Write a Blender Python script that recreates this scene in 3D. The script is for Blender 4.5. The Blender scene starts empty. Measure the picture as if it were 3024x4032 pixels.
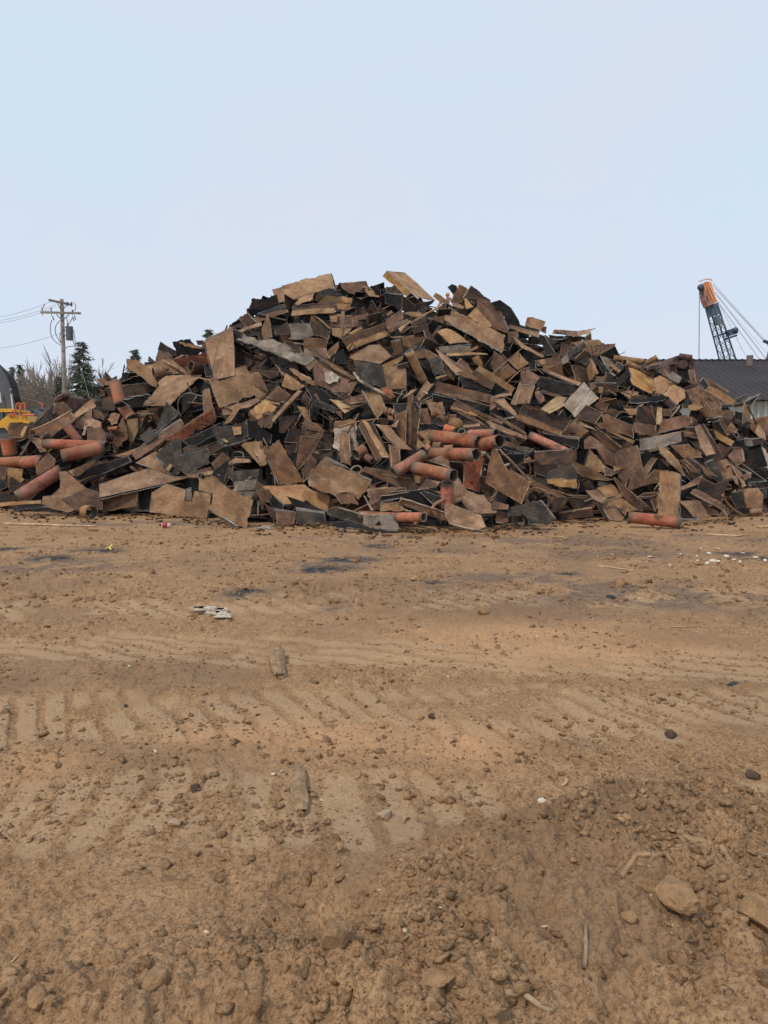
import bpy, bmesh, math, random
import numpy as np
from mathutils import Vector, Matrix, noise
from mathutils.geometry import delaunay_2d_cdt
R = math.radians
rng = random.Random(7)
scene = bpy.context.scene
COL = scene.collection
# ------------------------------------------------------------------ camera
ZC, F, PITCH = 1.6, 2950.0, 4.3
cam_d = bpy.data.cameras.new('camera'); cam = bpy.data.objects.new('camera', cam_d); COL.objects.link(cam)
cam.location = (0, 0, ZC); cam.rotation_euler = (R(90 - PITCH), 0, 0)
cam_d.sensor_width = 36; cam_d.lens = F / 4032 * 36; cam_d.clip_start = 0.05; cam_d.clip_end = 5000
scene.camera = cam
scene.view_settings.view_transform = 'Standard'; scene.view_settings.look = 'None'
scene.view_settings.exposure = 0.05; scene.view_settings.gamma = 1.0
# ------------------------------------------------------------------ sky + sun
SUN_EL, SUN_AZ = 50, -140      # azimuth from +Y, clockwise: sun behind the camera to the left
w = bpy.data.worlds.new('World'); scene.world = w; w.use_nodes = True
nt = w.node_tree; nt.nodes.clear()
def N(t, kind, **k):
    n = t.nodes.new(kind)
    for a, b in k.items():
        if a in n.inputs.keys(): n.inputs[a].default_value = b
        else: setattr(n, a, b)
    return n
sky = N(nt, 'ShaderNodeTexSky', sky_type='NISHITA', sun_disc=False, sun_elevation=R(SUN_EL), sun_rotation=R(SUN_AZ), dust_density=2.0, air_density=1.0)
tc = N(nt, 'ShaderNodeTexCoord'); mp = N(nt, 'ShaderNodeMapping'); mp.inputs['Scale'].default_value = (1.0, 1.0, 2.2)
nz = N(nt, 'ShaderNodeTexNoise', Scale=2.2, Detail=5.0, Roughness=0.5)
rmp = N(nt, 'ShaderNodeValToRGB'); e = rmp.color_ramp.elements
e[0].position = 0.40; e[0].color = (6.55, 7.9, 9.3, 1); e[1].position = 0.66; e[1].color = (7.3, 7.65, 8.85, 1)
mx = N(nt, 'ShaderNodeMix', data_type='RGBA'); mx.inputs[0].default_value = 0.90
bg = N(nt, 'ShaderNodeBackground', Strength=0.1); out = N(nt, 'ShaderNodeOutputWorld')
L = nt.links.new
L(tc.outputs['Generated'], mp.inputs[0]); L(mp.outputs[0], nz.inputs['Vector']); L(nz.outputs['Fac'], rmp.inputs[0])
L(sky.outputs[0], mx.inputs[6]); L(rmp.outputs[0], mx.inputs[7]); L(mx.outputs[2], bg.inputs[0]); L(bg.outputs[0], out.inputs[0])
sd = bpy.data.lights.new('sun', 'SUN'); sd.energy = 2.0; sd.angle = R(8); sd.color = (1.0, 0.91, 0.78)
sun = bpy.data.objects.new('sun', sd); COL.objects.link(sun)
az, el = R(SUN_AZ), R(SUN_EL)
sv = Vector((math.sin(az) * math.cos(el), math.cos(az) * math.cos(el), math.sin(el)))
sun.rotation_euler = sv.to_track_quat('Z', 'Y').to_euler()
# ------------------------------------------------------------------ helpers
cp, sp = math.cos(R(PITCH)), math.sin(R(PITCH))
def ray(px, py):
    """direction through a photo pixel, scaled so that its y component is 1"""
    x, v = (px - 1512) / F, (2016 - py) / F
    dy, dz = cp + v * sp, -sp + v * cp
    return x / dy, dz / dy
def at(px, py, Y):
    a, b = ray(px, py); return Vector((a * Y, Y, ZC + b * Y))
def gnd(px, py):
    a, b = ray(px, py); return ZC / -b
BASE = [(-400, 1990), (0, 2010), (190, 2035), (600, 2030), (970, 2070), (1300, 2070), (1560, 2095), (1900, 2090), (2200, 2060), (2480, 2050), (2700, 2070), (3024, 2020), (3400, 1990)]
SKYL = [(-500, 1780), (0, 1725), (100, 1665), (250, 1575), (400, 1485), (480, 1420), (640, 1362), (760, 1348), (920, 1255), (1000, 1178), (1090, 1112), (1300, 1105), (1520, 1108), (1700, 1178), (1850, 1148), (1960, 1195), (2060, 1270), (2150, 1308), (2340, 1318), (2420, 1355), (2480, 1405), (2620, 1440), (2760, 1515), (2860, 1570), (2950, 1640), (3024, 1710), (3500, 1880)]
def interp(T, x):
    return float(np.interp(x, [t[0] for t in T], [t[1] for t in T]))
SL = math.tan(R(39))
def heapY(px, py):
    a, b = ray(px, py); by = interp(BASE, px)
    Y0 = gnd(px, by)
    if py >= by: return ZC / -b
    return (ZC + Y0 * SL) / (SL - b)
def new_obj(name, verts, faces, mats, parent=None, fm=None, smooth=False, origin=None, rot=None):
    me = bpy.data.meshes.new(name); me.from_pydata([tuple(v) for v in verts], [], faces)
    for m in mats: me.materials.append(m)
    if fm is not None: me.polygons.foreach_set('material_index', fm)
    if smooth: me.polygons.foreach_set('use_smooth', [True] * len(me.polygons))
    me.update()
    o = bpy.data.objects.new(name, me); COL.objects.link(o)
    if parent: o.parent = parent
    if origin is not None: o.location = origin
    if rot is not None: o.rotation_mode = 'QUATERNION'; o.rotation_quaternion = rot
    return o
def tag(o, label, cat, group=None, kind=None):
    if label: o['label'] = label
    if cat: o['category'] = cat
    if group: o['group'] = group
    if kind: o['kind'] = kind
    return o
def empty(name, loc, label=None, cat=None, group=None):
    o = bpy.data.objects.new(name, None); COL.objects.link(o); o.location = loc; o.empty_display_size = 0.1
    return tag(o, label, cat, group)
class MB:
    """collects shapes, then links them as one mesh"""
    def __init__(s): s.v = []; s.f = []; s.m = []
    def add(s, v, f, m=0):
        b = len(s.v); s.v += [tuple(x) for x in v]; s.f += [tuple(i + b for i in q) for q in f]; s.m += [m] * len(f); return s
    def box(s, c, sx, sy, sz, m=0, rot=None):
        c = Vector(c); P = []
        for x in (-1, 1):
            for y in (-1, 1):
                for z in (-1, 1):
                    p = Vector((x * sx / 2, y * sy / 2, z * sz / 2))
                    if rot is not None: p = rot @ p
                    P.append(c + p)
        return s.add(P, [(0, 1, 3, 2), (4, 6, 7, 5), (0, 4, 5, 1), (2, 3, 7, 6), (0, 2, 6, 4), (1, 5, 7, 3)], m)
    def tube(s, pts, r, n=8, m=0, cap=True, r2=None):
        pts = [Vector(p) for p in pts]; k = len(pts); P = []; Fc = []; prev = None
        for i, p in enumerate(pts):
            d = (pts[min(i + 1, k - 1)] - pts[max(i - 1, 0)]).normalized()
            if prev is None:
                u = d.orthogonal().normalized()
            else:
                u = (prev - d * prev.dot(d))
                u = u.normalized() if u.length > 1e-6 else d.orthogonal().normalized()
            prev = u; v = d.cross(u)
            rr = r if r2 is None else r + (r2 - r) * i / max(k - 1, 1)
            for j in range(n):
                t = 2 * math.pi * j / n; P.append(p + (u * math.cos(t) + v * math.sin(t)) * rr)
        for i in range(k - 1):
            for j in range(n):
                a, b = i * n + j, i * n + (j + 1) % n; Fc.append((a, b, b + n, a + n))
        if cap: Fc.append(tuple(range(n - 1, -1, -1))); Fc.append(tuple(range((k - 1) * n, k * n)))
        return s.add(P, Fc, m)
    def prism(s, pts, ext, m=0):
        pts = [Vector(p) for p in pts]; n = len(pts); P = pts + [p + Vector(ext) for p in pts]
        Fc = [tuple(range(n)), tuple(range(2 * n - 1, n - 1, -1))] + [(i, i + n, (i + 1) % n + n, (i + 1) % n) for i in range(n)]
        return s.add(P, Fc, m)
    def build(s, name, mats, parent=None, smooth=False, origin=None):
        if not isinstance(mats, (list, tuple)): mats = [mats]
        off = Vector(origin) if origin is not None else (parent.location.copy() if parent else Vector((0, 0, 0)))
        v = [(a - off.x, b - off.y, c - off.z) for a, b, c in s.v]
        return new_obj(name, v, s.f, mats, parent, s.m, smooth, origin=None if parent else off)
def slab(mb, pix, Y, t, m=0):
    """an upright plate-like volume: outline at distance Y, thickness t away from the camera"""
    return mb.prism([at(x, y, Y) for x, y in pix], (0, t, 0), m)
# ------------------------------------------------------------------ materials
def mat_base(name, rough=0.8):
    m = bpy.data.materials.new(name); m.use_nodes = True; t = m.node_tree
    b = t.nodes['Principled BSDF']; b.inputs['Roughness'].default_value = rough
    return m, t, b
def ramp(t, stops, src=None):
    r = N(t, 'ShaderNodeValToRGB'); el = r.color_ramp.elements
    el[0].position, el[0].color = stops[0][0], (*stops[0][1], 1); el[1].position, el[1].color = stops[-1][0], (*stops[-1][1], 1)
    for p, c in stops[1:-1]:
        q = el.new(p); q.color = (*c, 1)
    if src is not None: t.links.new(src, r.inputs[0])
    return r
def mixc(t, fac, a, b, mode='MIX'):
    m = N(t, 'ShaderNodeMix', data_type='RGBA', blend_type=mode)
    for i, s in ((0, fac), (6, a), (7, b)):
        if isinstance(s, (int, float)): m.inputs[i].default_value = s
        elif isinstance(s, tuple): m.inputs[i].default_value = (*s, 1)
        else: t.links.new(s, m.inputs[i])
    return m.outputs[2]
def noise_n(t, vec, scale, detail=4.0, rough=0.6):
    n = N(t, 'ShaderNodeTexNoise', Scale=scale, Detail=detail, Roughness=rough); t.links.new(vec, n.inputs['Vector']); return n.outputs['Fac']
def rmap(t, src, a, b, lo=0.0, hi=1.0):
    n = N(t, 'ShaderNodeMapRange'); t.links.new(src, n.inputs[0])
    for i, v in zip((1, 2, 3, 4), (a, b, lo, hi)): n.inputs[i].default_value = v
    return n.outputs[0]
def objvec(t, scl=(1, 1, 1)):
    """object coordinates, moved by a random amount for each object"""
    c = N(t, 'ShaderNodeTexCoord'); oi = N(t, 'ShaderNodeObjectInfo')
    mu = N(t, 'ShaderNodeMath', operation='MULTIPLY'); t.links.new(oi.outputs['Random'], mu.inputs[0]); mu.inputs[1].default_value = 87.0
    mp = N(t, 'ShaderNodeMapping'); mp.inputs['Scale'].default_value = scl
    t.links.new(c.outputs['Object'], mp.inputs['Vector']); t.links.new(mu.outputs[0], mp.inputs['Location'])
    return mp.outputs[0], oi.outputs['Random'], c
def rust(name, dark, mid, light, rough=0.82, spot=None, spot_at=0.64, bump=0.5, var=0.25, dust=0.5, streak=0.45):
    m, t, b = mat_base(name, rough)
    v, rnd, c = objvec(t); vs, _, _ = objvec(t, (0.6, 3.0, 3.0))
    big = noise_n(t, v, 2.4, 6, 0.68); st = noise_n(t, vs, 2.2, 5, 0.65); fine = noise_n(t, v, 22, 4, 0.7); fl = noise_n(t, v, 70, 2, 0.7)
    c1 = ramp(t, [(0.36, dark), (0.48, mid), (0.62, light)], big).outputs[0]
    c2 = ramp(t, [(0.36, dark), (0.50, mid), (0.66, light)], st).outputs[0]
    col = mixc(t, 0.4, c1, c2)
    col = mixc(t, rmap(t, fine, 0.52, 0.70, 0, 0.55), col, tuple(x * 0.45 for x in dark))
    col = mixc(t, rmap(t, fl, 0.55, 0.75, 0, 0.35), col, tuple(min(1, x * 1.35) for x in light))
    # scorch from the cutting torch and drifts of pale dust, each with its own outline
    sc_ = noise_n(t, v, 0.9, 6, 0.7); col = mixc(t, rmap(t, sc_, 0.53, 0.60, 0, 0.62), col, tuple(x * 0.42 for x in mid))
    og = noise_n(t, vs, 1.4, 6, 0.7); col = mixc(t, rmap(t, og, 0.54, 0.66, 0, streak), col, (0.30, 0.115, 0.042))
    du = noise_n(t, v, 4.5, 6, 0.75); col = mixc(t, rmap(t, du, 0.56, 0.68, 0, dust), col, tuple(min(1, x * 1.3 + 0.03) for x in light))
    if spot:
        sn = noise_n(t, v, 3.2, 6, 0.6); col = mixc(t, rmap(t, sn, spot_at, spot_at + 0.05), col, spot)
    # every piece a little lighter or darker, redder or yellower
    hs = N(t, 'ShaderNodeHueSaturation'); t.links.new(col, hs.inputs['Color'])
    t.links.new(rmap(t, rnd, 0, 1, 1 - var, 1 + var), hs.inputs['Value'])
    r2 = N(t, 'ShaderNodeMath', operation='FRACT'); mm = N(t, 'ShaderNodeMath', operation='MULTIPLY'); mm.inputs[1].default_value = 7.31
    t.links.new(rnd, mm.inputs[0]); t.links.new(mm.outputs[0], r2.inputs[0])
    t.links.new(rmap(t, r2.outputs[0], 0, 1, 0.496, 0.506), hs.inputs['Hue']); t.links.new(rmap(t, r2.outputs[0], 0, 1, 0.9, 1.12), hs.inputs['Saturation'])
    t.links.new(hs.outputs[0], b.inputs['Base Color']); b.inputs['Specular IOR Level'].default_value = 0.25
    bm = N(t, 'ShaderNodeBump', Strength=bump, Distance=0.03); ad = N(t, 'ShaderNodeMath', operation='ADD')
    t.links.new(fine, ad.inputs[0]); t.links.new(big, ad.inputs[1]); t.links.new(ad.outputs[0], bm.inputs['Height']); t.links.new(bm.outputs[0], b.inputs['Normal'])
    t.links.new(rmap(t, st, 0.3, 0.7, rough - 0.26, min(1, rough + 0.08)), b.inputs['Roughness'])
    return m
M = {
 'T': rust('rust_tan', (0.11, 0.056, 0.032), (0.265, 0.15, 0.080), (0.41, 0.25, 0.142)),
 'B': rust('rust_brown', (0.048, 0.025, 0.017), (0.130, 0.067, 0.040), (0.24, 0.135, 0.080)),
 'D': rust('rust_dark', (0.017, 0.010, 0.009), (0.046, 0.027, 0.021), (0.10, 0.06, 0.041)),
 'K': rust('burnt_steel_and_shade', (0.005, 0.005, 0.006), (0.013, 0.0125, 0.014), (0.05, 0.038, 0.029), rough=0.85, dust=0.35, streak=0.12),  # charred steel, and the shade of gaps and shadowed plates painted as colour
 'G': rust('grey_steel', (0.08, 0.06, 0.046), (0.175, 0.138, 0.106), (0.29, 0.24, 0.19), rough=0.7, streak=0.12),
 'O': rust('rust_ochre', (0.15, 0.068, 0.03), (0.315, 0.17, 0.076), (0.44, 0.265, 0.135)),
 'R': rust('red_paint', (0.16, 0.045, 0.028), (0.43, 0.125, 0.08), (0.53, 0.23, 0.16), spot=(0.15, 0.07, 0.04), spot_at=0.57, var=0.35),
 'Q': rust('dull_red', (0.05, 0.016, 0.012), (0.115, 0.036, 0.024), (0.20, 0.085, 0.05)),
 'S': rust('sooty_steel', (0.013, 0.011, 0.010), (0.040, 0.034, 0.029), (0.11, 0.088, 0.066), dust=0.75, streak=0.12),
 'W': rust('pale_flaked', (0.22, 0.17, 0.12), (0.38, 0.31, 0.235), (0.55, 0.48, 0.39), spot=(0.17, 0.09, 0.045), spot_at=0.6),
 'Y': rust('pale_yellow', (0.24, 0.15, 0.075), (0.40, 0.27, 0.14), (0.52, 0.38, 0.21)),
}
M_edge = rust('cut_edge', (0.15, 0.105, 0.072), (0.33, 0.245, 0.175), (0.50, 0.395, 0.295), bump=0.1)
M_edgek = rust('cut_edge_blue', (0.05, 0.052, 0.055), (0.15, 0.158, 0.165), (0.34, 0.355, 0.365), bump=0.1, rough=0.6)
M_inside = rust('pipe_inside', (0.04, 0.033, 0.027), (0.095, 0.08, 0.066), (0.20, 0.175, 0.145), streak=0.2)
def pipe_paint():
    m = M['R'].copy(); m.name = 'red_pipe_paint'; t = m.node_tree; b = t.nodes['Principled BSDF']
    src = b.inputs['Base Color'].links[0].from_socket
    v, rnd, c = objvec(t); sx = N(t, 'ShaderNodeSeparateXYZ'); t.links.new(c.outputs['Generated'], sx.inputs[0])
    nn = noise_n(t, v, 4.0, 5, 0.65)
    d = N(t, 'ShaderNodeMath', operation='SUBTRACT'); t.links.new(sx.outputs[2], d.inputs[0]); d.inputs[1].default_value = 0.5
    ab = N(t, 'ShaderNodeMath', operation='ABSOLUTE'); t.links.new(d.outputs[0], ab.inputs[0])
    ad = N(t, 'ShaderNodeMath', operation='ADD'); t.links.new(ab.outputs[0], ad.inputs[0])
    t.links.new(rmap(t, nn, 0.3, 0.7, -0.09, 0.09), ad.inputs[1])
    burnt = ramp(t, [(0.3, (0.06, 0.045, 0.036)), (0.7, (0.22, 0.16, 0.115))], nn).outputs[0]
    dust = mixc(t, rmap(t, noise_n(t, v, 1.7, 4, 0.6), 0.44, 0.64, 0, 0.8), src, (0.30, 0.155, 0.085))
    t.links.new(mixc(t, rmap(t, ad.outputs[0], 0.34, 0.45), dust, burnt), b.inputs['Base Color'])
    return m
M_pipe = pipe_paint()
def plain(name, c, rough=0.7, var=0.25, scale=6.0, bump=0.0, metallic=0.0):
    m, t, b = mat_base(name, rough); v, rnd, cc = objvec(t)
    n1 = noise_n(t, v, scale, 5, 0.65)
    col = ramp(t, [(0.3, tuple(x * (1 - var) for x in c)), (0.7, tuple(min(1, x * (1 + var)) for x in c))], n1).outputs[0]
    t.links.new(col, b.inputs['Base Color']); b.inputs['Metallic'].default_value = metallic
    if bump:
        bm = N(t, 'ShaderNodeBump', Strength=bump, Distance=0.02); t.links.new(noise_n(t, v, scale * 4, 4, 0.7), bm.inputs['Height']); t.links.new(bm.outputs[0], b.inputs['Normal'])
    return m
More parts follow.
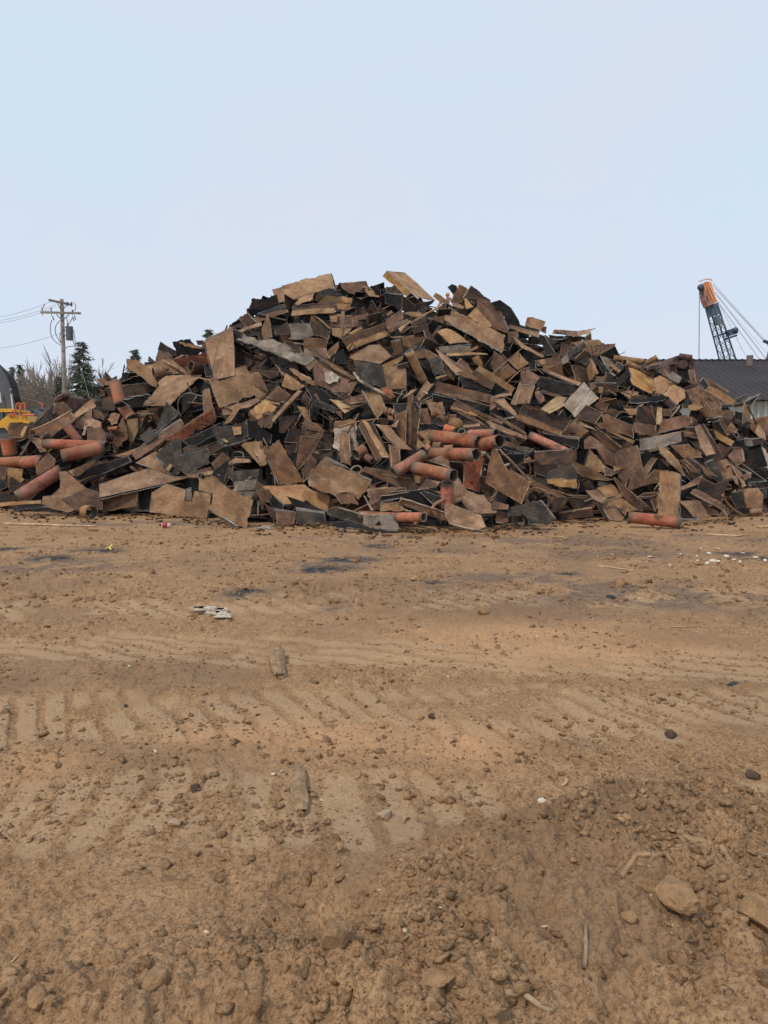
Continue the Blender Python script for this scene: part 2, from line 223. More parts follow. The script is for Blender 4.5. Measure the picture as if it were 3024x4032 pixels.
DATA = '''
@900 1050 2.765
P K -10 10 t|262,345 505,380 560,420 300,530 205,500|dark jagged plate on the upper left skyline below the tall left peak plate
P D 0 -20 t|115,550 205,500 300,600 220,625|small pointed dark scrap sticking out at the upper left skyline
B B 15 5 -|275,545 630,455 655,490 300,610|F 0 1 0.25 K 605,395 320,520|long brown angle section with dark upper side under the upper left skyline
P T 20 -10 -|475,250 600,215 610,385 512,405|small tan plate at the left end of the tilted peak plate
P D -5 25 -|600,215 690,205 700,360 655,480 610,430|narrow dark plate hanging below the fold of the peak plate
B T 25 -10 t|575,205 1110,72 1150,215 695,352 600,300|F 1 2 0.15 D 1165,225 1128,80|large tilted tan plate with torn top edge crowning the left peak
P T 25 10 -|1145,195 1215,200 1225,262 1150,265|small bright plate between the two skyline peaks on the left
P B 12 5 -|1215,178 1335,168 1500,155 1520,215 1490,335 1320,290 1240,240|brown plate with square corner on the flat middle skyline
P T 35 -15 -|1440,205 1520,210 1650,325 1530,322|narrow tan plate leaning right on the flat middle skyline
P K 5 20 -|1545,210 1640,200 1659,250 1655,325 1600,290|black plate end on the skyline left of the big box section
P K -20 0 -|700,340 1320,265 1300,420 1100,480 760,480|dark plate hidden in the gap below the left peak plate
P D 10 -25 -|935,330 985,275 1030,320 970,390|small dark square block under the left peak plate
P O 30 0 t|800,320 930,290 915,355 740,420 720,400|small ochre bracket in the sky gap below the left peak plate
P O 35 0 t|1045,312 1590,350 1520,500 1170,455 975,400|bright orange tan plate lying flat near the top of the left peak
B T 20 -5 -|690,470 1165,440 1150,500 680,535|F 0 1 0.08 D 1160,380 700,430|long angle iron with riveted dark top flange under the orange tan plate
P D 5 -10 -|905,530 1000,570 1115,675 1095,790 930,745 880,640|dark brown plate standing behind the grey bent plate near the left peak
P T 30 10 -|930,535 985,560 1118,668 1105,682|thin tan strip on the dark plate behind the grey bent plate
B G 15 5 c|645,615 870,612 930,750 820,790 700,795|F 4 0 0.12 D 655,625 640,780|light grey bent plate with pale torn lower lip near the left peak
B B 8 0 -|1110,530 1350,540 1350,665 1110,650|F 0 1 0.2 T 1350,525 1190,515|open box end with pale rim in the upper left of the heap
P O 22 0 -|1120,660 1345,665 1300,720 1220,785 1130,745|short ochre plate below the open box end
P T 15 35 -|1238,480 1265,480 1245,765 1220,760|thin upright fin crossing the open box end
P T 5 -25 -|425,515 450,600 480,770 380,795 357,670|upright leaf shaped plate below the upper left skyline
P T 40 -5 -|100,690 355,600 362,635 135,712|narrow tan plank of steel at the left shoulder gap
P D 8 -15 -|500,685 640,600 660,740 505,748|dark square plate left of the grey bent plate
P T 15 0 -|1100,540 1190,525 1180,600 1105,600|small pale tab left of the open box end
P B 10 10 -|1355,540 1520,500 1500,590 1430,650 1350,660|brown patch plate right of the open box end
B B -5 -10 -|1225,780 1701,610 1712,690 1275,860|F 3 2 -0.18 T 1766,737 1300,915|long tilted beam with dark web and tan lower flange in the upper middle
P T 38 -5 -|1300,725 1771,480 1792,502 1530,645 1340,735|long narrow tan strip above the long tilted beam
B B 10 5 -|820,765 1090,785 1068,880 820,880|F 3 2 -0.18 T 1080,1005 830,960|folded plate with dark upper and tan lower face left of the long tilted beam
P B 20 -35 -|1060,930 1190,820 1200,885 1095,1012|small triangular brown plate under the left end of the long tilted beam
P K 12 -10 r|1140,960 1250,890 1275,990 1320,1055 1180,1060|sooty crumpled bracket beside the folded plate in the upper middle
P T 42 0 -|1310,980 1530,858 1641,845 1781,975 1651,1062 1370,1010|large smooth tan plate facing up in the upper middle
P K -30 0 -|60,800 95,805 520,985 600,1060 560,1130 70,1090|deep shaded plate under the long curved grey tan plate
B G 32 -5 ct|90,800 165,725 310,800 470,780 560,820 700,870 850,950 950,1010 850,1090 700,1040 520,965 330,880|F 11 10 0.1 K 540,1010 330,930|long curved grey tan plate with torn pale lower edge at the left shoulder
P D 5 10 -|600,815 680,810 780,870 800,930 700,920|small dark dish shaped plate right of the left end of the curved grey tan plate
@500 1200 2.765
P D 0 -10 -|335,490 365,400 560,520 520,560|dark ridge plate on the left shoulder skyline
P B 15 -20 -|300,625 340,490 450,520 500,560 480,600 330,640|brown triangular plate on the left shoulder skyline
P K -10 10 t|490,410 560,390 690,370 740,440 870,480 770,545 540,560|black folded sheet on the left shoulder skyline right of the ridge plate
P D 5 0 -|750,390 835,388 850,440 770,440|small dark plate behind the black folded sheet
P T 35 0 t|560,410 650,418 830,455 885,470 870,482 620,450|thin ragged tan strip on the black folded sheet
P Q -3 10 -|465,600 770,545 890,500 910,640 810,670 600,720|large dark red painted plate behind the dark open pipe on the left
P T 20 -10 -|215,670 380,585 500,600 670,750 500,755 270,740|tan plate crossed by a ridge left of the dark open pipe
P T 45 -5 -|385,575 670,745 690,758 640,755 380,600|thin diagonal tan ridge iron beside the dark open pipe
C D 130 35|835,720 690,675|dark open pipe facing left in front of the dark red painted plate
P K 0 -20 -|840,680 905,655 940,780 860,790|dark plate wedge right of the dark open pipe
P T 20 -15 -|0,590 130,610 250,700 330,800 330,905 280,890 150,780 0,690|long tan gusset plate with rounded upper end reaching out over the left slope
C T 125 -25|290,745 385,730|rounded brown end cap lying on the gusset plate
C R 45 20|380,715 440,700|short pinkish nozzle on the rounded end cap
P K -15 0 -|1160,370 1210,380 1640,570 1659,640 1400,700 1180,690|deep black plate in the shadow under the curved grey tan plate
P K 5 -30 -|1145,260 1240,290 1240,360 1165,370|dark charred block at the notch of the left shoulder
B T 18 -10 -|850,390 1140,245 1155,300 1170,480 1175,770 1090,790 960,825 925,700|F 0 7 0.2 D 910,700 835,430|tall upright rusty plate with ochre streaks standing on the left shoulder
P T 25 5 -|1180,690 1290,660 1330,740 1340,790 1180,780|plain brown plate end right of the tall upright rusty plate
P D 20 10 -|1350,700 1659,720 1640,770 1560,800 1420,730|dusty dark plate below the curved grey tan plate
B T 42 -10 t|165,1100 350,880 330,840 420,770 810,755 800,770 460,1105|F 0 6 0.05 K 470,1115 190,1120|large tan plate with notched upper left corner on the left slope
P K -25 0 -|200,1110 460,1110 590,960 760,850 560,1200 260,1210|black plate in the hollow under the notched tan plate
B K 10 -20 -|600,1000 700,960 780,985 600,1200|F 2 3 0.1 K 620,1215 790,990|black channel piece inside the curved rod on the left slope
V G 12|590,1220 560,1150 550,1060 600,980 680,955 760,985 830,995|curved thin rod looping over the black channel piece
B T 10 10 -|835,920 900,905 945,1170 860,1210|F 0 3 0.12 T 835,1225 822,935|short upright tan channel below the tall upright rusty plate
P B 20 0 -|830,820 940,780 1010,830 920,880|dark brown tab between the notched tan plate and the large square plate
V T 14|780,795 870,812 935,830|thin bent bar left of the large square brown plate
B T 22 5 t|905,850 1110,800 1430,735 1460,760 1540,955 1440,1035 1400,1010 1395,985 1070,1110 1010,1115|F 9 0 0.15 D 890,840 1000,1140|large square brown plate with torn top edge on the left slope
P T 30 10 -|1060,1120 1400,1015 1455,1045 1330,1115 1150,1145|tan strip plate directly below the large square brown plate
P T 15 -10 -|1025,1125 1060,1120 1130,1165 1130,1190 1050,1205|small tan shard below the large square brown plate
P K -10 0 -|1230,1140 1360,1110 1330,1220 1330,1260 1220,1180|black gap plate right of the upright blade
P T 5 -20 -|1045,1310 1215,1050 1225,1140 1130,1280|upright pointed blade plate below the large square brown plate
P T 30 -5 r|1490,1040 1659,890 1700,940 1659,1090 1530,1060|riveted brown plate right of the large square brown plate
P T 35 -15 t|1330,1160 1480,1040 1640,1110 1560,1250 1500,1340 1345,1200|mottled ochre plate below the riveted brown plate on the left centre
@1450 1050 2.765
P D 5 0 -|190,220 270,215 370,290 300,305 200,280|dark scrap under the left end of the tan box section
B K 5 5 -|185,290 380,310 365,450 180,400|F 0 1 0.1 G 380,295 200,280|black plate with thin grey rim below the tan box section
B O 0 -25 -|160,105 210,45 540,345 515,412|F 1 2 1.1 O 725,355 390,70|big tan box section jutting up at the summit of the heap
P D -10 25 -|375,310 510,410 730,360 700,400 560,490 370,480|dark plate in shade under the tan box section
P T 40 10 c|375,495 560,500 640,530 480,560|curved tan strip under the tan box section
P O 30 20 c|470,580 640,505 730,460 810,325 800,400 750,470 640,520|long curved ochre strip rising right of the tan box section
P B 15 -15 -|705,320 730,280 840,350 800,400|small brown block on the summit notch right of the tan box section
P B 20 0 t|815,380 880,330 915,350 890,420 820,400|small brown plate in front of the distant orange lamp
P K -5 20 c|865,225 915,188 965,210 970,240 935,310|black curled plate on the right peak skyline
P B 12 -20 t|890,385 960,260 990,195 1090,245 1040,330 1000,400|brown square plate leaning on the right peak skyline
B D 18 25 rt|1040,335 1120,207 1340,370 1300,400 1190,400|F 0 1 0.1 D 1140,215 1060,345|large dark riveted plate on the right peak skyline
B B 20 10 c|1185,430 1195,335 1330,375 1450,500 1530,690 1510,720 1350,660 1200,470|F 4 3 0.15 K 1440,480 1525,650|large curved brown plate forming the right side of the right peak
P K -5 30 -|1345,390 1440,360 1560,450 1640,590 1660,650 1530,640 1480,540|black curved plate behind the right peak
P T 25 -15 -|1045,355 1065,345 1150,440 1065,465|small tan wedge on the dark riveted plate
P T 35 5 -|905,390 960,390 1050,440 1030,460 920,430|small ochre flat strip left of the small tan wedge
P T 30 -15 -|1080,540 1175,440 1340,630 1330,660 1210,620|bright folded triangular plate above the cracked tan beam
P D 10 -15 -|735,480 850,400 840,530 760,545|dark plate left of the cracked tan beam
P B 5 10 -|640,560 740,550 830,530 820,640 780,640 700,590|brown plate under the left corner of the cracked tan beam
B O 32 -10 t|820,585 875,425 1010,505 1080,540 1495,755 1450,940 950,660|F 0 6 0.3 K 920,690 810,610 ; F 6 5 0.3 K 1440,960 930,690|large bright tan beam cracked near its upper left end
P T 32 -5 c|740,695 850,682 900,700 1100,810 1000,830 890,855 830,800|leaf shaped tan plate below the cracked tan beam
B G 5 0 -|770,870 1120,845 1110,935 850,945 770,930|F 0 1 0.1 K 1120,838 960,850 ; F 3 2 -0.2 T 1300,925 1100,965 850,965|grey steel beam with tan tail lying level in the upper middle
P K -20 0 -|660,600 740,660 790,770 770,850 660,680|black void plate left of the leaf shaped tan plate
B D 12 -10 t|460,620 610,540 640,600 480,660|F 0 1 0.05 B 620,530 480,590|dark angle piece below the long curved ochre strip
P B 22 -20 t|185,570 365,460 380,590 200,690|crumpled brown riveted scrap above the small open tube
B B 12 -10 r|215,690 440,590 460,610 240,720|F 0 1 0.1 B 430,575 210,650|short riveted beam end left of the small open tube
B T 15 -20 -|325,670 455,580 468,600 410,640 350,715|F 3 4 -0.05 D 375,725 475,650|small open square tube in the upper middle
P T 50 0 -|240,765 490,745 495,755 300,775|thin tan sliver below the small open square tube
P D 5 0 -|470,660 650,620 660,690 500,730|dark plate right of the small open square tube
P D 10 10 -|600,690 650,680 770,850 760,890 650,895|dark brown folded plate left of the grey level beam
C B 105 -15|300,800 335,960|short brown pipe stub behind the long tan pipe
P B 5 0 -|365,760 600,760 620,880 470,900 380,850|brown plate behind the long tan pipe head
P S 12 -5 t|480,845 600,815 620,890 500,930|small charred square block right of the long tan pipe
P B 15 0 -|500,930 620,895 650,980 540,1005|brown plate under the small charred square block
C O 95 -25|440,920 610,1260|long tan pipe standing slanted in the centre of the heap
B D 0 10 -|310,1075 430,1040 450,1090 320,1120|F 0 1 0.05 G 435,1035 310,1065|short black angle crossing the long tan pipe
P T 15 -5 -|130,1080 380,965 375,1010 310,1060 165,1100|tan flap left of the short black angle
B T 14 0 -|160,1090 310,1065 320,1115 395,1110 415,1244 400,1330 130,1350|F 5 4 0.1 G 400,1112 420,1244|square brown plate left of the long tan pipe
B B 5 15 -|640,900 935,1110 940,1244 850,1180 640,1000|F 0 1 0.06 T 935,1095 645,890|tall dark plate with bright diagonal upper edge below the grey level beam
B T 18 15 c|740,900 860,980 920,1050 1040,1130 1020,1180 960,1180 800,1010|F 0 3 0.08 D 1045,1115 745,892|wavy edged tan plate right of the tall dark plate
B B 12 20 c|1000,1000 1080,1050 1140,1160 1100,1170 950,1060|F 0 2 0.08 T 1145,1150 1005,992|second wavy edged plate further right below the grey level beam
P B 15 -5 -|1130,990 1200,955 1250,1060 1240,1100 1150,1040|dark small plate right of the second wavy edged plate
B S 20 0 t|650,1020 790,990 840,1160 730,1190|F 0 1 0.15 K 780,980 670,1010|charred stack plate with ragged grey top in the centre
P T 20 -5 -|730,1200 850,1170 860,1190 740,1225|small tan ledge below the charred stack plate
@2000 1250 2.765
P T 18 -10 -|185,85 210,0 270,-5 410,45 385,110 345,160|square tan plate on the right shoulder skyline
P B 10 20 -|360,150 385,100 420,97 415,175|small brown tab right of the square tan plate on the skyline
B K 10 0 -|15,85 40,55 335,130 340,165|F 0 3 -0.15 T 340,220 15,115|beam with black upper edge and tan face below the square tan plate
P B 20 0 -|0,150 110,150 120,200 20,280 0,280|brown plate left of the black topped beam on the right shoulder
P O 32 -5 -|485,165 500,128 760,145 755,205 600,180|ochre level beam end on the right skyline
B T 35 10 t|755,150 820,135 955,112 900,155 755,205|F 0 4 0.1 B 600,180 500,130|long flat plate with bright pointed right tip on the right skyline
P D 8 0 t|600,205 850,210 905,160 912,245 620,240|dark bundle of scrap under the bright pointed plate
B D 10 25 -|840,210 900,160 912,245 860,245|F 0 1 0.1 B 890,165 850,200|small plate below the pointed tip of the long flat plate
P K -10 0 -|440,190 605,200 600,245 470,240|black plate end below the ochre level beam end
P K -20 0 -|470,250 560,245 730,290 650,320 600,430 520,420|large black plate in the hollow of the right shoulder
P T 38 0 -|700,270 830,250 990,243 1035,285 840,375 780,330|broad tan plate fanning out on the right skyline
P B 15 5 r|850,370 960,300 1165,285 1150,380 1080,420 930,420|brown riveted plate with square right end on the right skyline
P D 20 10 t|1120,290 1165,280 1172,295 1150,300|tiny dark tip on the right skyline
P K 5 10 t|1140,385 1270,375 1220,400 1210,430 1150,420|dark jagged spike right of the brown riveted plate
B K 12 5 c|340,180 400,200 480,270 530,410 420,420|F 1 3 0.08 T 535,415 410,195|curved dark plate with thin bright rim on the right shoulder
P T 38 -10 -|35,195 110,230 160,280 400,410 370,430 250,360 140,320|long pointed tan blade on the right shoulder
P K -15 0 -|180,200 280,210 400,300 420,430 300,370|black hollow plate behind the long pointed tan blade
B S 22 -15 -|600,430 660,370 830,268 865,315 660,440|F 0 1 0.1 G 835,262 640,385|dark grey rectangular bar pointing up right on the right shoulder
P G 10 -20 -|575,460 650,395 665,470 600,515|grey stub at the lower end of the dark grey bar
P S 20 5 -|670,450 790,380 895,450 850,530|charcoal plate below the dark grey bar
B B 15 -5 -|305,465 560,418 590,510 320,535|F 3 2 -0.1 B 590,545 290,580|level brown beam with a welded pad on the right shoulder
P T 20 -5 -|305,470 400,455 410,515 320,535|welded tan pad lying on the level brown beam
P K 5 0 -|210,500 310,470 300,580 230,570|dark plate left of the level brown beam
P T 25 -15 -|5,470 115,375 228,495 110,570|brown square plate between crossed ridges on the upper right
P B 15 0 -|-150,360 -60,420 5,460 -50,560 -120,640 -190,520|torn brown plate left of the crossed ridges
V T 10|-180,620 0,465 90,385 165,330|thin diagonal ridge bar forming the crossed ridges
V T 10|-60,400 0,470 110,575|short ridge bar crossing the diagonal ridge bar
P B 12 10 -|-120,640 0,500 95,590 -40,690|brown plate below the crossed ridges
V T 16|0,705 80,620 160,560 240,550|thin tan edge bar right below the crossed ridges
P B 18 -10 -|140,590 220,560 350,650 300,720 200,720 140,660|brown plate behind the riveted gusset on the upper right
P B 5 15 -|420,560 580,500 610,630 500,610|shaded brown plate behind the long narrow tan bar
P K -12 10 -|590,520 690,500 740,690 620,640|black gap plate right of the level brown beam
B K 10 0 r|355,640 780,745 750,830 560,850 330,760|F 4 3 -0.15 B 540,860 300,800|big dark riveted curved plate under the long narrow tan bar
B T 38 -10 -|365,570 380,548 800,720 775,745|F 3 0 -0.04 B 372,585 780,755|long narrow tan bar lying diagonally on the right slope
B B 10 0 r|125,740 150,640 230,640 290,700 290,740|F 0 4 -0.2 T 290,740 235,950 30,940 |riveted gusset with rows of bolt heads on the upper right
P T 30 25 -|30,945 130,705 150,740 100,950|pale side fin of the riveted gusset
P T 20 10 -|295,810 340,800 395,860 400,910 350,940 310,880|small curled tan plate right of the riveted gusset
B D 20 15 -|690,510 790,530 860,560 880,700 740,690|F 2 3 -0.15 T 950,640 900,450|pair of folded scaly tan plates on the right slope
P T 25 -15 -|885,450 920,460 990,600 960,620 900,480|narrow bright plate above the folded scaly plates
P K 10 5 t|880,390 960,440 1060,540 1080,620 1050,640 980,520|charred black strip running down the upper right slope
P T 15 10 -|960,640 1060,640 1055,720 950,710|brown plate below the charred black strip
B G 22 15 -|1005,400 1030,400 1255,490 1265,590 1220,590 1100,590 1060,520|F 0 6 0.1 T 1075,530 1010,405|grey sheet with bright rim on the upper right slope
C O 70 10|1150,440 1480,485|long ochre pipe lying level on the right skyline
C O 75 30|1480,590 1265,490|dark mouthed ochre pipe below the long ochre pipe
B T 18 -10 -|1110,520 1150,512 1280,610 1220,620|F 0 3 0.1 D 1200,615 1100,540|half open tan tube in front of the grey sheet
B D 12 10 t|1065,590 1110,600 1330,755 1310,790 1070,710|F 1 2 0.12 G 1345,745 1120,585|long dark brown plate with grey torn upper edge on the right slope
P B 30 10 c|1220,620 1330,600 1350,700 1430,770 1340,740|dark curled plate left of the big golden plate
B D 5 0 -|890,718 1180,715 1205,740 1195,810 1040,850 900,800|F 0 1 0.06 G 1180,708 890,712|long dark plate with thin bright top on the right slope
P B 15 -10 -|890,710 930,705 950,740 950,835 910,830|small upright brown tab by the pale striped plate
B T 12 0 -|955,755 1040,757 1025,830 955,810|F 2 1 0.02 T 1038,757 1025,915 990,915|pale angle bracket right of the pale striped plate
@2300 1300 4.1475
P B 15 5 -|145,340 240,320 240,370 100,420|dark slot plate on the right skyline left of the long ochre pipe
C O 85 15|1010,540 1190,440|small curved pipe elbow sticking up at the right skyline
C B 75 20|1150,640 1000,650|short tan pipe tangled at the right skyline
B T 25 -5 -|950,590 1080,560 1290,515 1250,550 1000,610|F 4 3 -0.1 K 1250,600 1080,620|tan channel with dark underside at the right skyline
V B 30|1060,740 1150,680 1240,600|brown bar leaning by the short tangled pipe
B O 30 5 c|740,660 720,620 850,650 1150,800 1200,1040 1080,1040 930,960 800,890 765,830|F 8 0 0.1 K 700,700 745,820|big golden plate with curled left edge on the right slope
P O 32 -5 -|1150,780 1240,740 1480,880 1280,1040 1200,1030 1150,900|golden plate right of the big golden plate
B O 32 -10 t|1280,1040 1480,885 1640,960 1659,1100 1520,1220 1400,1110|F 5 4 0.1 K 1520,1240 1350,1160|third golden plate forming the right end of the golden row
B T 28 0 tc|565,985 740,970 900,1010 890,1060 740,1130|F 4 3 -0.1 D 1050,1090 900,1150 760,1200|rough tan plate with ragged lower edge below the big golden plate
P K 0 0 t|750,1140 1050,1090 1250,1070 1320,1130 1200,1180 750,1200|dark ragged channel below the golden row
P D 15 0 -|1310,1180 1400,1120 1510,1240 1450,1310|dark brown plate end under the third golden plate
@2600 1440 3.9127
P K -5 0 -|240,60 430,90 440,200 330,260 250,130|dark hollow sheet at the foot of the rusty machine housing
P T 12 0 -|45,60 70,55 125,110 90,170 50,150|small pale shard left of the rusty machine housing
P G 20 -10 -|90,150 190,90 330,180 290,270 180,220|grey brown plate below the rusty machine housing
P B 8 20 -|440,60 520,60 560,260 600,290 480,270|brown leg plate right of the small crossed scrap
V K 22|400,130 430,190 370,270|small black crossed scrap at the upper right slope
V T 26|420,230 490,290|small tan bar below the black crossed scrap
V G 12|170,215 280,275|bright thin edge bar on the golden row
P D 15 0 -|350,340 420,310 600,310 620,350 400,370|small dark sheet between the golden row and the twin beams
B B 22 -15 r|385,375 570,318 650,345 930,660 940,690 800,690 640,560 520,600|F 1 2 0.02 T 655,340 572,310|long riveted brown plate right of the golden row
P B 12 25 -|640,345 900,520 950,600 930,660 760,480|brown sheet edge between the riveted plate and the twin beams
B K 5 20 -|610,250 660,180 740,300 700,370|F 1 2 0.1 D 750,290 690,200|black end face of the twin beams
B B -8 -18 -|690,200 740,210 1050,410 1020,435 760,300|F 1 2 0.04 T 1055,400 740,200|upper of the twin beams pointing down to the warehouse wall
B O -5 -18 -|700,370 745,310 1165,540 1090,610|F 1 2 0.05 T 1175,545 755,300 ; F 3 0 -0.05 T 640,350 1080,620|lower of the twin beams with ochre web
P T 25 -12 -|580,560 480,590 425,620 440,680 560,690 670,640 640,590|ragged tan piece below the riveted brown plate
P B 10 -20 -|620,440 800,690 710,800 590,700 680,640|smooth brown wedge hanging below the riveted brown plate
B B 20 10 -|720,800 790,700 930,680 1000,730 990,760|F 4 0 -0.03 G 720,830 990,780|short brown beam end right of the smooth brown wedge
B K -5 10 -|1110,600 1300,560 1530,440 1430,580 1400,600 1120,640|F 1 2 0.05 G 1525,435 1180,550|dark jagged plate sticking out before the warehouse wall
B K 10 5 -|1150,520 1330,445 1345,470 1190,540|F 0 1 0.02 G 1340,438 1150,512|small dark angle above the dark jagged plate
P K 5 0 -|950,600 1110,590 1110,630 940,660|black curved sheet below the twin beams
P B 5 -10 -|1000,680 1130,690 1140,760 1110,830 960,800|brown drum like plate below the black curved sheet
B T 12 15 -|1290,560 1350,620 1370,720 1350,940 1265,900 1280,650|F 1 3 0.03 D 1365,930 1380,720|upright tan post plate in front of the pale warehouse wall
V D 20|1350,620 1480,900|dark rod leaning beside the upright tan post plate
P K 0 0 -|1160,700 1280,720 1270,880 1150,830|black frame plate with a gap left of the upright tan post plate
P K -5 20 -|820,870 900,850 1030,1080 830,990|black hollow plate left of the narrow white edged plate
B B 15 -10 -|880,830 950,800 1080,1060 1030,1080|F 0 3 0.02 W 1035,1090 940,810|narrow white edged brown plate on the upper right slope
P D 15 10 -|960,800 1110,840 1040,930|dark triangular sheet right of the narrow white edged plate
@0 1400 2.765
P D 0 -10 -|1130,250 1145,170 1235,265 1200,300 1150,300|small dark pointed scrap on the far left skyline of the heap
P B 10 -15 -|1060,250 1130,250 1200,290 1190,330 1130,345 1080,290|brown bent scrap beside the small dark pointed scrap
P D 12 10 -|1410,270 1470,220 1550,265 1490,305|dark gusset under the long rounded gusset plate
B D 10 -5 -|1140,355 1360,325 1610,305 1655,350 1640,400 1370,470 1200,490|F 0 2 0.1 B 1600,300 1330,318|long grey brown plate behind the upper red pipe stump
P K -20 0 t|1320,495 1590,415 1640,430 1560,560 1420,560|black jagged plate below the long grey brown plate
P B 8 20 t|1080,370 1150,370 1140,440 1100,450|small torn brown scrap left of the upper red pipe stump
P D 12 -5 -|1100,470 1230,430 1270,540 1240,600 1110,590|dusty brown block under the upper red pipe stump
C R 125 -15|1315,540 1250,285|upright red pipe stump with rounded top on the left slope
C R 120 -30|1440,690 1340,560|short open red pipe below the upright red pipe stump
P B 10 20 -|590,640 600,520 680,500 790,600 630,665|brown plate edge behind the black triangle plate
B S -8 -15 -|330,780 580,535 560,690 345,800|F 0 1 0.1 D 590,520 400,660|big black triangular plate at the left foot of the heap
B O 25 10 -|790,640 1010,455 1045,560 830,680|F 0 3 -0.03 B 1100,620 830,770|ochre beam with broken upper end on the left slope
P K 5 20 -|770,620 880,525 905,535 800,640|short black bar beside the ochre beam
B B 15 -8 -|370,820 770,610 820,690 780,740 640,820 560,890 450,930|F 0 1 0.1 T 760,605 340,815|wide dusty plate with upturned top edge above the crossed red pipes
P B 10 0 t|1020,570 1140,660 1130,700 1030,680|torn blue tinted edge plate right of the ochre beam
P B 15 15 -|800,770 1000,560 1000,690 900,800|brown plate under the lower end of the ochre beam
P T 25 -10 t|930,700 970,680 1100,720 1100,780 940,780 920,870 890,865|brown torn plate with curved cutout above the green pipe mouth
P B 15 5 -|950,790 1100,780 1180,870 1240,960 1080,945 950,920|mottled brown plate around the green pipe mouth
P T 20 15 t|1160,690 1230,620 1310,640 1280,740 1220,760|crumpled tan sheet left of the short open red pipe
P B 12 -5 t|1190,830 1270,790 1330,660 1380,780 1390,900 1310,980 1250,1080|long torn brown plate hanging beside the short open red pipe
P T 10 10 -|1380,700 1500,680 1505,800 1450,950 1400,930|tan plate with thin upright edge right of the short open red pipe
P B 20 -5 -|1490,600 1620,590 1659,700 1500,830|rippled brown plate at the right of the short open red pipe
C D 95 25|1230,905 1155,885|dark green pipe mouth in the left part of the heap
C R 45 -20|1290,790 1190,800|tiny red nozzle above the dark green pipe mouth
C R 100 10|870,940 705,745|red pipe lying slanted behind the two crossed red pipes
C D 85 25|520,900 480,865|dark round pipe mouth between the crossed red pipes
C R 110 -20|1170,985 490,960|long red pipe lying level on the left foot of the heap
P T 30 30 -|260,850 430,900 510,1040 440,1055 380,960|pointed tan shard at the left end of the long level red pipe
P K 0 0 -|0,960 100,900 240,1000 240,1090 0,1110|dark plate at the far left edge behind the upright red stump
B B 5 -10 -|90,790 120,730 330,740 330,860 240,900 90,890|F 0 1 0.1 T 110,720 70,790|hollow brown bracket at the far left edge
P Y 15 15 -|220,870 265,770 310,765 250,890|pale wooden looking strip in the hollow brown bracket
P G 15 20 -|200,1090 350,870 375,850 240,1080|thin grey bar right of the upright red stump
C R 150 10|115,1090 80,890|upright dusty red stump at the far left edge
C R 120 5|-40,1170 470,1140|dusty red pipe lying low at the far left edge
C R 110 35|240,1170 470,1155|short red pipe continuing right of the dusty low red pipe
P B 8 -10 -|385,1190 520,1060 600,1130 590,1200 400,1310|brown plate corner under the crossing of the red pipes
P T 28 -10 -|740,1260 1040,1130 1030,1160 860,1310 790,1310|tan plate right of the lower crossed red pipe
P O 10 10 c|60,1215 250,1230 240,1330 270,1350 120,1480 80,1430|ochre plate with round cutout at the far left edge
P B 15 10 -|-60,1200 70,1210 60,1350 -60,1330|brown sheet at the left picture edge
P K 10 -20 -|-40,1330 60,1370 80,1440 -40,1490|black sheet at the left picture edge
P K -20 0 -|350,1560 640,1300 660,1420 600,1500 450,1540|shaded plate under the slanted lower red pipe
C R 140 -18|670,1095 1130,1000|red pipe slanting up to the right across the level red pipe
C R 150 22|670,1250 190,1545|large red pipe slanting down to the left foot with open lower end
B T 15 -8 c|640,1265 720,1260 930,1440 1120,1500 820,1680 740,1710 500,1650 450,1610 460,1530 560,1520 650,1440 655,1350|F 4 5 0.05 D 760,1730 850,1700|big tan plate with a curved bite at the left foot of the heap
P B 20 10 -|660,1570 930,1450 1120,1500 1120,1680 830,1685|smooth brown plate leaning at the foot left of the long tan beam
B T 30 0 -|-40,1600 450,1575 450,1615 180,1630 -40,1645|F 3 2 -0.05 K 500,1650 180,1690|flat tan plate lying on the ground at the far left
P K 0 0 -|820,1330 1000,1200 1400,1100 1440,1150 1100,1300 890,1390|black beam web in the gap above the long tan beam
V K 24|880,1390 1200,1270 1470,1150|long dark bar over the black gap above the long tan beam
P B 20 -10 -|1440,1080 1659,950 1659,1080 1560,1130|brown plate above the right end of the long dark bar
P T 25 -10 -|1240,1090 1560,980 1590,1000 1420,1080 1240,1100|narrow straw coloured strip above the long dark bar
P B 15 -10 -|1130,1570 1500,1480 1490,1640 1120,1700|brown plate in shade beneath the long tan beam
P K 10 0 -|1500,1480 1659,1430 1620,1700 1520,1690|black upright plate beneath the long tan beam
C O 150 45|930,1700 1000,1708|short open pipe piece lying alone on the ground at the left
@500 1650 2.765
P K -10 0 -|0,500 100,460 420,600 300,640|shaded plate under the sooty hatch panel
B B 15 -12 -|50,370 600,10 625,60 440,210 100,450|F 0 1 0.1 G 590,5 230,200|long brown beam rising right of the rippled plate on the left slope
B Q -2 -10 r|400,230 950,-120 975,0 960,30 600,240|F 0 1 0.1 B 940,-130 390,215|dark red riveted beam parallel to the long brown beam
P S 10 -10 t|140,180 250,80 330,190 210,270 150,210|sooty scrap with a small raised bar left of the long brown beam
P K -5 0 -|600,240 1060,20 1060,130 700,310|black plate below the dark red riveted beam
P S 15 10 -|300,150 430,-190 580,-60 310,170|black leaning plate above the long brown beam
B S 10 0 t|920,100 1200,60 1290,20 1320,220 1060,300 1000,330|F 4 3 -0.05 G 1380,212 1050,300|sooty hatch plate with a small square window in the left centre
P O 12 0 -|1145,85 1240,80 1250,165 1165,180|small square ochre patch plate on the sooty hatch plate
P Y 20 0 -|1030,220 1060,215 1110,245 1085,262|small yellowish block on the sooty hatch plate
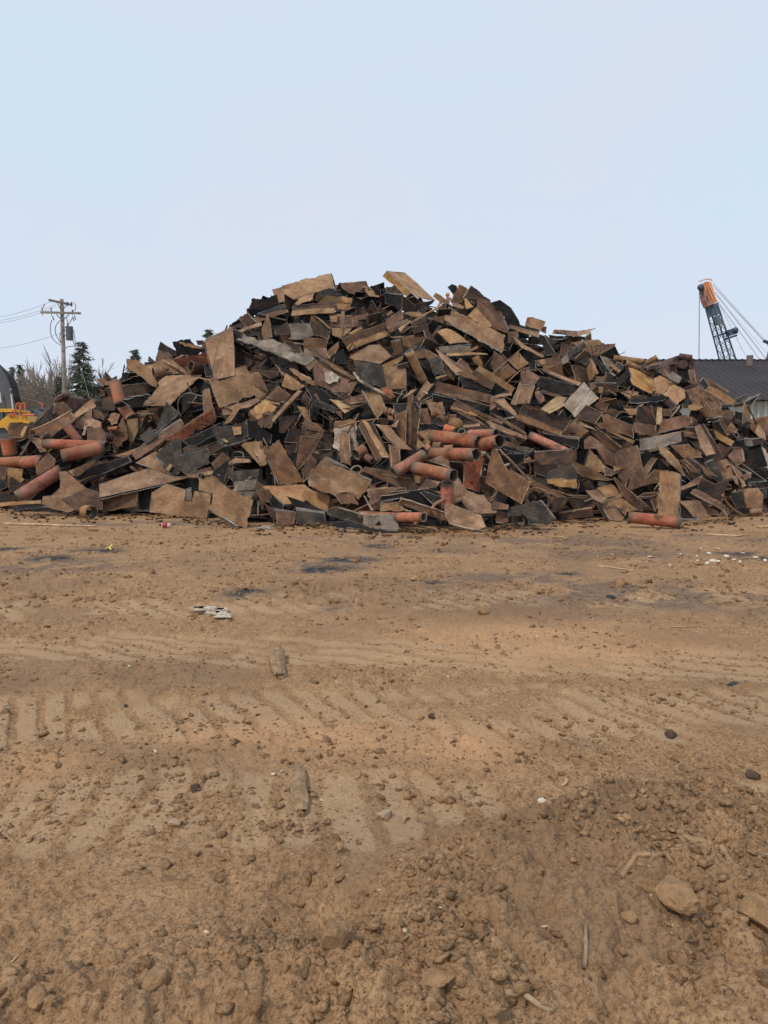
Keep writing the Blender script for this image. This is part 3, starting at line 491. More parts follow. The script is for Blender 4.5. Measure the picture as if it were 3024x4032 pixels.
P K 5 20 -|1300,0 1360,20 1580,170 1560,270 1320,200|dark plate with blue torn edge right of the sooty hatch plate
P D 12 -10 -|600,320 700,275 760,310 860,290 870,350 620,380|brown piece with a notch left of the sooty hatch plate
P D 15 -10 -|870,310 1000,260 1040,310 900,400|small dark plate below the sooty hatch plate
B T 30 0 -|95,470 380,310 330,400 460,560 510,620 320,560|F 0 5 -0.02 G 505,622 95,482|tan plate edged with black under the sooty hatch panel
B S 18 -10 t|310,400 520,210 590,230 600,370 620,530 520,615 460,560|F 4 5 0.1 B 530,625 610,470|sooty hatch panel with loose blocks on the left slope
P Y 15 0 -|420,545 465,480 500,500 455,565|loose yellowish block on the sooty hatch panel
B S 22 5 t|570,400 880,330 910,480 640,600 600,560|F 0 1 0.1 K 870,315 560,385|second sooty panel lying right of the sooty hatch panel
P B 8 0 -|640,600 910,520 940,570 780,620 640,610|dark red brown flat strip under the second sooty panel
P B 12 -15 -|920,480 1040,360 1130,430 960,580|brown wedge plate right of the second sooty panel
V G 14|1155,430 1158,355 1270,362 1268,425|thin square grey frame in the left centre
P T 40 0 c|990,555 1180,435 1340,440 1350,470 1200,490|curled tan strip below the thin square grey frame
B T 18 10 -|1280,255 1470,240 1510,500 1480,500|F 0 3 0.1 Y 1460,510 1240,290|tan beam end leaning right of the thin square grey frame
P K 5 0 -|940,560 1120,430 1060,700 960,640|dark brown plate behind the ringed valve
B S 5 -5 -|1070,570 1440,545 1420,640 1160,690 1100,620|F 2 3 -0.1 G 1360,870 1180,790|grey channel with white peeling patches in the left foot
P W 15 0 t|1270,680 1340,620 1365,630 1300,680|white paint flake on the grey channel
P W 12 0 t|1150,770 1190,720 1220,725 1190,790|second white paint flake lower on the grey channel
B T 28 -5 -|-310,700 200,545 230,535 500,620 690,620 420,700 -300,855|F 5 6 0.02 K -300,880 420,715|long smooth tan beam across the left foot of the heap
P T 30 10 -|580,640 700,610 950,560 930,600 760,640|tan flat end of the plate holding the ringed valve
P K -15 0 -|430,710 690,640 760,780 700,900 620,890 640,760|black gap plate behind the notched ochre plate
P G 8 0 -|640,760 700,740 705,890 625,885|dark grey strip standing in the notch of the ochre plate
C D 60 40|870,690 790,610|first ring of the rusty valve on the left foot
C D 62 40|910,690 860,655|second ring of the rusty valve on the left foot
B T 12 0 -|275,800 430,705 640,768 625,890 705,900 735,780 925,815 870,1080 245,1015|F 6 7 0.12 T 935,820 885,1085|large ochre plate with square notch standing on the ground at left
B T 15 -5 t|770,640 950,620 1110,760 1375,880 1300,1185 1200,1165 895,985 930,810 775,770|F 5 6 0.1 G 905,1010 1190,1190|large leaning brown plate right of the notched ochre plate
P T 35 0 -|1475,735 1659,730 1659,900|left tip of the tan ledge over the ground
V G 16|1430,900 1425,1050|thin upright rod near the ground left of centre
V B 16|1350,1050 1550,1040 1590,1000|thin level rod near the ground left of centre
@1000 1400 2.765
P B 15 -15 -|0,180 60,190 160,400 0,320|brown plate end left of the dusty sloping panel
P B 20 10 t|230,90 340,200 560,330 530,370 300,200|dark torn strip above the ochre sheet in the left centre
P O 28 0 -|345,190 560,330 500,370 440,380 300,330|ochre sheet with a dark square hole in the left centre
B T 25 -5 t|380,140 430,140 540,220 730,330 690,320 560,290 430,200|F 0 3 0.03 T 740,325 400,130|narrow bent brown strip left of the white flaked plate
P T 30 -20 -|560,120 680,40 710,70 600,170|short tan block on the white flaked plate
B B 22 5 -|640,160 740,0 1000,180 1130,280 1040,440 860,390 660,300|F 4 5 0.05 W 850,400 1030,440|broad brown plate carrying a white flaked patch in the centre
P W 22 5 t|770,180 850,170 940,240 900,290 820,310 770,270|large white flaked patch in the centre of the heap
B T 20 15 -|588,-68 730,10 1130,250 1110,280 880,150|F 0 2 0.05 D 1125,245 640,-60|long diagonal iron pointing down right to the cream rod
B S 14 0 -|1085,55 1395,100 1440,320 1380,345 1160,265|F 0 4 0.1 G 1150,260 1080,60|dark grey green plate leaning in the centre
V W 34|1090,190 1130,250 1180,290 1460,440|cream coloured rod with joints in the centre
P R 18 -10 -|1400,340 1500,370 1540,450 1480,470 1410,410|faded red bent bracket at the end of the cream rod
V G 14|1560,510 1565,460 1610,430 1605,390 1659,370|thin white bent wire right of the cream rod
P K 5 0 -|550,330 740,350 860,460 800,530 630,470|black plate below the narrow bent brown strip
P D 20 -10 -|840,390 1020,400 1030,450 960,470|triangular dusty plate below the white flaked patch
B B 20 0 r|130,450 250,330 400,420 330,515 160,470|F 4 3 0.03 D 330,520 130,460|riveted brown pad left of the long straight ochre strip
P O 30 -10 t|0,560 110,480 250,560 160,680 30,700|mottled ochre pad below the riveted brown pad
P B 20 5 t|30,700 160,600 250,700 170,800|rough red brown pad with pale spots below the mottled ochre pad
B O 28 -15 -|180,690 480,370 520,380 210,720|F 3 2 0.03 D 540,390 230,740|long straight ochre strip slanting up right in the left centre
P D 5 10 -|270,670 470,650 340,840 280,845|curled dark brown sheet below the long straight ochre strip
P O 8 15 -|470,550 560,560 640,760 560,700|narrow ochre plate right of the curled dark brown sheet
P B 5 20 -|560,390 620,470 600,540 520,460|dark small plate above the black riveted channel
B S 8 5 r|610,480 690,480 890,570 880,630 640,540|F 0 2 0.05 K 885,560 650,470|black riveted channel in the centre of the heap
V K 18|490,460 590,560 840,710 880,760|long black bar under the black riveted channel
P Y 28 -5 -|820,470 1160,540 990,630 900,540|pale yellow triangular sheet in the centre of the heap
V B 14|860,530 930,460 1010,400|thin brown bar left of the pale yellow sheet
V B 14|890,585 1050,570 1170,545 1235,510|thin bent bar across the pale yellow sheet
P B 15 -15 -|930,490 1190,415 1230,510 1050,530|brown strip plate above the pale yellow sheet
P K -25 0 -|900,640 1230,520 1330,660 1100,700|black plate void right of the pale yellow sheet
P B 15 15 t|890,600 960,600 960,690 930,660|small jagged brown scrap below the pale yellow sheet
B T 18 8 -|1165,385 1380,430 1440,580 1540,710 1350,690|F 0 4 0.1 D 1360,740 1340,690|long smooth brown plate slanting down right of centre
C T 70 20|1410,600 1550,625|dusty ribbed bottle shaped fitting right of centre
P D 5 0 -|1350,680 1485,690 1450,755 1340,730|short dark box end at the foot of the long smooth brown plate
P D 5 5 -|380,800 510,800 500,960 330,950|brown plate behind the tall riveted bracket
P D 10 0 -|660,900 840,960 840,1030 680,1040|dark plate right of the tall riveted bracket
P D 12 0 -|330,970 480,960 460,1060 370,1060|brown plate left of the tall riveted bracket
B B 20 10 r|510,850 550,705 690,740 770,820 735,900|F 0 4 0.02 D 730,910 515,870|riveted cap plate of the tall tapering bracket
B B 14 8 r|500,870 720,920 560,1170 480,1250 455,1200|F 2 1 0.1 B 735,930 540,1240|tall tapering riveted bracket left of the mid heap pipe mouth
B B 18 -8 t|90,1010 200,960 270,915 310,990 460,1230 545,1380 280,1410|F 0 6 0.05 G 270,1412 85,1030|broad brown plate leaning left of the large grey brown slab
P T 15 -15 t|0,940 60,930 140,1170 100,1200 0,1050|narrow tan plate left of the broad leaning brown plate
V G 16|100,900 150,990|short grey rod above the broad leaning brown plate
P B 12 25 -|530,1240 620,1080 690,1150 600,1330 540,1380|brown plate behind the left corner of the large grey brown slab
B W 10 0 t|870,780 1120,740 1130,1000 1060,1050 940,1050 860,1000|F 0 1 0.1 B 1100,710 880,705|whitish grey plate behind the tan strip and pipe mouth
V T 18|925,785 1080,725 1360,690|thin pale bar lying across the whitish grey plate
V B 26|1020,835 1080,740 1135,640|short dark lever in front of the whitish grey plate
B D 15 -10 -|1230,720 1310,740 1460,1090 1400,1060|F 0 3 0.1 K 1440,1030 1290,730|dark plate behind the leaning channel
B B 18 -12 -|1130,760 1165,690 1390,1110 1330,1150|F 1 2 -0.08 T 1475,1110 1240,730|long leaning brown channel right of the whitish grey plate
P T 28 -12 -|1320,740 1470,760 1659,990 1580,1015|long tan plank plate slanting down right in the centre
P T 14 0 -|1465,960 1590,1010 1600,1160 1500,1244 1480,1180|tan upright plate under the long tan plank plate
C D 115 30|760,1140 890,1083|mid heap pipe mouth above the large grey brown slab
B T 22 0 t|932,860 1050,855 1055,1200 935,1170|F 1 2 0.05 B 1065,1195 1060,860|straight upright tan strip right of the mid heap pipe mouth
C R 130 -30|1110,1080 1200,1025|short red pipe between the tan strip and the leaning channel
C B 75 -30|1290,1150 1220,1100|small brown tube under the short red pipe
C B 115 50|1120,1270 1112,1245|ringed pipe mouth with a stud above the slab
V G 12|1290,1215 1380,1140 1385,1095|thin hooked bar below the leaning channel
@1000 1700 2.765
P B 12 10 -|20,640 160,620 200,700 150,770 80,760|brown block under the tan ledge left of centre
P K 0 -10 -|160,740 220,700 330,800 310,860 200,830|dark plate below the tan ledge over the ground
B T 34 -5 -|95,597 540,565 640,640 800,690 440,785 330,790|F 5 4 0 D 440,800 325,815|tan ledge plate with pointed left end low in the centre
B T 18 10 -|515,700 545,640 740,670 830,710 800,870 640,800|F 4 3 0.06 G 840,720 812,870|square tan plate in front of the tan ledge plate
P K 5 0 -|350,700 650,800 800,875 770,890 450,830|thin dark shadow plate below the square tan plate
B T 20 5 t|590,460 770,280 1280,540 1140,745 1080,660 870,690 600,590|F 1 2 0.06 G 1285,525 775,268|large grey brown slab with pale torn top edge low in the centre
P B 18 0 t|870,690 1080,655 1140,800 950,790|crumpled torn sheet under the large grey brown slab
P R 10 10 -|1270,560 1335,600 1310,620 1260,610|small red corner showing right of the large grey brown slab
B B 14 0 -|1180,425 1210,385 1659,460 1890,490 1880,540 1870,635 1659,640|F 0 4 0.02 T 1890,535 1185,420|long low beam with two tan ridges right of the slab
B B 10 -10 t|1230,640 1520,600 1659,620 1659,660 1380,720 1270,780|F 0 2 0.1 T 1520,595 1250,628|bent beam web with torn lower edge below the long low beam
P K -10 0 -|1240,790 1659,660 1700,800 1380,800|black plate in the gap below the bent beam web
P T 30 0 -|1190,700 1215,700 1305,860 1280,860|thin upright brown slat right of the crumpled torn sheet
P B 15 0 -|1360,780 1580,760 1659,870 1410,870|brown plate behind the foreground channel pieces
V T 14|800,850 930,800|short thin tan rod below the crumpled torn sheet
P D 5 -20 -|110,785 200,840 240,890 240,960 180,930|dark small plate left of the short red brown channel
B B 8 0 -|240,870 460,880 440,1005 245,1020|F 0 1 0.25 G 455,875 190,835 |short red brown channel standing on the ground
B S 6 -5 -|465,850 775,890 785,1010 460,1000|F 0 1 0.2 G 770,885 455,825|long blackened channel standing on the ground left of centre
B S 8 10 -|800,860 900,820 1180,905 1185,1020 980,960 800,900|F 1 2 0.1 T 1175,890 920,808|grey channel section ending at the torn one in the foreground
C R 90 -5|1659,930 1140,905|long red pipe hidden behind the torn foreground channel
C R 110 40|1560,930 1850,930|red pipe end low right of the torn foreground channel
B G 8 0 t|1185,905 1580,900 1565,1080 1390,1060 1360,965 1310,1030 1190,1010|F 0 1 0.15 T 1575,890 1150,870|torn foreground channel with a ragged hole in its web
B K 45 0 t|830,1000 1000,960 1250,1030 1560,1075 1540,1085 1150,1060 930,1045|F 6 5 0 G 1150,1068 930,1052|flat blackened sheet on the ground under the torn channel
P G 45 0 t|20,1050 110,1020 230,1040 220,1060 90,1062|small pale flat sheet on the ground below the left channel
@1500 1400 2.765
P K -5 0 -|420,60 520,50 560,180 480,140|dark scrap right of the upper long tan pipe
B K 10 5 t|840,240 1000,270 1200,360 1180,400 930,350 850,270|F 0 1 0.05 G 1000,265 850,232|dark plate lying above the long riveted level beam
B T 18 8 -|1030,155 1075,108 1460,350 1420,420 1240,290|F 0 4 -0.02 D 1400,400 1040,170|long tan girder flange slanting down to the riveted gusset
P B 5 0 -|860,230 1040,160 1240,300 1200,370 1000,270|brown plate under the long tan girder flange
P B 12 0 -|830,180 960,160 1060,270 900,230|brown flap above the dark lying plate
P T 30 0 -|1210,440 1415,400 1425,430 1215,465|thin level tan strip left of the riveted gusset
B B 12 0 -|585,350 610,280 870,350 1210,425 1200,520 860,440 590,400|F 6 5 -0.05 B 1180,555 570,400|long level brown beam in the middle of the right half
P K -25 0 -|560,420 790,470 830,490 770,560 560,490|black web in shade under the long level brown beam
P B 10 0 -|1190,460 1330,470 1240,570 1180,600|brown plate at the right end of the long level brown beam
B T 20 -10 -|345,490 500,270 545,310 585,300 400,510|F 1 4 -0.03 B 580,300 390,515|short brown channel leaning against the long tan pipe
P O 25 -5 -|220,470 330,370 400,360 290,440|ochre scrap plate left of the short leaning channel
P K 5 0 -|130,530 300,510 280,600 180,640 140,600|black plate left of the upright double channel
B B 12 -10 -|290,440 340,420 330,860 320,980 270,950|F 1 3 0.15 B 390,1030 440,510|upright double channel in the centre of the right half
P B 15 5 -|150,640 280,600 270,960 220,900 150,760|rippled brown plate left of the upright double channel
B K 5 -25 -|350,510 375,500 430,575 390,590|F 0 3 0.1 K 380,600 345,520|tiny black block on the upright double channel
P B 12 10 -|440,580 510,570 545,740 430,750|brown plate right of the upright double channel
B T 15 5 t|450,500 660,505 690,640 560,640 520,570|F 2 1 0.05 D 665,510 700,640|square brown plate above the ball and pipe mouth cluster
P T 45 0 -|0,760 90,770 200,690 170,780|thin brown ledge left of the upright double channel
B T 25 -12 -|0,760 70,765 340,1020 200,1010 60,890|F 0 3 0 D 190,1020 40,900|long tan strip slanting down towards the red pipes
P T 18 0 -|390,830 540,800 560,940 400,1020|mottled tan plate behind the top of the red pipe cluster
V D 36|400,860 460,920|tiny dark bar on the mottled tan plate
C B 85 20|560,650 590,640|small rusty ball end above the open pipe mouth
C B 120 50|665,690 640,720|open round pipe mouth above the red pipe cluster
C T 135 65|820,750 825,745|rusty round tank end beside the open pipe mouth
P T 25 0 -|870,760 1075,735 1080,770 900,790|short tan strip right of the rusty round tank end
C R 100 -20|800,830 690,790|short red cone shaped pipe below the open round pipe mouth
C D 95 40|900,870 870,830|grey pipe mouth behind the red pipe cluster
P B 15 -15 -|830,860 990,800 980,890 920,880|triangular brown plate between the red pipes
B B 20 8 -|770,540 830,480 1040,590 1330,720 1320,750 1150,680 900,590|F 0 6 -0.05 T 1200,795 940,680 755,580|long beam with ochre inner edge right of centre
P O 35 5 t|790,570 880,590 1160,700 1120,690 960,640|ochre crusted strip in the long beam right of centre
P T 28 5 -|1120,690 1240,740 1590,880 1580,915 1400,860 1200,790|tan plate continuing the long beam down right
V D 16|1330,895 1490,870|thin red brown rod beside the rear red pipe
B T 14 0 c|1230,480 1340,465 1480,640 1460,660 1240,500|F 4 3 0.05 G 1462,665 1235,485|curved grey tan plate left of the big riveted dark beam
P K -25 0 -|1200,600 1250,560 1460,670 1460,740 1300,700|black hollow plate under the curved grey tan plate
P B 22 5 -|1190,630 1300,660 1580,840 1590,870 1380,750|brown strip plate along the black hollow plate
P T 5 20 -|1265,555 1330,575 1340,595 1270,590|tiny orange tan tab under the curved grey tan plate
@2000 1250 2.765
B B 15 10 -|80,1100 120,1060 600,1225 590,1290 400,1250|F 0 2 0 B 580,1300 150,1160|tan lower flange strip under the big riveted dark beam
B D 6 8 r|125,1040 175,935 700,1115 610,1235 590,1244|F 0 4 -0.12 B 580,1280 85,1110 |big riveted dark beam with rusty lower flange on the right slope
B Y 25 -15 -|355,990 500,880 560,850 650,870 600,940 420,1030|F 5 4 -0.05 Y 620,960 450,1045|bright yellow tan bracket plate on the right slope
B W 22 -10 -|600,950 830,695 895,780 685,1035|F 3 2 -0.03 W 990,880 720,1090|pair of pale grey striped plates on the right slope
V W 10|545,1070 600,1000|thin white rod below the bright yellow tan bracket
B D 18 -5 -|730,1085 850,945 1040,1030 950,1165|F 0 3 0.03 T 950,1175 725,1100|dark brown square plate below the pale striped plates
P B 12 0 -|950,1150 1080,1140 1070,1215 1000,1210|small brown box end right of the dark brown square plate
P D 12 -20 -|1060,1040 1110,980 1230,1030 1165,1105|brown tilted plate right of the dark brown square plate
P K 8 0 -|1100,940 1230,890 1260,960 1180,1010 1110,990|dark greenish plate above the brown tilted plate
P B 15 0 -|940,960 1040,870 1110,870 1180,900 1100,950 1060,1040|shaded brown plate left of the dark greenish plate
@2300 1500 4.1475
B D 15 0 -|640,400 880,410 890,560 740,560 650,460|F 0 1 0.1 G 1430,410 650,392|long shaded plate with thin bright top rim in the right centre
P T 28 0 -|650,455 880,450 865,550 740,555|tan floor plate under the thin bright top rim
P B 22 0 -|1120,450 1410,455 1450,520 1410,575 1280,570|brown plate right of the dark square plate
B D 10 0 -|830,660 880,420 1080,400 1180,710|F 2 3 0.05 D 1260,540 1110,430|dark square plate standing in the right centre
B B 18 5 t|825,670 1170,720 1220,900 1150,910 820,840|F 1 2 0.1 D 1280,740 1230,890|brown plate directly below the dark square plate
B Y 20 5 -|1195,425 1265,435 1270,720 1180,710|F 1 2 0.05 D 1285,710 1272,450|upright yellow tan strip right of the dark square plate
P K -15 0 -|500,640 820,720 800,600 640,580|black plate left of the dark square plate
B B 12 5 -|280,550 350,540 810,740 815,940 680,880 370,800|F 0 2 0.05 G 815,730 290,540|wide brown plate with pale diagonal rim in the right centre
P T 35 5 -|360,810 800,960 890,1030 860,1050 700,980|tan lower lip of the wide brown plate
P T 12 -20 -|1400,600 1540,400 1565,390 1560,440 1420,600|thin tan blade right of the upright yellow tan strip
B B 18 -5 -|1270,640 1659,550 1760,590 1770,700 1659,750 1210,850|F 5 4 0.02 K 1780,740 1240,870|long curved brown beam in the right part of the heap
B G 8 -5 -|900,950 1340,880 1580,830 1590,990 1350,1060 910,1140|F 0 2 0.15 T 1560,820 920,935 ; F 5 4 -0.15 D 1400,1080 920,1165|grey steel beam with stiffener below the long curved brown beam
P B 28 -15 c|0,960 100,890 480,1190 530,1400 350,1370 200,1130 0,1120|smooth swept tan plate left of the tall brown slab
B D 12 15 -|110,830 230,790 620,1130 500,1190 300,1020|F 1 2 -0.02 O 665,1110 170,735|dark web with bright ochre diagonal edge on the right slope
P K -20 0 -|1500,1500 1659,1550 1659,1659 1560,1600|dark plate right of the tall pale board
P K -10 0 -|920,1160 1200,1150 1300,1330 1000,1400|black plate in the hollow right of the tall brown slab
P O 12 25 -|970,1440 1110,1250 1180,1270 1000,1590 970,1560|ochre leaning beam right of the tall brown slab
P B 15 5 -|1000,1590 1160,1440 1240,1450 1230,1659 1010,1690|brown plate behind the tall pale board
B B 16 -8 -|485,1190 640,1110 850,1050 900,1130 1010,1659 1010,1700 720,1790 560,1560|F 3 2 0.03 G 870,1050 915,1140|tall smooth brown slab low in the right part of the heap
B O 10 10 t|20,1390 100,1140 130,1150 250,1280 240,1500 130,1490|F 0 1 0.1 D 90,1110 0,1280|scaly rusty tube piece left of the tall brown slab
P T 20 0 t|250,1290 370,1480 350,1520 230,1490|narrow torn tan tongue left of the tall brown slab
P B 25 10 -|330,1380 480,1450 600,1470 440,1560 330,1550|small brown plate by the torn tan tongue
P T 8 10 -|485,1390 650,1410 600,1440 500,1480|small flap at the lower left edge of the tall brown slab
P T 35 0 -|-100,1440 60,1480 350,1590 460,1600 440,1620 180,1610 -60,1560|tan sheet edge below the scaly rusty tube piece
@1500 1700 2.765
C R 105 45|960,30 1260,20|rear red pipe of the right hand red pipe cluster
C R 150 48|1060,150 1300,100|second red pipe with wide open mouth in the red pipe cluster
B R 5 25 -|905,330 1115,250 1060,660 900,600|F 1 2 0.03 T 1070,660 1105,150|upright orange red plate below the red pipe cluster
P D 5 5 -|770,330 905,330 900,560 840,480|dark red brown plate left of the upright orange red plate
C R 150 34|560,50 1060,120|big front red pipe with jagged right end in the cluster
C R 70 20|490,150 530,195|tiny red elbow left of the red pipe cluster
C B 95 25|575,160 660,160|small brown cylinder between the red pipes
C R 80 15|690,190 790,180|small dusty pipe nose between the red pipes
C R 140 48|560,240 1040,250|lowest level red pipe with open right mouth
P B 18 -10 -|500,310 735,240 755,400 640,360|brown wedge plate below the lowest level red pipe
P T 25 -5 -|400,630 490,510 650,540 600,610|tan plate below the short red pipe with blue cut end
P T 15 5 -|350,460 430,490 430,560 380,560|small tan pipe flank below the left red pipe
P B 10 0 -|100,160 210,190 210,330 110,400|tan plate behind the left red pipe of the cluster
C R 130 -22|140,450 470,250|left red pipe of the cluster slanting up right
C R 140 44|370,390 790,480|red pipe with blue grey cut end in front of the cluster
P T 14 10 -|790,490 820,480 950,650 900,730 810,780|tan plate right of the short upright red pipe
B K -5 -5 -|0,690 180,650 520,620 640,680 640,830 200,730 0,770|F 0 2 0.1 T 510,620 0,685|black plate with thin tan rim left of the short upright red pipe
P K 10 0 -|420,660 460,640 645,700 640,800 560,790|dark brown plate touching the short upright red pipe
C R 145 -20|725,550 720,840|short upright red pipe near the ground right of centre
B B 20 8 -|200,760 215,710 700,880 710,970 640,960 240,790|F 0 2 -0.03 T 690,870 225,715|long dusty beam sloping down behind the bent flat bar
B T 14 0 t|0,780 180,790 330,870 0,870|F 0 1 0.05 B 190,780 0,770|brown plate above the red pipe at the torn channel
V T 40|370,1005 540,860|lower arm of the forked flat bar
V T 38|560,840 580,790 700,730 865,690|bent flat bar curving over the short upright red pipe
B T 30 5 -|930,820 870,740 950,640 1100,690 1260,880 1090,895 960,870|F 4 3 0.03 O 1110,690 1270,870|rust crusted plate with white patches low right of centre
V T 30|200,1035 530,1075|lower thin board lying on the ground left of the punched panel
P T 38 0 -|230,1000 270,990 620,1050 600,1070|upper flat board lying on the ground left of the punched panel
B T 32 -5 -|695,760 720,770 1090,910 1145,1040 1000,1080 740,990 700,930|F 5 4 -0.02 O 1130,1075 990,1090|bright curved panel with punched holes lying on the ground
P B 8 0 -|1250,870 1390,870 1385,980 1320,1000 1250,990|small square red grey block standing near the ground
V W 34|1125,225 1220,330 1330,380 1420,340|pale bent tube in the right centre
V K 44|1290,420 1400,370 1659,220|long dark tube rising right to the riveted dark plate
V T 46|1330,370 1320,520 1260,640 1200,760|thick branching tan pipe rod in the right centre
V T 16|1160,740 1250,690 1250,630 1180,660|small looped wire left of the branching rod
B S 12 0 -|1340,130 1659,180 1659,200 1600,240 1340,160|F 4 3 -0.1 K 1590,260 1330,190|gritty dark beam top covered with loose dirt
P B 12 10 -|1340,90 1460,130 1480,180 1350,150|small brown plate behind the gritty dark beam top
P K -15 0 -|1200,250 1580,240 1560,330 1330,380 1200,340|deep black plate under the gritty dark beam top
C D 110 40|1180,370 1165,320|dark oval pipe mouth below the wide open red pipe mouth
P K -5 0 -|1090,420 1330,420 1290,560 1100,480|black plate under the dark oval pipe mouth
P B 20 0 -|1200,790 1230,750 1390,800 1380,850 1200,840|short brown channel near the ground right of the crusted plate
P B 5 10 -|1080,480 1200,500 1180,680 1090,650|brown plate right of the upright orange red plate
@2000 1650 2.765
C R 100 -28|680,380 240,180|single red pipe slanting down right above the riveted dark plate
P B 15 -5 -|600,160 720,10 760,60 880,130 780,220|brown plate above the swept tan plate
P T 30 15 -|730,0 940,100 960,120 740,60|bright tan flap over the swept tan plate
B K -5 5 -|375,155 780,225 760,330 600,280|F 0 1 0.1 D 780,215 380,130|dark beam behind the single red pipe
B D 10 -5 r|285,360 690,325 750,330 750,440 680,540 280,500|F 0 1 0.05 D 700,318 300,350|dark brown riveted plate above the burnt block
P D 8 0 -|280,500 540,490 520,560 420,640 290,590|lower dark panel of the riveted plate above the burnt block
P B 18 8 -|680,460 700,450 1010,590 1150,660 870,640 750,590|thin brown sheet right of the burnt block
P K -20 0 -|750,600 980,660 970,760 850,770 840,830 750,810|black hole plate right of the burnt block
P G 8 0 -|980,680 1120,690 1040,730 980,730|short grey beam end right of the burnt block
B B 25 8 -|0,540 60,570 630,850 600,880 350,760 0,620|F 0 2 0 T 640,850 0,535|long flange crossing over the flanged ring
B B 15 -15 r|-180,340 -140,300 0,560 250,690 150,930 -250,690|F 1 3 -0.02 T 260,680 -130,290|wide rusty box plate left of the flanged ring
C T 240 55|330,860 320,880|large flanged pipe ring standing near the ground
V T 40|70,965 245,690|straight pale rod leaning by the flanged ring
P D 10 -10 -|440,840 640,860 560,1000 520,1020|brown plate right of the flanged ring
V D 50|560,1000 650,860|short brown post beside the flanged ring
B S 18 0 t|420,600 450,560 520,540 600,500 720,500 755,580 750,750 540,735 430,710|F 0 6 -0.03 O 750,760 430,720|charred block with orange burnt lower half
P O 20 0 t|425,650 540,640 750,650 755,752 540,735 432,705|orange lower slab under the charred orange block
B D 30 0 -|480,770 560,810 900,830 940,850 700,840|F 3 4 -0.05 D 700,850 930,860|thin curved lip under the charred orange block
P D 8 0 -|640,850 930,860 940,970 720,980|dark box below the thin curved lip
V G 16|830,900 930,860|short pale rod below the thin curved lip
B D 10 0 -|555,1020 920,970 930,1060 600,1100|F 0 1 0.1 T 915,962 565,1008|low dark beam lying on the ground right of the tarred bundle
B T 34 10 -|845,780 970,765 1075,860 1010,905 930,870|F 3 2 -0.02 B 1015,920 1080,865|left tan step plate at the foot of the right slope
P T 34 10 -|970,745 1130,700 1240,820 1080,860|upper tan step plate at the foot of the right slope
P T 35 0 -|1015,900 1230,815 1240,850 1020,920|tan step edge strip at the foot of the right slope
B T 30 10 -|1020,920 1110,900 1270,1070 1240,1110 1110,1100|F 0 4 -0.02 D 1100,1110 1015,930|lower tan step plate touching the ground
P T 30 10 -|1120,895 1230,860 1420,990 1290,1010 1280,1060|brown step plate behind the lone red pipe
B B 12 15 r|1140,640 1180,650 1600,1010 1610,1030 1430,1000 1250,830|F 0 2 0.02 T 1600,1000 1150,635|curved riveted channel running down to the lone red pipe
P D 5 -5 -|930,900 990,900 1110,1100 1050,1090|dark upright plate left of the lower tan step plate
B B 15 0 c|1540,850 1620,820 1640,940 1600,1010|F 0 3 0.1 D 1590,1000 1520,860|curved brown sheet left of the tall pale board
B D 25 0 -|1400,855 1480,800 1640,790 1640,820 1560,850|F 0 4 -0.02 K 1540,860 1410,862|dark arched sheet left of the tall pale board
C D 160 48|155,1095 110,1115|dark open pipe mouth under the tarred bundle
B S 24 -15 t|-10,960 340,890 385,910 300,1000 0,1060|F 1 2 0.02 K 390,905 345,880|tar black ribbed tube of the burnt bundle on the ground
B S 14 10 t|150,990 370,900 510,1080 500,1110 400,1150 220,1150 200,1060|F 1 2 0.04 O 520,1090 385,900|tar black crumpled sheet with orange edge on the ground
@2450 1650 2.890
P B 15 -5 -|665,140 740,130 830,170 770,170|brown plate behind the grey steel beam with stiffener
B B 20 5 r|560,300 740,285 905,380 900,435 830,440 700,440|F 1 3 0.03 G 910,440 745,278|riveted plate with loose bolts right of the swept blade
B B 15 15 -|650,470 700,460 890,610 800,600|F 1 2 0.02 T 895,615 710,450|tan strip right of the swept blade
B D 15 10 r|710,450 750,415 920,550 890,600|F 1 2 0.03 G 925,560 760,410|dark riveted angle right of the tan strip
B T 18 -8 c|385,270 520,350 640,470 710,620 700,640 560,520 430,370|F 6 5 0.03 K 700,660 560,545|long swept blade plate in the right part of the heap
B T 22 8 -|830,80 880,60 1070,390 960,415 900,330|F 1 2 0.02 D 1150,445 930,50|long smooth brown panel with raised edge on the right slope
P O 20 15 -|1030,120 1060,130 1270,260 1230,315 1080,220|curved ochre scrap at the upper right slope
P T 14 -10 -|1190,90 1240,40 1325,130 1240,160|small brown box face at the upper right slope
C D 75 45|1270,200 1305,185|small square dark tube mouth at the upper right slope
P B 8 -10 c|1440,90 1500,60 1540,130 1500,160|small round backed plate near the right edge
P T 20 0 -|1510,150 1550,55 1620,150 1640,240 1560,210|pointed tan plate near the right edge
P K 0 0 -|1300,240 1400,225 1400,300 1280,310|black block behind the right slope
B G 8 -10 -|1400,225 1480,240 1500,340 1410,300|F 0 1 0.1 G 1580,215 1380,220|grey green bent plate at the right slope
B B 12 0 -|1120,330 1365,310 1390,480 1330,520 1290,540|F 1 2 0.02 G 1372,310 1395,480|square brown plate behind the golden lower plate
P K 5 0 -|1270,310 1450,300 1440,400 1370,320|dark box end left of the white painted plate
B W 18 -10 t|1400,520 1450,420 1590,310 1640,360 1700,500 1700,575 1420,555|F 6 5 -0.02 B 1700,590 1420,565|white painted rusty plate at the right picture edge
P K -5 0 -|1450,610 1659,580 1700,650 1600,700 1480,680|dark plate below the white painted plate
B K 10 0 -|1410,730 1650,710 1659,780 1600,800|F 0 1 0.1 G 1640,700 1420,720|dark channel end at the lower right edge
P S 8 0 r|1540,790 1640,780 1645,900 1600,910|black riveted block at the lower right edge
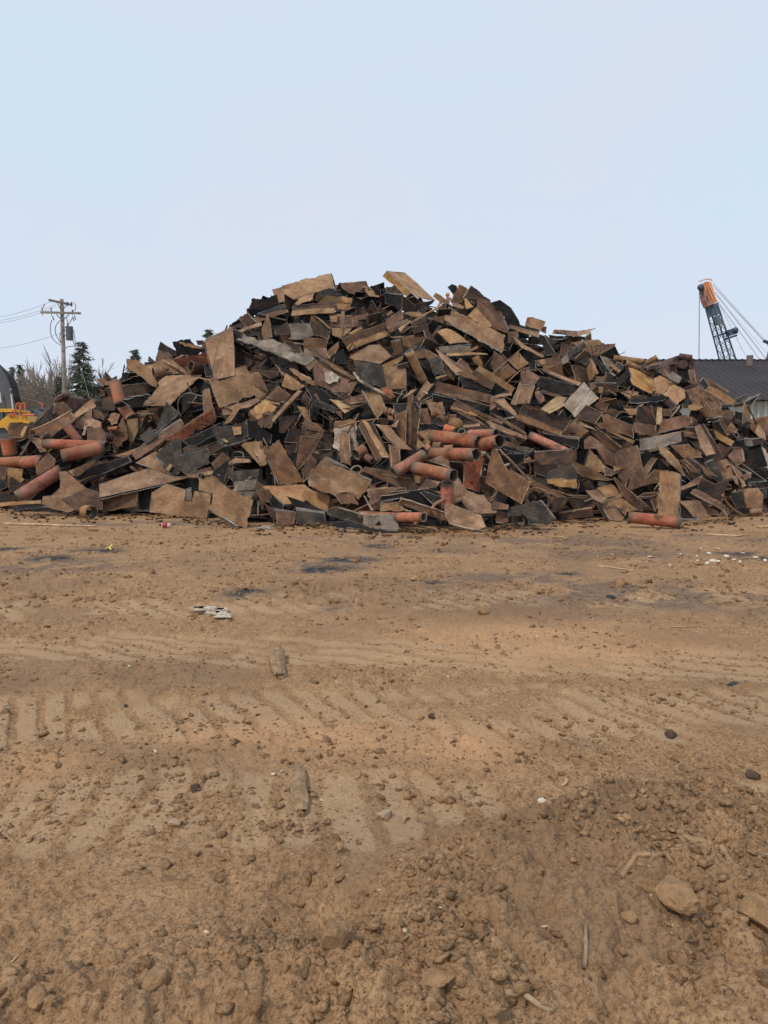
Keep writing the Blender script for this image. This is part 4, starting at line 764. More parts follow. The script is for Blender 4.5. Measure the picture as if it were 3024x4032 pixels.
B T 22 -10 -|1060,490 1180,455 1350,600 1380,660 1160,690|F 4 3 -0.03 D 1370,690 1180,710|golden lower plate on the right slope
P B 14 15 -|1360,650 1440,610 1470,660 1400,700|small brown cube like scrap right of the golden lower plate
B S 8 10 r|930,510 1030,470 1120,590 1160,700 1090,730 1040,640|F 0 1 0.05 G 1040,450 990,460|black bent riveted plate left of the golden lower plate
P B 8 0 -|900,520 980,560 1080,650 950,640|gritty brown plate below the black bent riveted plate
P T 14 10 -|1240,655 1300,640 1380,690 1410,760 1370,780 1290,730|rounded grey tan lug above the hatch box
P G 22 -10 -|1420,740 1480,720 1520,745 1450,770|small grey flat cap right of the rounded lug
B B 24 -10 c|560,800 700,760 910,640 930,720 660,810|F 3 4 0.02 T 660,820 905,730|long curved brown trough plate right of the pale board
B D 10 5 -|860,800 900,660 1060,740 1230,680 1160,850 1130,960|F 0 5 -0.02 B 1190,1010 800,800|dark smooth plate with riveted lower edge at lower right
B B 18 5 r|785,830 840,790 1190,990 1150,1030|F 0 3 -0.02 T 1140,1040 780,840|riveted flange below the dark smooth plate
P T 25 5 c|660,920 870,940 960,1080 1030,1110 870,1140 800,1120|brown trough lying on the ground at the lower right
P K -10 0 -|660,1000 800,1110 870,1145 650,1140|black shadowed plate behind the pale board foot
P B 12 0 -|860,930 1080,1040 1100,1100 1000,1090|dark brown plate behind the trough on the lower right
V T 30|1140,870 1220,1000 1380,1110|narrow tan bar leaning to the ground at the lower right
B T 12 0 -|1220,870 1290,800 1540,780 1600,860 1590,1010 1400,1010 1230,960|F 5 4 0.05 D 1600,1020 1400,1025|cream tan hatch box with a riveted rib at the lower right
V B 20|1375,780 1375,1000|riveted rib of the cream tan hatch box
C T 70 20|1440,1060 1595,1050|short tan roll under the cream tan hatch box
C T 45 20|1400,930 1440,1020|small tan bent pipe on the hatch box
B B 20 0 -|1160,1020 1200,1000 1260,1040 1190,1110 1090,1100|F 0 3 -0.02 D 1200,1110 1150,1040|brown crumpled scrap on the ground at lower right
B T 14 -4 t|430,580 520,585 655,630 660,820 640,1120 400,1090 420,750|F 2 4 0.04 G 650,1120 668,635|tall pale ochre board standing on the ground at right
C R 138 20|70,1115 670,1180|lone red pipe lying on the ground at the right
'''
# ------------------------------------------------------------------ scrap pieces
def normal(e, a):
    e, a = R(e), R(a); return Vector((math.sin(a) * math.cos(e), -math.cos(a) * math.cos(e), math.sin(e)))
def plane_depths(pts, n, c, Yc):
    """depth of every outline corner on the plane through the pixel c at distance Yc with normal n"""
    P0 = at(*c, Yc); o = Vector((0, 0, ZC)); k = n.dot(P0 - o); r = []
    for x, y in pts:
        a, b = ray(x, y); d = n.dot(Vector((a, 1, b)))
        r.append(k / d if abs(d) > 1e-6 else Yc)
    return r
def warp(seed, amp):
    off = Vector((seed * 13.7 % 91, seed * 7.1 % 57, seed * 3.3 % 33))
    return lambda x, y, s: amp * noise.noise(off + Vector((x, y, 0)) / s)
def plate_mesh(name, P3, mats, th=0.022, torn=False, curved=0.0, rivets=False, parent=None, seed=0):
    """a real steel plate: outline P3 (coplanar), cut or torn edge, dents, thickness"""
    c = sum(P3, Vector()) / len(P3)
    n = Vector()
    for i in range(len(P3)):
        a, b = P3[i] - c, P3[(i + 1) % len(P3)] - c; n += a.cross(b)
    if n.length < 1e-9: return None
    n.normalize()
    if n.dot(Vector((0, 0, ZC)) - c) < 0: n = -n
    # long axis of the outline
    best = max(((P3[i] - P3[j]) for i in range(len(P3)) for j in range(i)), key=lambda v: v.length)
    u = (best - n * best.dot(n)).normalized(); v = n.cross(u)
    pts = [((p - c).dot(u), (p - c).dot(v)) for p in P3]
    size = best.length; rg = random.Random(seed * 31 + 5)
    amp = 0.010 if torn else 0.003
    step = max(0.05 if torn else 0.09, size / 40)
    B = []
    for i in range(len(pts)):
        (x0, y0), (x1, y1) = pts[i], pts[(i + 1) % len(pts)]; l = math.hypot(x1 - x0, y1 - y0)
        k = max(1, min(30, int(l / step))); nx, ny = -(y1 - y0) / max(l, 1e-6), (x1 - x0) / max(l, 1e-6); ph = rg.uniform(0, 99)
        for j in range(k):
            q = j / k; en = min(1, 4 * q, 4 * (1 - q)); o = 0 if j == 0 else (rg.gauss(0, 1) * min(amp, l / k * 0.3) + en * noise.noise(Vector((ph + l * q * 3.0, seed, 0))) * (0.07 if torn else 0.018))
            B.append((x0 + (x1 - x0) * q + nx * o, y0 + (y1 - y0) * q + ny * o))
    nb = len(B); xs = [p[0] for p in B]; ys = [p[1] for p in B]
    h = max(0.07, size / 9); V2 = [Vector(p) for p in B]
    y = min(ys) + h / 2
    while y < max(ys):
        x = min(xs) + h / 2
        while x < max(xs):
            px, py = x + rg.uniform(-.15, .15) * h, y + rg.uniform(-.15, .15) * h; ins = False; dm = 9
            for i in range(nb):
                (ax, ay), (bx, by) = B[i], B[(i + 1) % nb]
                if (ay > py) != (by > py) and px < (bx - ax) * (py - ay) / (by - ay) + ax: ins = not ins
                dm = min(dm, math.hypot(ax - px, ay - py))
            if ins and dm > h * 0.4: V2.append(Vector((px, py)))
            x += h
        y += h
    r = delaunay_2d_cdt(V2, [], [list(range(nb))], 1, 1e-5)
    vo, fo = r[0], [f for f in r[2]]
    if not fo: return None
    wv = warp(seed, 0.03 * size if not curved else 0.05 * size); w2 = warp(seed + 9, 0.008)
    bx = rg.uniform(-1, 1) * 0.05; half = size / 2
    def dz(p):
        z = wv(p[0], p[1], max(0.5, size * 0.7)) + w2(p[0], p[1], 0.16) + bx * (p[0] / half) ** 2 * half
        if curved: z += curved * size * (0.5 - (p[0] / half) ** 2)
        return z
    used = {}
    V = [(p[0], p[1], dz(p)) for p in vo]; m = len(V); V += [(a, b, z - th) for a, b, z in V]
    Fc = []; fm = []; ec = {}
    for f in fo:
        a = [vo[i] for i in f]; ar = sum(a[i][0] * a[(i + 1) % len(a)][1] - a[(i + 1) % len(a)][0] * a[i][1] for i in range(len(a)))
        f = list(f) if ar > 0 else list(f)[::-1]
        Fc.append(tuple(f)); fm.append(0); Fc.append(tuple(i + m for i in f[::-1])); fm.append(0)
        for i in range(len(f)): ec[(f[i], f[(i + 1) % len(f)])] = 1
    for (a, b) in list(ec):
        if (b, a) not in ec: Fc.append((a, a + m, b + m, b)); fm.append(1)
    # raised slag bead left by the cutting torch along some edges
    starts = []; q_ = 0
    for i in range(len(pts)):
        (x0, y0), (x1, y1) = pts[i], pts[(i + 1) % len(pts)]; kk = max(1, min(30, int(math.hypot(x1 - x0, y1 - y0) / step))); starts.append((q_, kk)); q_ += kk
    sgn = 1 if sum(B[i][0] * B[(i + 1) % nb][1] - B[(i + 1) % nb][0] * B[i][1] for i in range(nb)) > 0 else -1
    for s0, kk in starts:
        if rg.random() > 0.45: continue
        bw_ = rg.uniform(0.012, 0.024)
        for j in range(kk):
            (ax, ay), (bx2, by2) = B[(s0 + j) % nb], B[(s0 + j + 1) % nb]; l = math.hypot(bx2 - ax, by2 - ay)
            if l < 1e-5: continue
            ix, iy = -(by2 - ay) / l * sgn * bw_, (bx2 - ax) / l * sgn * bw_; b0 = len(V)
            V += [(ax, ay, dz((ax, ay)) - 0.002), (bx2, by2, dz((bx2, by2)) - 0.002), (ax + ix * .4, ay + iy * .4, dz((ax, ay)) + 0.012), (bx2 + ix * .4, by2 + iy * .4, dz((bx2, by2)) + 0.012), (ax + ix, ay + iy, dz((ax, ay)) - 0.001), (bx2 + ix, by2 + iy, dz((bx2, by2)) - 0.001)]
            Fc += [(b0, b0 + 1, b0 + 3, b0 + 2), (b0 + 2, b0 + 3, b0 + 5, b0 + 4)]; fm += [1, 1]
    if rivets:
        wd = max(ys) - min(ys)
        rows = (0.2, 0.8) if wd > 0.3 else (0.5,)
        for ry in rows:
            yy = min(ys) + wd * ry; x = min(xs) + 0.08
            while x < max(xs) - 0.05:
                ins = False
                for i in range(nb):
                    (ax, ay), (bx_, by) = B[i], B[(i + 1) % nb]
                    if (ay > yy) != (by > yy) and x < (bx_ - ax) * (yy - ay) / (by - ay) + ax: ins = not ins
                if ins:
                    b0 = len(V); z = dz((x, yy)); rr = 0.024
                    V += [(x + rr * math.cos(t * math.pi / 3), yy + rr * math.sin(t * math.pi / 3), z - 0.002) for t in range(6)]
                    V += [(x + rr * .6 * math.cos(t * math.pi / 3), yy + rr * .6 * math.sin(t * math.pi / 3), z + 0.018) for t in range(6)]
                    for t in range(6):
                        Fc.append((b0 + t, b0 + (t + 1) % 6, b0 + 6 + (t + 1) % 6, b0 + 6 + t)); fm.append(0)
                    Fc.append(tuple(b0 + 6 + t for t in range(6))); fm.append(0)
                x += 0.14
    rot = Matrix((u, v, n)).transposed().to_quaternion()
    return new_obj(name, V, Fc, mats, parent, fm, False, origin=c - (parent.location if parent else Vector()), rot=rot)
def mats_for(k): return [M[k], M_edgek if k in 'KGS' else M_edge]
# depth map in which the pieces are settled one on another, from the ridge down
ZS = 4; ZW, ZH = 3700 // ZS, 1100 // ZS; ZX, ZY = -340, 1040
zb = np.full((ZH, ZW), 99.0)
def raster(poly, deps):
    """pixels of a polygon and the inverse depth on it"""
    P = np.array([((x - ZX) / ZS, (y - ZY) / ZS) for x, y in poly]); x0, y0 = np.floor(P.min(0)).astype(int); x1, y1 = np.ceil(P.max(0)).astype(int)
    x0, y0 = max(x0, 0), max(y0, 0); x1, y1 = min(x1, ZW - 1), min(y1, ZH - 1)
    if x1 < x0 or y1 < y0: return None
    gx, gy = np.meshgrid(np.arange(x0, x1 + 1), np.arange(y0, y1 + 1)); ins = np.zeros(gx.shape, bool)
    for i in range(len(P)):
        (ax, ay), (bx, by) = P[i], P[(i + 1) % len(P)]
        if ay == by: continue
        c = ((ay > gy) != (by > gy)) & (gx < (bx - ax) * (gy - ay) / (by - ay) + ax); ins ^= c
    if not ins.any(): return None
    A = np.c_[P, np.ones(len(P))]; s, *_ = np.linalg.lstsq(A, 1 / np.array(deps), rcond=None)
    iv = s[0] * gx + s[1] * gy + s[2]; return gy[ins], gx[ins], 1 / np.clip(iv[ins], 1 / 60, 1 / 5)
def parse():
    ox = oy = 0; sc = 1
    for ln in DATA.strip().split('\n'):
        ln = ln.strip()
        if not ln: continue
        if ln[0] == '@':
            ox, oy, sc = [float(q) for q in ln[1:].split()]; continue
        f = ln.split('|'); h = f[0].split()
        tp = lambda s: [(ox + float(a.split(',')[0]) / sc, oy + float(a.split(',')[1]) / sc) for a in s.split()]
        fl = []
        if h[0] == 'B':
            for q in f[2].split(';'):
                q = q.split(); fl.append((int(q[1]), int(q[2]), float(q[3]), q[4], tp(' '.join(q[5:]))))
        yield h, tp(f[1]), fl, f[-1].strip(), sc
def kind_of(h, lab):
    w_ = lab.split(); k = h[0]
    if k == 'C': return ('pipe_mouth' if 'mouth' in w_ and 'pipe' in w_ and h[1] == 'D' else 'steel_pipe'), 'pipe'
    if k == 'V':
        for q in ('rod', 'bar', 'wire', 'tube', 'lever', 'post', 'board'):
            if q in w_: return 'scrap_' + q, q
        return 'scrap_bar', 'bar'
    pri = [('beam', 'steel_beam', 'steel beam'), ('girder', 'steel_beam', 'steel beam'), ('channel', 'steel_channel', 'steel channel'), ('gusset', 'gusset_plate', 'gusset'),
           ('bracket', 'steel_bracket', 'bracket'), ('angle', 'angle_iron', 'angle iron'), ('strip', 'steel_strip', 'steel strip'), ('sheet', 'metal_sheet', 'metal sheet'), ('flap', 'metal_sheet', 'metal sheet'),
           ('flake', 'paint_flake', 'paint flake'), ('block', 'scrap_block', 'scrap block'), ('box', 'box_section', 'box section'), ('board', 'scrap_board', 'board'), ('panel', 'formed_plate', 'formed plate'),
           ('slab', 'steel_slab', 'steel slab'), ('tube', 'square_tube', 'tube')]
    best = None
    for q, nme, cat in pri + [('plate', 'scrap_plate', 'scrap plate')]:
        if q in w_:
            i = w_.index(q)
            if best is None or i < best[0]: best = (i, nme, cat)
    return (best[1], best[2]) if best else ('scrap_piece', 'scrap metal')
def settle(faces, lim=0.9):
    """how far forward a piece must sit so that it rests on those already laid"""
    s = 1.0; rs = []
    for poly, dep in faces:
        r = raster(poly, dep)
        if r is None: continue
        rs.append(r); z = zb[r[0], r[1]]; k = z < 90
        if k.sum() > 3: s = min(s, np.percentile(z[k] / r[2][k], 6) * 0.9975)
    s = max(s, lim)
    return s, rs
def floor_fit(pts3, s):
    """pull a piece up onto the ground if its lowest corner would be under it"""
    zmin = min(p.z for p in pts3)
    return zmin
GR = {'steel_pipe': 'red and rusty pipes in the heap', 'pipe_mouth': 'pipe mouths in the heap'}
def sgr(nme): return GR.get(nme, nme.replace('_', ' ') + ' pieces in the scrap heap')
def cross_(a, b, c, d):
    o = lambda p, q, r: (q[0] - p[0]) * (r[1] - p[1]) - (q[1] - p[1]) * (r[0] - p[0])
    return o(a, b, c) * o(a, b, d) < 0 and o(c, d, a) * o(c, d, b) < 0
idx = 0
for h, pts, fl, lab, sc in parse():
    idx += 1; nme, cat = kind_of(h, lab); k = h[0]; mk = h[1]  # black gap and shade plates that stay have the shade in their colour
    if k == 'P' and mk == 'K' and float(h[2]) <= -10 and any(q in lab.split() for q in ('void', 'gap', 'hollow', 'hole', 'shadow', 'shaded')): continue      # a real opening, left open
    if k in 'PB':
        e_, a_ = float(h[2]), float(h[3]); flags = h[4]
        cx = sum(p[0] for p in pts) / len(pts); cy = sum(p[1] for p in pts) / len(pts)
        Yc = heapY(cx, cy) - 0.3; n = normal(e_, a_)
        # keep the plate from running too far into the distance
        for _ in range(12):
            dep = plane_depths(pts, n, (cx, cy), Yc); ext = max(math.hypot(p[0] - cx, p[1] - cy) for p in pts) * Yc / F
            if max(dep) - min(dep) < 1.3 * ext + 0.3 and min(dep) > 0: break
            e_ *= 0.85; a_ *= 0.85; n = normal(e_, a_)
        faces = [(pts, dep)]; fls = []
        for (i, j, dzf, mm, fp) in fl:
            i %= len(pts); j %= len(pts)
            if cross_(pts[j], fp[0], fp[-1], pts[i]): fp = fp[::-1]
            q = [pts[i], pts[j]] + fp; m_ = len(fp)
            dd = [dep[i], dep[j]] + [dep[j] + (dep[i] - dep[j]) * (t / max(m_ - 1, 1)) + dzf for t in range(m_)]
            faces.append((q, dd)); fls.append((q, dd, mm, dzf))
        s, rs = settle(faces)
        allz = [at(x, y, d * s).z for q, dd in faces for (x, y), d in zip(q, dd)]
        lo = min(allz)
        if lo < -0.02:
            # solve on the lowest corner so it touches the ground
            for q, dd in faces:
                for (x, y), d in zip(q, dd):
                    b = ray(x, y)[1]
                    if b < 0: s = min(s, (ZC + 0.02) / (-b * d))
        for r in rs: zb[r[0], r[1]] = np.minimum(zb[r[0], r[1]], r[2] * s)
        W3 = [at(x, y, d * s) for (x, y), d in zip(pts, dep)]
        cur = 0.10 if 'c' in flags else 0.0
        args = dict(torn='t' in flags, curved=cur, rivets='r' in flags, seed=idx)
        small = max((a - b).length for a in W3 for b in W3) < 0.45
        if small: args['curved'] = cur * 0.5
        if k == 'P' or nme == 'x':
            o = plate_mesh(nme, W3, mats_for(mk), th=rng.uniform(0.016, 0.03), **args)
            if o: tag(o, lab, cat, sgr(nme))
        else:
            c0 = sum(W3, Vector()) / len(W3)
            root = empty(nme, c0, lab, cat, sgr(nme))
            args['curved'] = 0.0
            plate_mesh('web', W3, mats_for(mk), th=0.025, parent=root, **args)
            for q, dd, mm, dzf in fls:
                Q3 = [at(x, y, d * s) for (x, y), d in zip(q, dd)]
                # flatten the flange onto its best plane through the shared edge
                plate_mesh('flange', Q3, mats_for(mm), th=0.022, torn='t' in flags, seed=idx * 3 + 1, parent=root)
    elif k == 'C':
        d_, phi = float(h[2]) / sc, float(h[3]); (x1, y1), (x2, y2) = pts
        cx, cy = (x1 + x2) / 2, (y1 + y2) / 2; Yc = heapY(cx, cy) - 0.4
        lp = math.hypot(x2 - x1, y2 - y1)
        dx, dy = (x2 - x1) / lp, (y2 - y1) / lp; r_ = d_ / 2
        if phi > 0 and lp * Yc / F < 0.35 and abs(phi) > 15:      # a mouth: push the hidden end back into the heap
            ex = 0.5 * F / Yc * math.cos(R(phi)); x1 -= dx * 0; lenm = max(0.55, lp * Yc / F)
        quad = [(x1 - dy * r_, y1 + dx * r_), (x2 - dy * r_, y2 + dx * r_), (x2 + dy * r_, y2 - dx * r_), (x1 + dy * r_, y1 - dx * r_)]
        dzp = lp * Yc / F * math.tan(R(phi)); Y1, Y2 = Yc + dzp / 2, Yc - dzp / 2
        dd = [Y1, Y2, Y2, Y1]
        s, rs = settle([(quad, dd)], 0.92); rad = r_ * Yc * s / F; s = s - rad / Yc
        lo = min(at(x1, y1, Y1 * s).z, at(x2, y2, Y2 * s).z) - rad * 0.98
        for _ in range(40):
            if lo < 0.0: s *= 0.995; rad = r_ * Yc * s / F; lo = min(at(x1, y1, Y1 * s).z, at(x2, y2, Y2 * s).z) - rad * 0.98
        for r in rs: zb[r[0], r[1]] = np.minimum(zb[r[0], r[1]], r[2] * s - rad * 0.4)
        A, B_ = at(x1, y1, Y1 * s), at(x2, y2, Y2 * s); ax = (B_ - A); ln_ = ax.length; ax.normalize()
        tk = 0.014 if rad > 0.07 else 0.008; n_ = 24; rg = random.Random(idx)
        V = []; Fc = []; fm = []; rings = 9
        jag = 0.03 if 'jagged' in lab or 'open' in lab else 0.008
        ov = rg.uniform(0.0, 0.05)
        for ri in range(rings):
            z = ln_ * ri / (rings - 1)
            for j in range(n_):
                t = 2 * math.pi * j / n_
                zz = z + (rg.gauss(0, jag * .5) if ri in (0, rings - 1) else 0)
                rr = rad * (1 + ov * math.cos(2 * t) + 0.07 * min(0, noise.noise(Vector((math.cos(t) * 1.2, math.sin(t) * 1.2, z * 2.4 + idx))) + 0.12))
                V.append((rr * math.cos(t), rr * math.sin(t), zz))
        m_ = len(V)
        for v_ in list(V):
            q = 1 - tk / rad; V.append((v_[0] * q, v_[1] * q, v_[2]))
        for ri in range(rings - 1):
            for j in range(n_):
                a, b = ri * n_ + j, ri * n_ + (j + 1) % n_
                Fc.append((a, b, b + n_, a + n_)); fm.append(0); Fc.append((a + m_, a + n_ + m_, b + n_ + m_, b + m_)); fm.append(1)
        for j in range(n_):
            a, b = j, (j + 1) % n_; Fc.append((a, a + m_, b + m_, b)); fm.append(2)
            a += (rings - 1) * n_; b += (rings - 1) * n_; Fc.append((a, b, b + m_, a + m_)); fm.append(2)
        pm = M_pipe if mk == 'R' else M[mk]
        o = new_obj(nme, V, Fc, [pm, M_inside, M_edgek if rg.random() < 0.5 else M_edge], None, fm, False, origin=A, rot=ax.to_track_quat('Z', 'Y'))
        for p in o.data.polygons: p.use_smooth = p.material_index != 2
        if 'cap' in lab or 'ball' in lab or 'tank' in lab or 'fitting' in lab or 'nozzle' in lab:      # closed rounded end
            cv = []; cf = []; q = 6
            for a in range(q + 1):
                ph = math.pi / 2 * a / q
                for j in range(n_): t = 2 * math.pi * j / n_; cv.append((rad * .99 * math.cos(ph) * math.cos(t), rad * .99 * math.cos(ph) * math.sin(t), ln_ + rad * .7 * math.sin(ph)))
            for a in range(q):
                for j in range(n_): cf.append((a * n_ + j, a * n_ + (j + 1) % n_, (a + 1) * n_ + (j + 1) % n_, (a + 1) * n_ + j))
            new_obj('end_cap', cv, cf, [pm], o, None, True)
        if 'flanged' in lab or 'ringed' in lab or 'ribbed' in lab or 'valve' in lab:
            fb = MB(); zs = (ln_,) if 'flanged' in lab else (ln_ * .3, ln_ * .6, ln_ * .9)
            for z in zs:
                ring = []; 
                for rr, z0 in ((rad * 1.01, z), (rad * 1.22, z), (rad * 1.22, z - 0.04), (rad * 1.01, z - 0.04)):
                    ring += [(rr * math.cos(2 * math.pi * j / n_), rr * math.sin(2 * math.pi * j / n_), z0) for j in range(n_)]
                fb.add(ring, [(a * n_ + j, a * n_ + (j + 1) % n_, ((a + 1) % 4) * n_ + (j + 1) % n_, ((a + 1) % 4) * n_ + j) for a in range(4) for j in range(n_)])
            new_obj('pipe_ring', fb.v, fb.f, [pm], o)
        tag(o, lab, cat, sgr(nme))
    elif k == 'V':
        d_ = float(h[2]) / sc; ds = []
        # one smooth depth for the whole bar: just above what lies under it
        for x, y in pts:
            gx, gy = int((x - ZX) / ZS), int((y - ZY) / ZS); loc = zb[max(gy - 1, 0):gy + 2, max(gx - 1, 0):gx + 2]
            z = loc.min() if loc.size and loc.min() < 90 else heapY(x, y)
            ds.append(min(z, heapY(x, y) + 0.3) - 0.06)
        t_ = np.linspace(0, 1, len(pts)); co = np.polyfit(t_, ds, 1); fit = np.polyval(co, t_); sh = max(0, max(f_ - d for f_, d in zip(fit, ds)))
        P = [at(x, y, f_ - sh * 0.9) for (x, y), f_ in zip(pts, fit)]
        rad = d_ / 2 * P[0].y / F
        for p in P: p.z = max(p.z, rad)
        # smooth the polyline
        for _ in range(2 if len(P) > 2 else 0):
            Q = [P[0]]
            for a, b in zip(P, P[1:]): Q += [a.lerp(b, .25), a.lerp(b, .75)]
            P = Q + [P[-1]]
        c0 = sum(P, Vector()) / len(P)
        tag(MB().tube(P, max(rad, 0.012), 8).build(nme, [M[mk]], None, True, c0), lab, cat, sgr(nme))
# ---- the mass of smaller scrap under and behind the pieces one can tell apart
ridge = []
for px in range(-450, 3500, 50):
    py = interp(SKYL, px) + 16; Y = heapY(px, py); p = at(px, py, Y); ridge.append((p.x, p.z, Y, gnd(px, interp(BASE, px))))
ridge.sort(); RX = np.array([r[0] for r in ridge]); RZ = np.array([r[1] for r in ridge]); RY = np.array([r[2] for r in ridge])
bx_ = np.array([((px - 1512) / F) * gnd(px, interp(BASE, px)) for px in range(-450, 3500, 50)]); b0_ = np.array([gnd(px, interp(BASE, px)) for px in range(-450, 3500, 50)])
def mound(X, Y, off=0.0):
    H = np.interp(X, RX, RZ); Yr = np.interp(X, RX, RY); Y0 = np.interp(X, bx_, b0_)
    front = (Y - Y0) * (H / np.maximum(Yr - Y0, 0.5)); back = H - (Y - Yr - 0.6) * 0.75
    return np.minimum(np.minimum(front, H), back) - off
XS, YS = np.linspace(-14.5, 15.5, 90), np.linspace(14, 36, 70)
gx, gy = np.meshgrid(XS, YS); ex_ = np.minimum(1, np.minimum(gx + 14.5, 15.5 - gx) / 3)
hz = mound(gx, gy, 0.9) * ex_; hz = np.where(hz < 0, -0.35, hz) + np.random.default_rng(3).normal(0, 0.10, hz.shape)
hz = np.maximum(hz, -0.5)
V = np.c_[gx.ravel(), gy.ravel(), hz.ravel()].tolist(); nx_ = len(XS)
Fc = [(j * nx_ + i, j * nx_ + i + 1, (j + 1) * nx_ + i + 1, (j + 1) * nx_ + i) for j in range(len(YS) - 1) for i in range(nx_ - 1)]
core_fm = [3] * len(Fc)  # core sheet all near-black, standing in for the shade deep in the gaps
rg = random.Random(11); cnt = 0; RV = [tuple(v) for v in V]; RF = list(Fc); RM = core_fm
def seen_ok(P):
    for p in P:
        d = p.y * cp - (p.z - ZC) * sp
        px = 1512 + F * p.x / d; py = 2016 - F * ((p.z - ZC) * cp + p.y * sp) / d
        if py < interp(SKYL, px) + 4 or py > interp(BASE, px) + 2: return False
    return True
tries = 0
while cnt < 2600 and tries < 30000:
    tries += 1; X = rg.uniform(-13.5, 14.5); Y = rg.uniform(15, 34)
    top_ = Y > float(np.interp(X, RX, RY)) - 2.2
    z = float(mound(X, Y)) - (rg.uniform(0.12, 0.55) if top_ else rg.uniform(0.42, 0.95))
    if z < 0.05 or z > 8: continue
    sx = rg.uniform(0.25, 1.25); sy = sx * rg.uniform(0.2, 0.7); c = Vector((X, Y, z))
    n = normal(rg.gauss(18, 30), rg.gauss(0, 30)); u = n.orthogonal().normalized(); u.rotate(Matrix.Rotation(rg.uniform(0, 6.28), 3, n)); v = n.cross(u)
    P = [c + u * a * sx / 2 + v * b * sy / 2 for a, b in ((-1, -1 + rg.uniform(0, .5)), (1, -1), (1 - rg.uniform(0, .5), 1), (-1, 1))]
    if not seen_ok(P): continue
    P = [Vector((p.x, p.y, max(p.z, 0.02))) for p in P]
    b = len(RV); th = 0.02; RV += [tuple(p) for p in P] + [tuple(p - n * th) for p in P]
    mi = rg.choices((0, 1, 2, 3), (1.8, 5, 0.2, 6))[0]  # mostly dark and near-black tones, painting shade into the gaps
    RF += [(b, b + 1, b + 2, b + 3), (b + 7, b + 6, b + 5, b + 4)]; RM += [mi, mi]
    for i in range(4): RF.append((b + i, b + 4 + i, b + 4 + (i + 1) % 4, b + (i + 1) % 4)); RM.append(4)
    if rg.random() < 0.45:      # an upturned flange on one long edge
        q = b + len(P) * 2; a0, a1 = P[0], P[1]; up = n * rg.uniform(0.06, 0.2); qv = [a0, a1, a1 + up, a0 + up]
        RV += [tuple(p) for p in qv] + [tuple(p + v * th) for p in qv]
        RF += [(q, q + 1, q + 2, q + 3), (q + 7, q + 6, q + 5, q + 4)] + [(q + i, q + 4 + i, q + 4 + (i + 1) % 4, q + (i + 1) % 4) for i in range(4)]; RM += [mi] * 6
    cnt += 1
# slivers, rods and offcuts lying in the joints between the larger pieces
cnt = tries = 0
while cnt < 420 and tries < 9000:
    tries += 1; X = rg.uniform(-12, 13); Y = rg.uniform(15, 27); z = float(mound(X, Y)) - rg.uniform(-0.12, 0.25)
    if z < 0.1: continue
    ln_ = rg.uniform(0.3, 1.3); wd_ = rg.choice((0.02, 0.03, 0.05, 0.08)); c = Vector((X, Y, z)); u = Vector((rg.gauss(0, 1), rg.gauss(0, .5), rg.gauss(0, .55))).normalized(); n = (normal(40 + rg.gauss(0, 25), rg.gauss(0, 25))); v = n.cross(u).normalized(); n = u.cross(v)
    bend = rg.uniform(-.12, .12) * ln_; P = []
    for s_, o_ in ((-1, 0), (0, bend), (1, 0)): P += [c + u * s_ * ln_ / 2 + v * (o_ - wd_ / 2), c + u * s_ * ln_ / 2 + v * (o_ + wd_ / 2)]
    if not seen_ok(P) or min(p_.z for p_ in P) < 0: continue
    b = len(RV); RV += [tuple(p_) for p_ in P] + [tuple(p_ - n * 0.02) for p_ in P]; mi = rg.choices((0, 1, 2, 3, 4), (3, 3, 3, 2, 1))[0]
    RF += [(b, b + 2, b + 3, b + 1), (b + 2, b + 4, b + 5, b + 3), (b + 7, b + 9, b + 8, b + 6), (b + 9, b + 11, b + 10, b + 8), (b, b + 6, b + 8, b + 2), (b + 2, b + 8, b + 10, b + 4), (b + 3, b + 9, b + 7, b + 1), (b + 5, b + 11, b + 9, b + 3), (b, b + 1, b + 7, b + 6), (b + 4, b + 10, b + 11, b + 5)]; RM += [mi] * 10; cnt += 1
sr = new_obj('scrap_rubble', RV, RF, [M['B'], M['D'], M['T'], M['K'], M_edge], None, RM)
tag(sr, 'mass of smaller rusty steel scrap packed under and between the pieces of the heap', 'scrap heap', None, 'stuff')

# rust flakes and crushed bits on the dirt along the foot of the heap
FV, FF, FM = [], [], []
for _ in range(800):
    px = rg.uniform(-300, 3300); Y = gnd(px, interp(BASE, px)) - abs(rg.gauss(0, 1.3)) + 0.5; X = ray(px, 2050)[0] * Y; s_ = rg.uniform(0.008, 0.05) * (2.0 if rg.random() < .06 else 1); a = rg.uniform(0, 6.28); n_ = rg.randint(4, 6); z = 0.0
    pts_ = [(X + s_ * rg.uniform(.6, 1.3) * math.cos(a + t * 6.283 / n_) * rg.choice((1, 1.4)), Y + s_ * rg.uniform(.6, 1.3) * math.sin(a + t * 6.283 / n_), z + rg.uniform(.0, .35) * s_) for t in range(n_)]
    b = len(FV); FV += [(q[0], q[1], q[2] + 0.02) for q in pts_] + [(q[0], q[1], q[2] - 0.03) for q in pts_]; FF += [tuple(range(b, b + n_)), tuple(range(b + 2 * n_ - 1, b + n_ - 1, -1))] + [(b + t, b + n_ + t, b + n_ + (t + 1) % n_, b + (t + 1) % n_) for t in range(n_)]; FM += [rg.choices((0, 1, 2, 3), (4, 2, 3, 1))[0]] * (n_ + 2)
tag(new_obj('rust_flakes', FV, FF, [M['B'], M['D'], M['T'], M['K']], None, FM), 'rust flakes and crushed metal bits strewn along the foot of the heap', 'debris', None, 'stuff')
